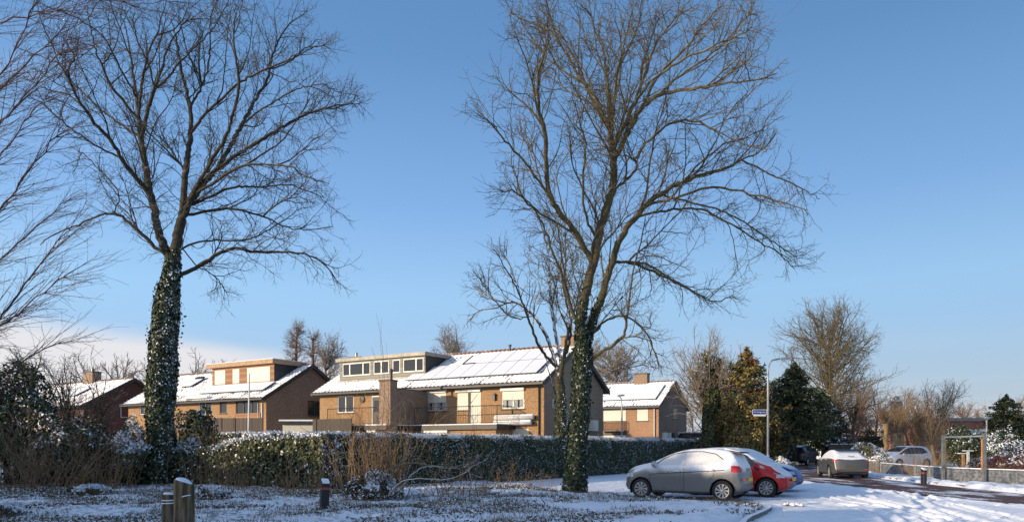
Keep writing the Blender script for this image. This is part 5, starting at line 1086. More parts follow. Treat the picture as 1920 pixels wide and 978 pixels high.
a2([(610, 715), (690, 685), (790, 680), (850, 710), (920, 750), (980, 790), (1040, 820), (1100, 880)], .055)
a2([(530, 862), (590, 855), (650, 880), (700, 920), (760, 950), (820, 978)], .055)
a2([(512, 500), (500, 430), (470, 370), (420, 290), (380, 220), (330, 140), (300, 100), (240, 80), (170, 40)], .08)
a2([(540, 440), (560, 380), (590, 300), (620, 220), (640, 150), (680, 100), (720, 40), (740, -60)], .07)
a2([(500, 420), (515, 320), (520, 230), (560, 150), (590, 90), (600, 0), (620, -80)], .06)
a2([(600, 350), (640, 260), (700, 200), (760, 140), (800, 80), (860, 20), (900, -40)], .06)
a2([(650, 310), (720, 250), (800, 200), (860, 150), (960, 40)], .045)
a2([(590, 480), (640, 440), (700, 400), (760, 390), (830, 420), (900, 460), (1000, 490)], .05)
a2([(305, 640), (240, 560), (190, 500), (130, 440), (90, 385)], .05)
a2([(390, 775), (340, 740), (270, 700), (220, 660), (180, 620), (140, 630)], .045)
a3([(1084, 618), (1075, 590), (1059, 538), (1040, 480), (1020, 425), (1004, 390), (975, 366), (968, 330)], .075)
a2([(455, 800), (410, 700), (405, 600), (415, 480), (400, 400), (370, 320)], .055)
a2([(700, 640), (760, 560), (830, 500), (870, 470), (950, 450), (1060, 380)], .045)
a3([(1108, 682), (1135, 655), (1162, 637), (1180, 610), (1165, 585)], .10, .03)
a3([(1116, 630), (1146, 594), (1172, 589), (1208, 615), (1228, 656), (1236, 690)], .05)
a3([(1152, 490), (1187, 492), (1218, 507), (1269, 528), (1300, 548), (1340, 569), (1375, 553)], .06)
a3([(1165, 640), (1195, 628), (1220, 640), (1240, 690)], .04)
a3([(1240, 360), (1300, 380), (1370, 400), (1430, 440), (1490, 480)], .045)
a3([(1395, 300), (1450, 330), (1500, 350), (1535, 372)], .04)
a3([(1150, 285), (1170, 230), (1200, 170), (1260, 120), (1330, 90), (1400, 60)], .05)
P2 = [(905, 225), (945, 110), (960, 0), (1060, -120), (1250, -150), (1385, -40), (1440, 110), (1455, 190), (1440, 270), (1540, 345), (1500, 400), (1512, 480), (1440, 550), (1350, 560), (1270, 590), (1245, 690), (1180, 640), (1120, 620), (1060, 560), (1000, 500), (960, 420), (935, 330)]
def big_tree(name, label, limbs, poly, Y0, Rd, natt, seed, m1, ymid, tipr=.0042, k1=.50, ln=(.6, 2.3)):
    limbs = limbs[:1] + [([p_ for i_, p_ in enumerate(q_) if p_[1] > -22 or i_ < 2], a_ * .74, b_ * .8) for q_, a_, b_ in limbs[1:]]; poly = [(x_, max(y_, -25)) for x_, y_ in poly]; pos, par, mr = trunk_limbs(limbs, Y0, seed, Rd, .17); base = pos[0]; root = tree_root(name, (base[0], base[1], 0), label, 'tree'); rg = np.random.default_rng(seed)
    P_ = np.array(pos); Q_ = np.array(par); n0 = len(P_); D = node_dirs(P_, Q_)
    def inside(q, grow=0): return in_poly(960 + q[:, 0] / q[:, 1] * F, HY - (q[:, 2] - EYE) / q[:, 1] * F, poly)
    th = np.where((mr < limbs[0][2] * .9) & (mr > .034))[0]; c = rg.choice(th, int(natt / 230)); sg = np.where(rg.random(len(c)) < .5, 1.0, -1.0)   # limbs towards and away from the viewer
    d = norm_(D[c] * .75 + np.stack([rg.normal(size=len(c)) * .25, sg * rg.uniform(.6, 1.2, len(c)), rg.uniform(.1, .6, len(c))], 1)); L = rg.uniform(2.0, 4.2, len(c))
    PQ, ids, ds = sprout((P_, Q_), c, d, L, 16, rg, .09, .05); P_, Q_ = PQ; lim = np.concatenate([np.where(mr < .16)[0], ids.ravel()]); D = node_dirs(P_, Q_)
    q_ = P_[lim]; cx_ = ((960 + q_[:, 0] / q_[:, 1] * F) // 70).astype(int) * 1000 + ((HY - (q_[:, 2] - EYE) / q_[:, 1] * F) // 70).astype(int); _, iv, ct = np.unique(cx_, return_inverse=True, return_counts=True); dens_ = ct[iv]
    m = rg.random(len(lim)) < k1 * np.clip((26.0 / dens_) ** .72, .22, 1.35); s_ = lim[m]; zt = P_[s_]; keep = inside(zt); s_ = s_[keep]
    cen = np.array([P_[:, 0].mean(), Y0, P_[:, 2].mean() - 2.0]); outw = norm_(P_[s_] - cen)
    d = norm_(side_dir(D[s_], rg, .80, .2) + outw * .30 + [0, 0, .08]); L = ln[0] + (ln[1] - ln[0]) * rg.random(len(s_)) ** 1.3
    end = P_[s_] + d * L[:, None]; o_ = ~inside(end); L = np.where(o_, L * .36, L)
    sp_ = [(0, 0, 0, .17, .03, 0), (.74, .28, 1.0, .20, .02, .86), (.85, .12, .42, .24, .02, .9)]
    h_ = L > 1.15
    for mm, sg_ in ((h_, (.18, .15, .12)), (~h_, (.16, .15, .12))): PQ = levels(PQ, s_[mm], d[mm], L[mm], rg, sg_, sp_)
    pos, par = PQ; r = radii(pos, par, tipr, 2.3); nl = len(mr); r[:nl] = np.maximum(np.minimum(r[:nl], mr * 1.15), mr * .85); r[nl:] = np.minimum(r[nl:], .05)
    for i in range(nl, len(pos)): r[i] = min(r[i], r[par[i]] * .94)
    thr = limbs[0][2] * .97; split_tree(local(pos, root), par, r, thr, BARK[m1], BARK[m1], root)
    print(name, len(pos)); return root, pos, par, r
def ivy(root, pos, par, r, zmax, n, size, seed, thick, snowdir, snowp, r_min=.05, flare=0.0, mats=('ivy', 'ivy2'), xmax=None):
    """leaves standing off the trunk, denser and thicker in lumps; snow has blown onto one side"""
    rg = np.random.default_rng(seed); e = np.where((par >= 0) & (r > r_min) & (pos[:, 2] < zmax))[0]
    L = np.linalg.norm(pos[e] - pos[par[e]], axis=1) * (r[e] + thick * .5); w_ = L * np.clip((zmax - pos[e][:, 2]) / 1.5, .08, 1); ch = rg.choice(e, n, p=w_ / w_.sum())
    t = rg.random((n, 1)); c = pos[ch] * t + pos[par[ch]] * (1 - t); d = pos[ch] - pos[par[ch]]; d /= np.linalg.norm(d, axis=1)[:, None]
    a = rg.uniform(0, 2 * math.pi, n); ref = np.tile([0, 1.0, .05], (n, 1)); u = np.cross(d, ref); u /= np.linalg.norm(u, axis=1)[:, None]; v = np.cross(d, u); rad = np.cos(a)[:, None] * u + np.sin(a)[:, None] * v
    lump = .45 + 1.1 * vnoise(a * 1.3 + seed, c[:, 2] * 1.1, seed); tk = thick * (lump + .9 * (rg.random(n) < .03)) * np.clip((zmax - c[:, 2]) / 2.5, .12, 1) + flare * np.clip(1.6 - c[:, 2], 0, 2)
    off = r[ch] * 1.0 + tk * rg.random(n) ** .6; p = c + rad * off[:, None]; p[:, 2] = np.maximum(p[:, 2], .02)
    nr = rad + rg.normal(size=(n, 3)) * .45; nr[:, 2] += .25
    sd = (rad * np.array(snowdir)).sum(1); ps_ = snowp * np.clip(sd * 1.5 - .05, .03, 1) * (.4 + 1.0 * (vnoise(p[:, 0] * 5 + p[:, 1] * 4, p[:, 2] * 4, seed + 2) > .45))
    mi = (rg.random(n) < .28).astype(int); sn = rg.random(n) < ps_; sn &= (p[:, 2] > .9) | (rg.random(n) < .35); mi[sn] = 2; p[sn] += rad[sn] * .02
    o = leaf_cloud('ivy', p - np.array(root.location), nr, np.where(mi == 2, size * .56, size * (.7 + .6 * rg.random(n))), [LEAF[mats[0]], LEAF[mats[1]], M['snowleaf']], None, root, seed, .85, mi, .5); return o
t1 = big_tree('bare_tree', 'tall bare tree at left with thick snow-speckled ivy up its trunk', T1, P1, Y1, 5.0, 12500, 11, 'dark', 300)
ivy(t1[0], *t1[1:], zmax=9.2, n=38000, size=.105, seed=3, thick=.20, snowdir=(.95, -.30, .0), snowp=.17, r_min=.12, flare=.10)
t2 = big_tree('bare_tree', 'tall bare spreading tree with ivy-clad trunk, standing left of the silver hatchback', T2, P2, Y2, 5.2, 12500, 23, 'olive', 300)
ivy(t2[0], *t2[1:], zmax=6.6, n=14000, size=.08, seed=5, thick=.09, snowdir=(.8, -.3, .3), snowp=.07, r_min=.10, flare=.07, mats=('ivy', 'ever'))
Y3 = 36.0
T3 = [([(1052, 830), (1052, 790), (1052, 740), (1047, 705)], .34, .26)]
for pts, r0 in (([(1050, 720), (1060, 650), (1070, 600), (1085, 560), (1095, 500)], .15), ([(1045, 712), (1035, 650), (1015, 610), (990, 580), (960, 560), (930, 580), (900, 578), (880, 600)], .13),
                ([(1040, 690), (1012, 655), (1000, 620), (985, 580), (965, 530), (945, 500), (930, 470)], .09), ([(1052, 690), (1040, 620), (1032, 560), (1030, 500), (1025, 450), (1010, 410)], .11),
                ([(1055, 680), (1075, 620), (1060, 560), (1050, 500), (1060, 440)], .08), ([(1046, 760), (1032, 715), (1025, 670), (1012, 640)], .06), ([(1000, 590), (960, 600), (920, 555), (900, 520)], .05)): T3.append((pts, r0, .02))
P3 = [(880, 600), (895, 500), (940, 440), (970, 400), (1030, 380), (1090, 400), (1130, 480), (1130, 560), (1080, 620), (1000, 610), (960, 640), (900, 590)]
t3 = big_tree('bare_tree', 'smaller bare tree with snowy mossy trunk in front of the wide house', T3, P3, Y3, 3.5, 2600, 31, 'snowbark', 500, .006)

ivy(t3[0], *t3[1:], zmax=5.2, n=1800, size=.10, seed=9, thick=.06, snowdir=(.9, -.2, .2), snowp=.5, r_min=.16, mats=('ever', 'ivy2'))
# drooping-twigged tree that reaches in from beyond the left edge
def sweeping():
    rg = np.random.default_rng(8); rr = random.Random(8); Yb = 14.0; base = P(-330, 1000, Yb); root = tree_root('bare_tree', (base.x, base.y, 0), 'tree reaching in at the left edge with long fine sweeping twigs', 'tree')
    limbs = [([(-330, 995), (-320, 800), (-310, 600), (-300, 400), (-290, 100), (-280, -200)], .17, .06)]
    for y0, pts in ((900, [(-180, 760), (-60, 660), (30, 560), (80, 490), (130, 430)]), (860, [(-180, 740), (-40, 640), (60, 560), (120, 520)]), (700, [(-160, 560), (-40, 440), (40, 340), (110, 250)]), (640, [(-160, 470), (-40, 340), (50, 230), (110, 140)]),
                    (560, [(-150, 400), (-30, 260), (60, 170), (120, 90)]), (400, [(-150, 260), (-30, 190), (60, 110), (125, 50)]), (380, [(-160, 180), (-40, 60), (40, 30), (120, 20)]), (960, [(-180, 840), (-60, 740), (20, 690), (110, 640)]),
                    (800, [(-180, 640), (-60, 540), (20, 470), (120, 380)]), (300, [(-150, 60), (0, -30), (110, -20), (230, 10), (320, 5)]), (500, [(-150, 330), (-40, 180), (20, 110), (60, 20)])):
        limbs.append(([(-318, y0)] + pts, .034, .006))
    pos, par, mr = trunk_limbs(limbs, Yb, 8, 3.0, .2); n0 = len(pos); P_ = list(pos); Q = list(par); Rr = list(mr)
    for i in range(n0):
        if par[i] < 0 or pos[i][0] < (-150 - 960) / F * pos[i][1] or mr[i] > .06: continue
        dr_ = pos[i] - pos[par[i]]; dr_ /= np.linalg.norm(dr_) + 1e-9
        for q in range(3):
            if rr.random() < .28: continue
            d = dr_ * .8 + np.array([.75, 0, .25 * rr.choice((-1, 1, 1))]) * rr.uniform(.2, .8) + rg.normal(size=3) * .22; d /= np.linalg.norm(d); L = rr.uniform(.45, 1.35); x = pos[i].copy(); pr = i; m = 7
            for j in range(m):
                x = x + d * L / m; d = d + rg.normal(size=3) * .06 + np.array([.03, 0, -.008]); d /= np.linalg.norm(d); P_.append(x.copy()); Q.append(pr); pr = len(P_) - 1; Rr.append(.0045 * (1 - j / m) + .0018)
                if j in (0, 1, 2, 3, 4, 5) and rr.random() < .9:
                    dd = d + rg.normal(size=3) * .42; dd /= np.linalg.norm(dd); y = x.copy(); p2 = pr; l = rr.uniform(.14, .5)
                    for h in range(3): y = y + dd * l / 3; dd = dd + rg.normal(size=3) * .12; P_.append(y.copy()); Q.append(p2); p2 = len(P_) - 1; Rr.append(.0022)
    split_tree(local(np.array(P_), root), np.array(Q), np.array(Rr), .062, BARK['birch'], BARK['birch'], root)
sweeping()

# ------------------------------------------------------------------ hedges and shrubs near the verge
def hedge(name, label, path, h, wd, n, size, leafs, probs, seed, snowtop=.75, snowside=.10, hf=None, cat='hedge'):
    """a clipped hedge: a dark woody core inside a coat of leaves over its faces and top"""
    rg = np.random.default_rng(seed); root = empty(name, (path[0][0], path[0][1], 0), 0, label, cat); segs = list(zip(path, path[1:])); Ls = [math.hypot(b[0] - a[0], b[1] - a[1]) for a, b in segs]; tot = sum(Ls)
    core = MB()
    for (a, b), L in zip(segs, Ls):
        m = max(1, int(L / .8))
        for i in range(m):
            for hh in (.0,):
                t0, t1 = i / m, (i + 1) / m; ax, ay = a[0] + (b[0] - a[0]) * t0, a[1] + (b[1] - a[1]) * t0; bx, by = a[0] + (b[0] - a[0]) * t1, a[1] + (b[1] - a[1]) * t1; nx_, ny_ = (b[1] - a[1]) / L, -(b[0] - a[0]) / L; w2 = wd / 2 - .14
                H0 = h * (hf(ax, ay) if hf else 1) - .16; H1 = h * (hf(bx, by) if hf else 1) - .16
                p = [Vector((ax - nx_ * w2, ay - ny_ * w2, 0)), Vector((ax + nx_ * w2, ay + ny_ * w2, 0)), Vector((bx + nx_ * w2, by + ny_ * w2, 0)), Vector((bx - nx_ * w2, by - ny_ * w2, 0))]; U0 = Vector((0, 0, H0)); U1 = Vector((0, 0, H1))
                core.quad(p[0] + U0, p[1] + U0, p[2] + U1, p[3] + U1); core.quad(p[1], p[2], p[2] + U1, p[1] + U0); core.quad(p[3], p[0], p[0] + U0, p[3] + U1)
                if i == 0: core.quad(p[0], p[1], p[1] + U0, p[0] + U0)
                if i == m - 1: core.quad(p[2], p[3], p[3] + U1, p[2] + U1)
    core.v = [(x - path[0][0], y - path[0][1], z_) for x, y, z_ in core.v]; core.build('branches', M['hedgecore'], root)
    # leaves: nearer stretches get more, matching how large they show
    wts = []; samp = []
    for (a, b), L in zip(segs, Ls):
        for i in range(40): t = (i + .5) / 40; x = a[0] + (b[0] - a[0]) * t; y = a[1] + (b[1] - a[1]) * t; samp.append((a, b, L, i / 40)); wts.append(L / 40 / max(8, math.hypot(x, y)) ** 1.1)
    wts = np.array(wts); ch = rg.choice(len(samp), n, p=wts / wts.sum()); cen = np.zeros((n, 3)); nr = np.zeros((n, 3)); mi = np.zeros(n, int); sz = np.zeros(n)
    A = np.array([[s[0][0], s[0][1], s[1][0], s[1][1], s[2], s[3]] for s in samp])[ch]; t = A[:, 5] + rg.random(n) / 40; x = A[:, 0] + (A[:, 2] - A[:, 0]) * t; y = A[:, 1] + (A[:, 3] - A[:, 1]) * t; nx_ = (A[:, 3] - A[:, 1]) / A[:, 4]; ny_ = -(A[:, 2] - A[:, 0]) / A[:, 4]
    H_ = h * (np.array([hf(a_, b_) for a_, b_ in zip(x, y)]) if hf else 1); kind = rg.random(n); lat = np.where(kind < .62, 1.0, np.where(kind < .72, -1.0, rg.uniform(-1, 1, n))); topm = kind >= .72; zz = np.where(topm, H_, H_ * rg.random(n) ** .85)
    bulge = .10 * (fbm(t * A[:, 4] * .9 + seed, zz * 1.4, seed) - .5) * 2; depth = rg.random(n) ** 2 * .16
    rnd = np.clip((H_ - zz) / .35, 0, 1) ** .5; l_ = lat * (wd / 2 + bulge - depth) * np.where(topm, .92, .82 + .18 * rnd); zz = zz + topm * (bulge * 1.0 - depth * .8 - .10 * lat ** 4 + rg.normal(size=n) * .03)
    cen[:, 0] = x + nx_ * l_; cen[:, 1] = y + ny_ * l_; cen[:, 2] = np.maximum(zz, .03)
    nr[:, 0] = nx_ * np.where(topm, 0, lat); nr[:, 1] = ny_ * np.where(topm, 0, lat); nr[:, 2] = np.where(topm, 1, .35); nr += rg.normal(size=(n, 3)) * .45
    mi = rg.choice(len(leafs), n, p=probs); ps_ = np.where(topm, snowtop, snowside + snowtop * .8 * np.clip(1 - (H_ - zz) / .30, 0, 1)); ps_ = ps_ * (.55 + .8 * (vnoise(x * 2.3, y * 2.3 + zz * 3, seed) > .4)); sn = rg.random(n) < ps_; mi[sn] = len(leafs); cen[sn, 2] += .012
    e_ = rg.random(n) < .07; which = rg.random(n) < .5      # the two ends
    for sel, (a, b), end in ((e_ & which, segs[0], 0), (e_ & ~which, segs[-1], 1)):
        L_ = math.hypot(b[0] - a[0], b[1] - a[1]); tx, ty = (b[0] - a[0]) / L_, (b[1] - a[1]) / L_; q_ = a if end == 0 else b; sg_ = -1 if end == 0 else 1; m_ = int(sel.sum()); lt = rg.uniform(-.5, .5, m_) * wd; ou = sg_ * (.06 - .14 * rg.random(m_) ** 2); hq = h * (hf(q_[0], q_[1]) if hf else 1)
        cen[sel, 0] = q_[0] + tx * ou + ty * lt; cen[sel, 1] = q_[1] + ty * ou - tx * lt; cen[sel, 2] = .03 + (hq - .05) * rg.random(m_); nr[sel] = np.array([tx * sg_, ty * sg_, .3]) + rg.normal(size=(m_, 3)) * .45
    leaf_cloud('foliage', cen - [path[0][0], path[0][1], 0], nr, np.where(sn, size * .72, size * (.7 + .55 * rg.random(n))), [LEAF[l] for l in leafs] + [M['snowleaf']], None, root, seed, .58, mi, .25)
    return root
M['hedgecore'] = plain('hedge_twigs', (0.018, 0.016, 0.010), .95, var=.5, scale=12)
def hf(x, y):                                     # the left end of the long hedge rounds off
    s = -(x + 6.4) / .85; return 1 if s < 3.2 else max(.55, 1 - .085 * (s - 3.2) ** 1.5)
hedge('clipped_hedge', 'long clipped evergreen hedge dusted with snow, running from the left past the cars', [(-6.6, 25.2), (-1.2, 31.6), (6.6, 42.8), (13.2, 53.5)], 2.06, 1.3, 125000, .072, ('laurel', 'ever', 'laurel2'), (.5, .4, .1), 5, .92, .15)
hedge('clipped_hedge', 'big-leaved sunlit end of hedge turning the corner at left, snow on its rounded top', [(-5.9, 24.75), (-11.0, 28.1)], 2.02, 1.5, 24000, .14, ('laurel', 'laurel2', 'ever'), (.50, .22, .28), 6, .85, .03, hf)
hedge('overgrown_hedge', 'low overgrown hedge with snow patches along its top behind the ivy-clad trunk', [(-11.2, 28.4), (-14.0, 28.6), (-19.5, 28.8)], 1.55, 1.7, 16000, .12, ('ever', 'ivy2', 'laurel'), (.5, .15, .35), 9, .55, .07, lambda x, y: .85 + .3 * float(vnoise(x * .9, y, 3)))
hedge('clipped_hedge', 'low dark hedge capped with snow below the timber dormer house', [P(404, 815, 42).to_tuple()[:2], P(536, 815, 40).to_tuple()[:2]], 2.35, .8, 3500, .14, ('ever', 'laurel'), (.7, .3), 12, .8, .05)
b_ = lambda px, py: G(px, py)
p = P(245, 850, 27.3); bush('evergreen_bush', 'rounded bush draped with snow just left of the ivy trunk', p.x, p.y, .75, .75, 2.35, 4200, .12, ('ivy', 'ivy2', 'ever'), (.4, .3, .3), 3, .08)
p = P(368, 850, 33.5); bush('evergreen_bush', 'dark conical evergreen bush right of the ivy-clad trunk', p.x, p.y, .95, .9, 3.75, 6000, .13, ('fir', 'ever', 'firl'), (.5, .35, .15), 4, .02, snowtop=.08)
p = P(345, 850, 29.5); bush('snowy_bush', 'low mound of shrub under snow at the foot of the conical bush', p.x + .3, p.y, .9, .8, 1.75, 2200, .12, ('ever', 'ivy2'), (.7, .3), 5, .3)
p = P(163, 905, 22); bush('snowy_bush', 'small snow-capped mound on the verge at left', p.x, p.y, .55, .5, .42, 2200, .07, ('ever', 'dead'), (.6, .4), 6, .3)
p = P(10, 960, 15.5); bush('snowy_bush', 'frosted low bush at the lower left corner of the verge', p.x - .3, p.y, .6, .6, .40, 2600, .065, ('ever', 'dead'), (.6, .4), 7, .25)
p = P(395, 925, 20.5); bush('snowy_bush', 'low frosted shrub on the verge by the corner of the hedge', p.x, p.y, .5, .45, .5, 1500, .07, ('ever', 'dead'), (.5, .5), 17, .28)
p = P(45, 850, 27); bush('evergreen_shrub', 'tall dark evergreen shrub at the left edge', p.x - .7, p.y, 1.8, 1.5, 4.4, 16000, .13, ('ever', 'fir', 'firl'), (.6, .25, .15), 8, .01, lump=.3, snowtop=.05)
p = P(115, 850, 26.3); bush('evergreen_shrub', 'broad tangled evergreen shrub below the red brick house', p.x, p.y, 1.5, 1.2, 2.6, 9000, .12, ('ever', 'dead', 'laurel'), (.6, .25, .15), 18, .03, snowtop=.18)
p = P(190, 850, 33); bush('evergreen_shrub', 'holly-like shrub beside the low hedge at left', p.x, p.y, 1.3, 1.1, 2.5, 5000, .12, ('ever', 'ivy2'), (.7, .3), 19, .03, snowtop=.1)
# dry stems, brambles and reeds
def stems_at(px, Y, wpx, dpt, h, n, seed, label, mat='straw', lean=.15, name='dry_shrub', side=3, r0=.011, cat='dry shrub'):
    q = P(px, 850, Y); return thicket(name, label, q.x, q.y, wpx / F * Y / 2, dpt, h, n, seed, mat, cat, None, lean, side, r0)
stems_at(705, 20.6, 135, .5, 3.2, 75, 1, 'clump of tall bare upright stems in front of the hedge', 'straw', .15, side=4, r0=.014)
stems_at(722, 20.3, 60, .3, 4.9, 5, 21, 'few very tall thin shoots rising above the roof line', 'red', .07, side=2, r0=.014)
stems_at(835, 21, 180, .6, 1.9, 36, 2, 'loose bare bramble stems right of the tall clump', 'straw', .55, side=4)
stems_at(575, 22, 130, .5, 1.7, 40, 3, 'thin dry stalks before the sunlit end of the hedge', 'straw', .22)
stems_at(480, 23, 170, .4, .9, 60, 4, 'short dry stalks along the foot of the hedge corner', 'straw', .25, r0=.007)
stems_at(190, 24.5, 170, .6, 2.1, 110, 5, 'tan reed-like stems in the brambles left of the ivy trunk', 'straw', .14, name='dry_reeds', side=1, r0=.009)
stems_at(400, 24.4, 170, .5, 2.5, 70, 6, 'tan reed-like stems right of the ivy trunk', 'straw', .12, name='dry_reeds', side=2, r0=.009)
stems_at(60, 23.5, 200, .9, 3.0, 110, 7, 'dense tangle of dry bushy stems at the left edge', 'straw', .36, side=4)
stems_at(940, 27, 220, .6, 1.2, 34, 8, 'low bare twigs before the middle of the hedge', 'straw', .3, r0=.007)
stems_at(1010, 24.5, 140, .7, .8, 60, 9, 'short frosted stalks left of the spreading tree', 'straw', .4, r0=.006)
stems_at(1215, 20.2, 110, .5, .55, 70, 10, 'low frosted twigs in front of the silver car wheel', 'dark', .55, r0=.0055, side=5)
stems_at(540, 24.5, 30, .2, 3.6, 3, 12, 'pair of tall slender shoots at the sunlit hedge corner', 'straw', .05, side=3, r0=.008)
q = P(1005, 840, 24.2)
p = P(700, 915, 20.2); bush('snowy_bush', 'snow-flecked undergrowth at the foot of the tall bare stems', p.x, p.y, .8, .45, .8, 2600, .075, ('ever', 'dead'), (.6, .4), 22, .22)
def arching(label, polys, Y, mat, seed):
    rg_ = random.Random(seed); pos = []; par = []; rr = []; q0 = P(polys[0][0][0][0], 915, Y); root = empty('arching_branch', (q0.x, q0.y, 0), 0, label, 'branch')
    for pts, r_ in polys:
        yy = Y; sl_ = rg_.uniform(-.4, .4); acc = 0; pl = []
        for i, (x, y) in enumerate(pts): pl.append(P(x, y, Y + sl_ * i * .25))
        pl = resample(smooth_line(pl), .1); st = len(pos)
        for i, v in enumerate(pl):
            v = v + Vector((rg_.gauss(0, .008), rg_.gauss(0, .008), rg_.gauss(0, .008))); pos.append(np.array(v - root.location)); par.append(-1 if i == 0 else len(pos) - 2); rr.append(r_ * (1.15 - i / len(pl)))
        for j in range(int(len(pl) * .55)):
            b0 = rg_.randrange(st + 2, len(pos)) if j < 999 else 0; b0 = st + 2 + rg_.randrange(len(pl) - 3); d = np.array([rg_.gauss(.2, .6), rg_.gauss(0, .5), rg_.gauss(.35, .6)]); d /= np.linalg.norm(d); x = pos[b0].copy(); pr = b0; l = rg_.uniform(.12, .55)
            for h in range(4): x = x + d * l / 4; d = d + np.array([rg_.gauss(0, .25) for _ in range(3)]); d /= np.linalg.norm(d); pos.append(x.copy()); par.append(pr); pr = len(pos) - 1; rr.append(.0035)
    tube_mesh('stems', np.array(pos), np.array(par), np.array(rr), BARK[mat], root)
BARK['snowstem'] = bark('stem_snowed', (0.20, 0.13, 0.07), (0.14, 0.085, 0.045), 0.95, 0.1, 0.4); BARK['olivestem'] = bark('stem_olive', (0.26, 0.18, 0.08), (0.20, 0.15, 0.06), 0.25, .5, .8)
arching('arching bare branch with snow along it, left of the spreading tree', [([(728, 930), (745, 905), (770, 897), (800, 897), (840, 899), (870, 888), (890, 870), (912, 862)], .02), ([(732, 925), (755, 912), (770, 890), (800, 870), (850, 880), (880, 872)], .012)], 19.6, 'snowstem', 1)
arching('pale arching bramble lit by the sun above the snowy branch', [([(728, 880), (750, 870), (775, 866), (810, 873), (850, 876), (890, 864), (905, 850), (915, 830), (925, 815)], .018), ([(735, 885), (752, 860), (780, 852), (820, 860)], .009), ([(842, 905), (843, 870), (838, 838), (830, 800)], .010)], 20.0, 'olivestem', 2)
stems_at(905, 21, 30, .3, 4.1, 2, 33, 'slender sapling with few twigs in front of the right-hand balcony', 'red', .04, side=7, r0=.013, name='young_sapling', cat='sapling')

# ------------------------------------------------------------------ trees behind
bare_tree('bare_tree', 'reddish bare tree with pointed crown, left of the pair behind the timber dormer house', 556, 75, 612, 84, 9000, 41, 'red', 'bare trees behind the houses', 'cone', .15, .4, .26, .009, (.25, .8))
bare_tree('bare_tree', 'reddish bare tree with narrow crown between the two brick houses', 588, 78, 622, 66, 7000, 42, 'red', 'bare trees behind the houses', 'cone', .15, .4, .24, .009)
bare_tree('bare_tree', 'grey bare tree just left of the flat grey dormer', 622, 72, 628, 66, 2600, 43, 'grey', 'bare trees behind the houses', 'round', .25, .4, .2, .010)
bare_tree('bare_tree', 'dark round-crowned bare tree above the snowy ridge of the wide house', 846, 88, 612, 84, 2200, 44, 'grey', 'bare trees behind the houses', 'round', .4, .45, .22, .010)
bare_tree('bare_tree', 'bare tree peeping over the roof behind the ivy-clad tree in the middle', 1160, 92, 640, 120, 1800, 45, 'grey', 'bare trees behind the houses', 'round', .3, .5, .3, .016)
bare_tree('bare_tree', 'wide bare tree behind the chimney at the right end of the wide house', 1090, 95, 618, 110, 1500, 46, 'grey', 'bare trees behind the houses', 'round', .3, .5, .3, .018)
for i, (px, Y, ty, wp, mt, lb) in enumerate((( 372, 90, 655, 70, 'grey', 'faint bare tree right of the ivy trunk above the snowy roof'), (425, 92, 668, 70, 'grey', 'low bare tree showing over the left end of the timber dormer'), (225, 85, 662, 110, 'grey', 'wide bare crown behind the red gable'), (275, 88, 676, 60, 'red', 'small bare crown left of the ivy trunk'), (150, 80, 668, 90, 'grey', 'bare crown left of the red gable chimney'), (60, 70, 655, 120, 'dark', 'dark bare crown near the left edge above the evergreens'))):
    bare_tree('bare_tree', lb, px, Y, ty, wp, 900, 50 + i, mt, 'bare trees behind the houses', 'round', .3, .5, .22, .018)
for i, (px, Y, ty, wp, mt, lb) in enumerate(((150, 33, 660, 120, 'dark', 'small twiggy bare tree in front of the red brick house'), (95, 31, 665, 110, 'dark', 'small crooked bare tree above the shrubs at left'))):
    bare_tree('bare_tree', lb, px, Y, ty, wp, 900, 60 + i, mt, 'small bare trees at the left', 'fan', .28, .28, .10, .007, (.2, .6), 2)
for i, (px, Y, ty, wp, mt, lb) in enumerate(((30, 30, 690, 110, 'dark', 'bare scrubby tree beside the left edge evergreen'),)):
    bare_tree('bare_tree', lb, px, Y, ty, wp, 700, 66 + i, mt, 'small bare trees at the left', 'fan', .2, .28, .10, .007, (.2, .6), 2)
# ivy tree and column of ivy by the hedge end
rt, H, W_ = bare_tree('bare_tree', 'bare spreading tree with ivy-wrapped forks behind the dark ivy column', 1330, 56, 634, 118, 2300, 71, 'grey', None, 'fan', .30, .35, .24, .010, (.25, .8), up=.2)
def ivy_limbs(root, pls, n, size, seed, rad):
    rg = np.random.default_rng(seed); c = []; 
    for pl, rd_ in pls:
        pl = resample([Vector(v) for v in pl], .1)
        for v in pl:
            m = int(n * .1); a = rg.normal(size=(m, 3)) * rd_ * rg.uniform(.6, 1.15); c.append(np.array(v)[None] + a)
        MB().tube(pl[::4] + [pl[-1]], [max(.03, .1 * (1 - i / len(pl[::4]))) for i in range(len(pl[::4]) + 1)], 6).build('limb', BARK['dark'], root)
    c = np.vstack(c); mi = rg.choice(3, len(c), p=[.6, .38, .02]); leaf_cloud('ivy', c, rg.normal(size=c.shape), size, [LEAF['ever'], LEAF['olive'], M['snowleaf']], None, root, seed, .7, mi)
def lp(root, px, py, dy=0): v = P(px, py, root.location.y + dy); return (v.x - root.location.x, dy, v.z)
ivy_limbs(rt, [([lp(rt, 1334, 800), lp(rt, 1333, 740), lp(rt, 1330, 700), lp(rt, 1324, 665)], .24), ([lp(rt, 1334, 730), lp(rt, 1342, 700), lp(rt, 1350, 675)], .20), ([lp(rt, 1328, 760), lp(rt, 1318, 735), lp(rt, 1308, 715), lp(rt, 1298, 700)], .15)], 420, .18, 5, .2)
p = P(1335, 840, 52); cr = bush('columnar_evergreen', 'dark upright ivy-like evergreen column at the end of the long hedge', p.x, p.y, .80, .8, 5.8, 11000, .15, ('ever', 'firl'), (.66, .34), 12, .0, lump=.15, snowtop=.0, cat='evergreen')
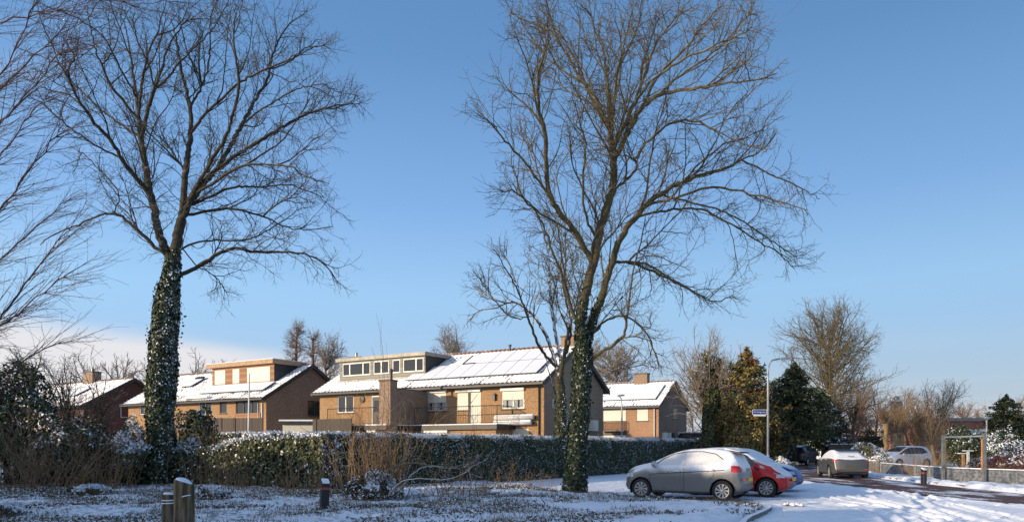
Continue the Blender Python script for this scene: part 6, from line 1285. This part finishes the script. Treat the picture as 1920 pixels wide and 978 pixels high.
conifer('brown_conifer', 'tall ragged brown-and-olive conifer left of the tall lamp post', 1400, 54, 653, 165, 14, ('brown', 'olive', 'fir'), (.27, .33, .40), None, dens=1.3, size=.26, ragged=.5, tilt=.15)
bush('olive_evergreen', 'rounded olive evergreen mass below the brown conifer, behind the street sign', P(1402, 835, 50).x, 50, 1.75, 1.8, 4.9, 17000, .17, ('olive', 'brown', 'fir'), (.36, .22, .42), 15, 0, lump=.38, snowtop=0, cat='evergreen')
conifer('dark_conifer', 'dark green conifer right of the tall lamp post', 1489, 57, 681, 155, 15, ('fir', 'firl', 'ever'), (.45, .3, .25), None, dens=1.35, size=.26, ragged=.45, lowz=2.3)
bush('evergreen_shrub', 'very dark evergreen mass behind the blue car and lamp post', P(1446, 835, 55).x, 55, 1.7, 1.6, 5.2, 13000, .19, ('ever', 'fir'), (.6, .4), 16, 0, lump=.25, snowtop=0, cat='evergreen')
conifer('frosted_conifer', 'bluish conifer with snow on its lower boughs left of the timber shed', 1543, 66, 730, 100, 16, ('fir', 'ever'), (.5, .5), None, dens=1.2, size=.28, snow=.16, tilt=-.25, lowz=1.9)
bush('evergreen_shrub', 'low dark shrub behind the parked estate car', P(1500, 835, 66).x, 66, 3.0, 1.5, 4.2, 8000, .22, ('ever', 'fir'), (.6, .4), 26, 0, lump=.25, snowtop=0, cat='evergreen')
rt, H, W_ = bare_tree('bare_tree', 'largest bare tree at right with mossy trunk and broad lacy crown', 1553, 70, 572, 200, 5200, 75, 'tan', None, 'round', .24, .33, .40, .009, (.3, .9), prob=1.8, up=.12)
ivy_limbs(rt, [([lp(rt, 1553, 830), lp(rt, 1554, 760), lp(rt, 1554, 700), lp(rt, 1553, 660)], .22)], 130, .2, 6, .2)
for i, (px, Y, ty, wp, mt, sh, n_, lb) in enumerate((
    (1592, 68, 700, 90, 'red', 'fan', 1500, 'brown bare shrub tree right of the largest bare tree'), (1640, 75, 735, 100, 'red', 'round', 1500, 'reddish bare thicket tree behind the pollarded willows'),
    (1745, 80, 712, 110, 'grey', 'fan', 1800, 'pale fan-shaped bare tree above the roof of the white car'), (1715, 66, 745, 70, 'straw', 'fan', 1300, 'tawny bare tree beside the tall brick chimney'),
    (1690, 95, 728, 110, 'grey', 'round', 1000, 'grey bare crown behind the brick chimney'), (1810, 110, 758, 110, 'red', 'round', 1100, 'low russet bare crown above the flat-roofed building'),
    (1575, 90, 735, 60, 'grey', 'round', 700, 'bare crown in the gap right of the frosted conifer'), (1875, 100, 748, 120, 'grey', 'round', 900, 'bare crown near the right edge behind the dark conifer'),
    (1915, 95, 740, 60, 'grey', 'round', 600, 'bare crown at the very right edge'), (1760, 58, 770, 60, 'straw', 'fan', 900, 'straw-coloured bare bush tree left of the gate frame'))):
    bare_tree('bare_tree', lb, px, Y, ty, wp, n_, 80 + i, mt, 'bare trees beyond the fence', sh, .15, .4, .16, .0085, (.3, .8), 3 if sh == 'fan' else 1, up=.2 if sh == 'fan' else .1)
BARK['willow'] = bark('bark_willow', (0.28, 0.20, 0.09), (0.20, 0.14, 0.07), .1)
for i, (px, ty, Y, lb) in enumerate(((1660, 792, 56, 'leftmost of the three pollarded willows with knobbly yellow trunk'), (1679, 806, 60, 'middle one of the three pollarded willows'), (1690, 808, 62, 'rightmost of the three pollarded willows'))):
    q = P(px, ty, Y); r_ = tree_root('pollard_willow', (q.x, q.y, 0), lb, 'willow', 'pollarded willows'); h_ = q.z
    rk = random.Random(i + 3); zs_ = [-.1, .5, 1.1, 1.6, 2.1, 2.6, h_ - .35, h_ - .05]; MB().tube([(rk.gauss(0, .05), rk.gauss(0, .05), z_) for z_ in zs_], [.24, .19, .20, .16, .18, .15, .16, .22], 10).build('trunk', BARK['willow'], r_, True)
    for q_ in range(4): a_ = 1.57 * q_ + rk.random(); MB().tube([(0, 0, h_ - .2), (.18 * math.cos(a_), .18 * math.sin(a_), h_ - .02), (.36 * math.cos(a_), .36 * math.sin(a_), h_ + .12 + rk.random() * .15)], [.12, .10, .13], 8).build('knuckle', BARK['red'], r_, True)
    rg = np.random.default_rng(90 + i); pos = []; par = []; rr = []
    for s_ in range(90):
        x = np.array([rg.normal() * .15 - .1, rg.normal() * .15, h_]); d = np.array([rg.normal() * .5, rg.normal() * .5, 1.1]); d /= np.linalg.norm(d); L = rg.uniform(1, 2.6)
        for j in range(6): pos.append(x.copy()); par.append(-1 if j == 0 else len(pos) - 2); rr.append(.017 * (1.1 - j / 6)); x = x + d * L / 6; d = d + rg.normal(size=3) * .08 + [0, 0, .05]; d /= np.linalg.norm(d)
    tube_mesh('crown', np.array(pos), np.array(par), np.array(rr), BARK['straw'], r_)
conifer('dark_conifer', 'broad dark conifer near the right edge', 1888, 62, 740, 84, 17, ('fir', 'firl', 'ever'), (.45, .2, .35), None, dens=1.3, size=.28, ragged=.35, snow=.02, shape=2)
conifer('young_conifer', 'small dark conifer behind the timber shed', 1628, 72, 805, 56, 18, ('fir', 'ever'), (.5, .5), None, dens=1.0, size=.28, ragged=.35, shape=2)
for (px, Y, rx, h, n_, sd, lb, lf, pr, sn, cat) in (
    (1626, 47, 1.05, 1.75, 5500, 31, 'cream-green shrub loaded with snow left of the white car', ('laurel2', 'olive'), (.6, .4), .35, 'shrub'),
    (1650, 44, .75, 1.15, 2500, 32, 'small snowy shrub right behind the concrete fence gap', ('laurel2', 'dead'), (.6, .4), .35, 'shrub'),
    (1808, 38, 1.1, 2.6, 6500, 34, 'upright evergreen shrub seen through the gate frame', ('ever', 'laurel', 'ivy2'), (.5, .35, .15), .01, 'shrub'),
    (1882, 42, 2.1, 2.25, 9000, 35, 'wide shrub heaped with snow right of the gate frame', ('ever', 'laurel2', 'laurel'), (.45, .2, .35), .08, 'shrub'),
    (1895, 34, 1.5, 1.25, 6000, 36, 'dark red-leaved shrub behind the fence at the right edge', ('red', 'dead'), (.7, .3), .06, 'shrub'),
    (1846, 45, 1.2, 2.1, 4500, 37, 'evergreen shrub just right of the right-hand gate post', ('ever', 'firl'), (.6, .4), .12, 'shrub'),
    (1790, 34, .5, .55, 1000, 38, 'small snow-covered heap behind the fence inside the gate frame', ('dead', 'laurel2'), (.6, .4), .55, 'shrub')):
    q = P(px, 850, Y); bush('garden_shrub', lb, q.x, Y, rx, rx * .8, h, n_, .11, lf, pr, sd, sn, cat, 'garden shrubs behind the fence', snowtop=.45 if sd != 34 else .1)
for (px, Y, wpx, h, n_, sd, lb, mt) in ((1745, 36, 90, 1.7, 120, 41, 'bare twiggy garden shrub left of the gate frame', 'straw'), (1712, 40, 40, 1.9, 50, 42, 'thin bare garden shrub in front of the white car', 'red'), (1885, 33, 110, 1.5, 120, 43, 'reddish bare twigs along the fence at the right edge', 'red'), (1835, 36, 60, 1.4, 70, 44, 'bare shrub inside the gate frame', 'straw'), (1640, 42, 60, 1.3, 60, 45, 'dark twigs in the gap of the concrete fence', 'straw')):
    q = P(px, 850, Y); thicket('bare_garden_shrub', lb, q.x, Y, wpx / F * Y / 2, .6, h, n_, sd, mt, 'bare shrub', 'bare garden shrubs', .4, 3, .008)
q = P(1462, 850, 49); bush('snowy_bush', 'frosted ground shrub at the foot of the tall lamp post', q.x, 49, 1.0, 1.0, .75, 4200, .1, ('laurel2', 'ever'), (.5, .5), 51, .4)
q = P(1495, 850, 56); bush('snowy_bush', 'frosted low plants left of the parked estate car', q.x - 1.1, 57, .6, .6, .6, 1600, .1, ('laurel2', 'ever'), (.5, .5), 52, .4)
# wood that closes the view between the things above: one mass nobody could count
def far_wood():
    rg = np.random.default_rng(5); PP = []; QQ = []; RR = []; b0 = 0
    protos = [bare_mesh(1.0 * 9, 7.5, 420, 200 + i, .55, .16, .02, .12, 'round', (.3, .9), 1, 1.2) for i in range(4)]
    for i in range(80):
        a = -0.70 + 1.42 * i / 79 + rg.normal() * .008; d = rg.uniform(115, 175); x = math.tan(a) * d; s = rg.uniform(.75, 1.15); p_, q_, r_ = protos[i % 4]; t = rg.uniform(0, 6.28); R_ = np.array([[math.cos(t), -math.sin(t), 0], [math.sin(t), math.cos(t), 0], [0, 0, 1]])
        PP.append((p_ * s) @ R_.T + [x, d, 0]); QQ.append(np.where(q_ >= 0, q_ + b0, -1)); RR.append(r_ * 1.3); b0 += len(p_)
    o = tube_mesh('distant_wood', np.vstack(PP), np.concatenate(QQ), np.concatenate(RR), BARK['grey']); tag(o, 'hazy line of bare trees closing the horizon', 'wood', kind='stuff')
far_wood()
m = MB()
o = hedge('distant_hedge', 'far dark hedge line at the horizon beyond the gardens', [(-95, 122), (-30, 108), (30, 108), (95, 112)], 3.2, 2.0, 16000, .5, ('ever', 'dead'), (.6, .4), 61, .3, .05)
# unseen leaf screen added beyond the left edge, shaped to shade verge and cars
def belt():
    rg = np.random.default_rng(77); n = 26000; u = rg.uniform(0, 1, n); p_ = 2 + 60 * u; sx, sy = -.872, -.49; s0 = -20 + rg.normal(size=n) * 1.2
    hh = np.interp(p_, [2, 12, 14.5, 18.2, 19.6, 22, 25, 28, 33, 40, 62], [7.2, 7.4, 8.5, 8.5, 7.0, 6.4, 6.0, 5.8, 5.2, 4.3, 3.6]) * (.86 + .28 * vnoise(p_ * .55, p_ * 0, 4)); zz = hh * rg.random(n) ** .8
    x = -s0 * sx * 1.0; c = np.stack([-sx * s0 + sy * p_, -sy * s0 - sx * p_, zz], 1)
    o = leaf_cloud('undergrowth', c, rg.normal(size=(n, 3)), .62, [LEAF['ever']], None, None, 5, .8); tag(o, 'dense undergrowth beyond the left edge of the view', 'undergrowth', kind='stuff')
belt()
# ------------------------------------------------------------------ street furniture and far buildings
k = N('post_wood'); v_ = k.sc(k.obj(), (7, 7, .7)); n_ = k.noise(2.2, 6, v_); g_ = k.noise(2.5, 3)
n_ = k.rng(n_, .38, .62); k.bump(n_, .9, .04); M['postwood'] = k.fin(k.mix(k.rng(g_, .35, .7), k.mix(n_, (0.05, 0.034, 0.02), (0.21, 0.145, 0.085)), k.mix(n_, (0.05, 0.036, 0.018), (0.22, 0.155, 0.055))), .85)
def round_post(name, label, px, ptop, Y, wpx, slant, cat, grooves=0, mat='postwood'):
    tp = P(px, ptop, Y); r = wpx / F * Y / 2; root = empty(name, (tp.x, tp.y, 0), 0, label, cat); h = tp.z; m = MB(); k_ = 28; rings = []; rg = random.Random(3)
    lv = [0 - .1, .2, .45, .7, .9, .97, 1.0]
    for t in lv:
        n = len(m.v); rings.append(n)
        for j in range(k_):
            a = 2 * math.pi * j / k_; rr = r * (1 + .035 * math.sin(3 * a + 1) + .02 * math.sin(7 * a) - (.05 if t >= 1 else 0)) * (1 - .04 * t); x, y = rr * math.cos(a), rr * math.sin(a)
            m.v.append((x, y, h * t - slant * (x / r * .5 + .5) ** 2 * max(0, t - .4) / .6))
    for a, b in zip(rings, rings[1:]):
        for j in range(k_): q = (j + 1) % k_; m.f.append((a + j, a + q, b + q, b + j)); m.m.append(0)
    m.f.append(tuple(rings[-1] + j for j in range(k_))); m.m.append(0); o = m.build('post', M[mat], root, True)
    me = o.data; me.polygons[len(me.polygons) - 1].use_smooth = False
    s = MB(); n = 0; c = [(m.v[rings[-1] + j][0] * .93, m.v[rings[-1] + j][1] * .93, m.v[rings[-1] + j][2]) for j in range(k_)]
    c2 = [(x * .80, y * .80, z + .022) for x, y, z in c]; cc = (0, 0, sum(z for _, _, z in c) / k_ + .032)
    for j in range(k_): q = (j + 1) % k_; s.quad((c[j][0], c[j][1], c[j][2] - .004), (c[q][0], c[q][1], c[q][2] - .004), c2[q], c2[j]); s.poly([c2[j], c2[q], cc])
    s.build('snow_cap', M['snow'], root, True)
    for gi in range(grooves):
        z_ = h - .10 - .045 * gi; MB().lathe([(r * .985, z_ - .008), (r * 1.02, z_ - .004), (r * 1.02, z_ + .006), (r * .985, z_ + .01)], k=24).build('snow_band', M['snow'], root, True)
    return root, h, r
rt, h, r = round_post('wooden_post', 'thick round wooden post with slanted snowy top, nearest on the verge', 345, 897, 11.0, 37, .10, 'post')
MB().tube([(r * .2, -r * .99, h - .26), (r * .55, -r * .86, h - .245), (r * .88, -r * .5, h - .235)], .009, 6).build('snow_line', M['snow'], rt, True)
round_post('wooden_post', 'short thin dark post with two white snow bands beside the thick post', 315, 925, 11.6, 22, .015, 'post', 2)
k = MB()
def bollard(label, px, ptop, pbot, wpx, band, lean=0.0):
    g = G(px, pbot); Y = g.y; w_ = wpx / F * Y; t = P(px, ptop, Y).z; root = empty('bollard', (g.x, g.y, 0), .4, label, 'bollard'); root.rotation_euler = (0, lean, .4 if not lean else 0.5); hw = w_ * .42
    m = MB(); m.prism([(-hw, -hw), (hw, -hw), (hw, hw), (-hw, hw)], -.1, t - .08, 'z'); m.poly([(-hw, -hw, t - .08), (hw, -hw, t - .08), (hw, hw, t), (-hw, hw, t)]); m.poly([(-hw, hw, t - .08), (-hw, -hw, t - .08), (-hw, hw, t)]); m.poly([(hw, -hw, t - .08), (hw, hw, t - .08), (hw, hw, t)]); m.quad((-hw, hw, t - .08), (-hw, hw, t), (hw, hw, t), (hw, hw, t - .08))
    m.build('post', M['black'], root, bevel=.012)
    b = MB(); e = .004; z0, z1 = t - .22, t - .17; b.box(-hw - e, hw + e, -hw - e, hw + e, z0, z1); b.build('band', band, root); MB().prism([(-hw * .95, t - .077), (hw * .95, t + .004), (hw * .7, t + .035), (-hw * .7, t - .03)], -hw * .9, hw * .9, 'x').build('snow_cap', M['snow'], root)
redb = plain('reflective_band_red', (0.35, 0.06, 0.04), .4, var=.1)
bollard('black square bollard with faint red band on the snowy verge', 607, 899, 965, 17, redb, .05)
bollard('black bollard with red band beside the low concrete fence', 1732, 877, 907, 9, redb)
# lamp posts
M['galv'] = plain('galvanised_steel', (0.36, 0.39, 0.40), .45, .4, var=.2, scale=5)
def lamp_post(name, label, px, Y, ptop, reach, mode=0):
    b = P(px, 850, Y); root = empty(name, (b.x, b.y, 0), 0, label, 'street lamp', 'street lamps'); h = P(px, ptop, Y).z
    MB().tube([(0, 0, -.1), (0, 0, 1.1)], [.085, .085], 14).build('base', M['galv'], root, True)
    pl = [(0, 0, 1.05), (0, 0, h - .75)] + [(reach * (1 - math.cos(a)) * .35, 0, h - .75 + .68 * math.sin(a)) for a in (.3, .6, .9, 1.2, 1.5)] + [(reach * .75, 0, h - .0)]
    MB().tube(pl, [.066, .055] + [.048] * 5 + [.045], 12).build('pole', M['galv'], root, True)
    x = reach * .72; hd_ = MB().tube([(x, 0, h - .0), (x + .12, 0, h + .01), (x + .45, 0, h + .03), (x + .62, 0, h + .03)], [.035, .065, .075, .03], 10).build('lamp_head', M['galv'], root, True)
    MB().box(x + .15, x + .5, -.05, .05, h - .062, h - .045).build('lamp_glass', M['lamp_clear'], hd_)
    return root, h
rt, h = lamp_post('street_lamp', 'tall galvanised street lamp carrying a blue street-name sign', 1440, 40, 672, .85)
z_ = P(1420, 773, 40).z; bl = plain('sign_blue', (0.012, 0.045, 0.20), .4, var=.08); sg = MB().box(-.84, -.09, -.020, .0, z_ - .09, z_ + .15).build('street_sign', bl, rt)
MB().box(-.86, -.06, -.0175, -.003, z_ - .11, z_ + .17).build('sign_border', M['white'], sg); MB().box(-.80, -.13, -.022, -.005, z_ - .19, z_ - .115).build('sub_plate', M['white'], sg)
for zz in (z_ - .05, z_ + .12): MB().tube([(-.1, 0, zz), (.06, 0, zz)], .012, 6).build('sign_clamp', M['galv'], sg)
def text(body, size, loc, mat, parent, rot=(R(90), 0, 0)):
    c = bpy.data.curves.new('lettering', 'FONT'); c.body = body; c.size = size; c.extrude = .001; c.align_x = 'CENTER'; c.align_y = 'CENTER'; o = bpy.data.objects.new('lettering', c); C.objects.link(o); c.materials.append(mat); o.location = loc; o.rotation_euler = rot
    dg = bpy.context.evaluated_depsgraph_get(); me = bpy.data.meshes.new_from_object(o.evaluated_get(dg)); bpy.data.objects.remove(o); q = bpy.data.objects.new('lettering', me); C.objects.link(q); q.location = loc; q.rotation_euler = rot; q.parent = parent; return q
text('De Hoogstraat', .105, (-.465, -.0225, z_ + .035), M['white'], sg)
lamp_post('street_lamp', 'slender street lamp in front of the orange-brown brick house', 1166, 58, 741, -.55)
for px, Y, pt, lb in ((1850, 62, 783, 'T-shaped lamp with flat cap in front of the flat-roofed building'),):
    b = P(px, 850, Y); rt = empty('street_lamp', (b.x, b.y, 0), 0, lb, 'street lamp', 'street lamps'); h = P(px, pt, Y).z; MB().tube([(0, 0, -.1), (0, 0, h)], .06, 10).build('pole', M['white'], rt, True); MB().lathe([(.05, h - .2), (.55, h), (.5, h + .08), (.05, h + .14)], k=16).build('lamp_head', M['grey'], rt, True)
b = P(1735, 850, 70); rt = empty('street_lamp', (b.x, b.y, 0), 0, 'thin lamp pole between the tawny bare tree and the building', 'street lamp', 'street lamps'); h = P(1735, 790, 70).z; MB().tube([(0, 0, -.1), (0, 0, h)], .05, 8).build('pole', M['galv'], rt, True); MB().lathe([(.04, h), (.16, h + .03), (.13, h + .3), (.03, h + .38)], k=12).build('lamp_head', M['galv'], rt, True)
b = P(465.5, 815, 41); rt = empty('flagpole', (b.x, b.y, 0), 0, 'thin pale flagpole in front of the timber dormer house', 'flagpole'); MB().tube([(-.03, 0, -.1), (.06, 0, P(467, 702, 41).z)], [.055, .04], 10).build('pole', M['white'], rt, True); MB().lathe([(.001, 0), (.05, .03), (.05, .06), (.001, .09)], (.06, 0, P(467, 702, 41).z), k=10).build('finial', M['white'], rt, True)
# low concrete fence: posts and stone-pattern panels
k = N('concrete_stone_pattern'); s_ = k.n('SeparateXYZ'); k.t.links.new(k.obj(), s_.inputs[0]); cb = k.n('CombineXYZ'); k.set(cb.inputs[0], k.math('ADD', s_.outputs['X'], s_.outputs['Y'])); k.set(cb.inputs[1], s_.outputs['Z'])
b = k.n('TexBrick'); k.t.links.new(cb.outputs[0], b.inputs['Vector']); b.inputs['Scale'].default_value = 1; b.inputs['Brick Width'].default_value = .42; b.inputs['Row Height'].default_value = .15; b.inputs['Mortar Size'].default_value = .012
k.set(b.inputs['Color1'], (0.11, 0.12, 0.13)); k.set(b.inputs['Color2'], (0.075, 0.085, 0.095)); k.set(b.inputs['Mortar'], (0.06, 0.06, 0.06)); n_ = k.noise(7, 6); k.bump(k.math('ADD', k.math('MULTIPLY', b.outputs['Fac'], -.6), n_), .8, .03)
M['concrete'] = k.fin(k.mix(k.rng(n_, .35, .7), b.outputs[0], (0.22, 0.225, 0.23)), .9)
M['concpost'] = snowy('concrete_post', (0.26, 0.26, 0.25), .85, .6, .9)
def cfence(label, pts, hh=.62):
    root = empty('concrete_fence', (pts[0][0], pts[0][1], 0), 0, label, 'fence'); o = Vector((pts[0][0], pts[0][1], 0))
    for i, (a, b) in enumerate(zip(pts, pts[1:])):
        a = Vector((a[0], a[1], 0)) - o; b = Vector((b[0], b[1], 0)) - o; d = (b - a).normalized(); nn = Vector((d.y, -d.x, 0)) * .03; Z = Vector((0, 0, hh)); m = MB()
        for s, e in ((a - nn, b - nn), (b + nn, a + nn)): m.quad(s, e, e + Z, s + Z)
        m.quad(a - nn + Z, b - nn + Z, b + nn + Z, a + nn + Z); m.build('fence_panel', M['concrete'], root)
        s = MB(); n2 = nn * 1.9; s.quad(a - n2 + Z * 1.012, b - n2 + Z * 1.012, b + n2 + Z * 1.012, a + n2 + Z * 1.012); Z2 = Z * 1.07; s.quad(a - n2 * .8 + Z2, b - n2 * .8 + Z2, b + n2 * .8 + Z2, a + n2 * .8 + Z2)
        for u, v in ((-1, 1), (1, -1)): s.quad(a + n2 * u + Z * 1.012, b + n2 * u + Z * 1.012, b + n2 * u * .8 + Z2, a + n2 * u * .8 + Z2)
        s.build('snow_cap', M['snow'], root)
    for p in pts:
        q = Vector((p[0], p[1], 0)) - o; MB().box(q.x - .06, q.x + .06, q.y - .06, q.y + .06, -.05, hh + .07).build('fence_post', M['concpost'], root)
def fpt(px, Y): return ((px - 960) / F * Y, Y)
cfence('low grey concrete fence with stone pattern and snowy top, running to the right edge', [fpt(1653, 41.5), fpt(1671, 39.6), fpt(1693, 37.7), fpt(1718, 35.8), fpt(1745, 34), fpt(1770, 32.4), fpt(1848, 30.3), fpt(1935, 28.5), fpt(2030, 26.8)])
cfence('short separate stretch of low concrete fence right of the grey car', [fpt(1600, 45.8), fpt(1622, 43.8), fpt(1645, 43.0)], .70)
# gate frame
A = P(1769.5, 850, 32.2); B = P(1846.5, 850, 30.1); rt = empty('gate_frame', (A.x, A.y, 0), 0, 'tall square frame of two steel-grey posts and a thin top bar over the fence', 'frame'); d = Vector((B.x - A.x, B.y - A.y, 0)); h = P(1769, 819, 32.2).z; h2_ = P(1846, 817, 30.1).z
side_ = plain('orange_wood_and_lit_side', (0.42, 0.22, 0.09), .7)
for q, hh in ((Vector((0, 0, 0)), h), (d, h2_)):
    MB().box(q.x - .07, q.x + .045, q.y - .04, q.y + .06, -.05, hh + .1).build('post', plain('post_weathered', (0.15, 0.155, 0.155), .8, scale=5), rt); MB().box(q.x + (.047 if q.x == 0 else -.125), q.x + (.095 if q.x == 0 else -.087), q.y - .02, q.y + .05, .6, hh - .1).build('lit_post_side', side_, rt)  # orange strip puts the sunlit side of each post into the colour
MB().tube([(0.04, 0, h), (d.x - .09, d.y, h2_)], .035, 8).build('top_bar', M['galv'], rt)
# small posts and bird-table things in the garden behind the frame
for px, Y, y0, y1, mt, lb in ((1806, 36, 850, 878, side_, 'orange timber post in the garden behind the gate frame'), (1815, 37, 845, 875, M['white'], 'white garden post beside the orange one')):
    q = P(px, y0, Y); r_ = empty('garden_post', (q.x, q.y, 0), 0, lb, 'post'); MB().box(-.05, .05, -.05, .05, -.05, q.z).build('post', mt, r_); MB().box(-.22, .22, -.12, .12, q.z + .001, q.z + .04).build('snow_board', M['snow'], r_)
q = P(1463, 850, 43); r_ = empty('garden_lantern', (q.x, q.y, 0), 0, 'knee-high pale garden lantern right of the tall lamp post', 'lantern'); MB().tube([(0, 0, -.05), (0, 0, .7)], .06, 10).build('post', M['zinc'], r_); MB().lathe([(.06, .7), (.12, .74), (.10, .9), (.14, .92), (.03, 1.02)], k=14).build('lamp_head', M['cream'], r_)
q = P(1503, 850, 60); r_ = empty('garden_lamp', (q.x, q.y, 0), 0, 'small cream lamp on a dark post above the estate car', 'lamp'); zq = P(1503, 816, 60).z; MB().tube([(0, 0, -.05), (0, 0, zq)], .04, 8).build('post', M['dark'], r_); MB().lathe([(.05, zq), (.28, zq + .05), (.2, zq + .22), (.05, zq + .3)], k=14).build('lamp_shade', M['white'], r_)
# sheds and far buildings
def block(name, label, px0, px1, ptop, Y, depth, wall, roofh=.25, roofm='dark', over=.3, cat='building', snow=True, rz=0):
    a = P(px0, ptop, Y); b = P(px1, ptop, Y); r_ = empty(name, (a.x, Y, 0), rz, label, cat); w_ = b.x - a.x; h = a.z
    MB().box(0, w_, 0, depth, -.1, h - roofh).build('wall', M[wall] if isinstance(wall, str) else wall, r_); f = MB().box(-over, w_ + over, -over, depth + over, h - roofh + .002, h).build('flat_roof', M[roofm] if isinstance(roofm, str) else roofm, r_)
    if snow: MB().box(-over + .02, w_ + over - .02, -over + .02, depth + over, h + .002, h + .09).build('roof_snow', M['snow'], f)
    return r_, w_, h
M['orangewood'] = boards('orange_timber', (0.40, 0.20, 0.07), .15, 'Z')
a = P(1551, 822, 70); b = P(1603, 822, 70); r_ = empty('timber_shed', (a.x, 70, 0), 0, 'small orange timber shed with snowy pitched roof behind the cars', 'shed'); w_ = b.x - a.x; e_ = a.z; rg_ = P(1570, 808, 70).z
m = MB(); m.prism([(0, 0), (1.7, 0), (1.7, e_ - .15), (0.5, rg_ - .35), (0, e_ - .15)], 0, .12, 'y'); m.build('wall', M['orangewood'], r_); MB().box(.4, 1.4, -.02, .0, .0, e_ - .3).build('opening', M['black'], r_); MB().box(1.7, w_, .4, .5, 0, e_ - .1).build('side_wall', M['orangewood'], r_)
m = MB(); m.quad((-.2, -.4, e_ - .05), (w_ + .2, -.4, e_ - .35), (w_ - .3, 2.5, rg_), (.3, 2.5, rg_ + .15)); m.quad((-.2, -.4, e_ - .17), (w_ + .2, -.4, e_ - .47), (w_ + .2, -.4, e_ - .35), (-.2, -.4, e_ - .05)); m.build('roof', M['snow'], r_); MB().box(1.65, 1.8, -.3, -.15, 0, e_ + 1.1).build('corner_post', M['orangewood'], r_)
for px0, px1, pt, Y, lb in ((1555, 1610, 832, 62, 'dark woven garden fence in front of the timber shed'),):
    a = P(px0, pt, Y); b = P(px1, pt, Y); r_ = empty('garden_fence', (a.x, Y, 0), 0, lb, 'fence'); 
    n_ = 3; w_ = (b.x - a.x) / n_
    for i in range(n_): MB().box(i * w_ + .05, (i + 1) * w_ - .05, 0, .05, 0, a.z).build('fence_panel', M['brownfence'], r_); MB().box(i * w_ + .05, (i + 1) * w_ - .05, -.01, .06, a.z + .002, a.z + .04).build('snow_cap', M['snow'], r_); MB().box(i * w_ - .05, i * w_ + .05, -.02, .08, 0, a.z + .1).build('fence_post', M['dark'], r_)
a = P(389, 783, 44); b = P(497, 783, 44.5); r_ = empty('board_fence', (a.x, 44, 0), 0, 'grey-brown vertical board fence along the terrace of the timber dormer house', 'fence'); w_ = b.x - a.x
for i in range(4): MB().box(i * w_ / 4, (i + 1) * w_ / 4 - .04, 0, .04, 0, a.z).build('fence_panel', M['fencewood'], r_); MB().box((i + 1) * w_ / 4 - .06, (i + 1) * w_ / 4 + .02, -.03, -.005, 0, a.z + .03).build('fence_post', M['fencewood'], r_)
r_, w_, h = block('garage', 'low pale garage with flat snow-edged roof between the two brick houses', 530, 612, 789, 43.5, 4, 'cream', .16, 'dark', .2, 'garage')
r_, w_, h = block('flat_building', 'long low white flat-roofed building left of the pollarded willows', 1580, 1672, 800, 92, 8, 'white', .5, 'white', .4)
for i in range(5): f = MB().box(.6 + i * 1.2, 1.5 + i * 1.2, -.05, -.002, 1.0, 2.2).build('window', M['glass'], r_); MB().box(.55 + i * 1.2, 1.55 + i * 1.2, -.06, -.003, .9, .98).build('sill', M['white'], f)
r_, w_, h = block('apartment_building', 'red-brick flat-roofed building with cream band behind the gardens', 1742, 1862, 783, 82, 9, plain('far_red_brick', (0.30, 0.11, 0.07), .9), .35, plain('roof_edge_grey', (0.2, 0.19, 0.17), .7), .5, snow=False)
MB().box(3.6, w_ + .2, -.35, -.05, h - 2.0, h - 1.25).build('balcony_band', M['cream'], r_)
for i in range(5): f = MB().box(.4 + i * 1.35, 1.4 + i * 1.35, -.06, -.003, .9, 2.1).build('window', M['white'], r_); MB().box(.5 + i * 1.35, 1.3 + i * 1.35, -.075, -.061, 1.0, 2.0).build('pane', M['glass'], f)
for i in range(2): MB().box(5.0 + i * 1.0, 5.75 + i * 1.0, -.06, -.003, h - 3.2, h - 2.05).build('window', M['glass'], r_)
a = P(1677, 752, 78); b = P(1692, 752, 78); r_ = empty('brick_chimney', (a.x, 78, 0), 0, 'tall square brick chimney rising among bare trees at right', 'chimney'); w_ = b.x - a.x; MB().box(0, w_, 0, w_, 0, a.z).build('shaft', M['brick_b'], r_); MB().box(-.08, w_ + .08, -.08, w_ + .08, a.z + .002, a.z + .18).build('cap', M['cream'], r_); MB().lathe([(.3, a.z + .18), (.26, a.z + .5), (.1, a.z + .6)], (w_ / 2, w_ / 2, 0), k=12).build('chimney_pot', M['zinc'], r_)
r_, w_, h = block('garden_shed', 'small dark garden hut behind the shrubs at the left', 68, 105, 812, 31, 2, 'brownfence', .1, 'dark', .12, 'shed')
# snow-covered lump and kerb stone by the parking place
q = G(1488, 950); m = bpy.data.meshes.new('m')
rg = np.random.default_rng(3)
r_ = empty('snow_heap', (q.x, q.y, 0), 0, 'small dirty heap of snow on the parking place', 'snow heap'); mb = MB()
for i in range(14): a_ = rg.uniform(0, 6.28); d_ = rg.random() * .28; mb.lathe([(.01, -.02), (.07, .0), (.055, .05), (.01, .075 + .03 * rg.random())], (d_ * math.cos(a_) * 1.3, d_ * math.sin(a_), .02), k=7)
mb.build('clods', snowy('dirty_snow', (0.22, 0.17, 0.12), .8, .1, .6), r_, True)
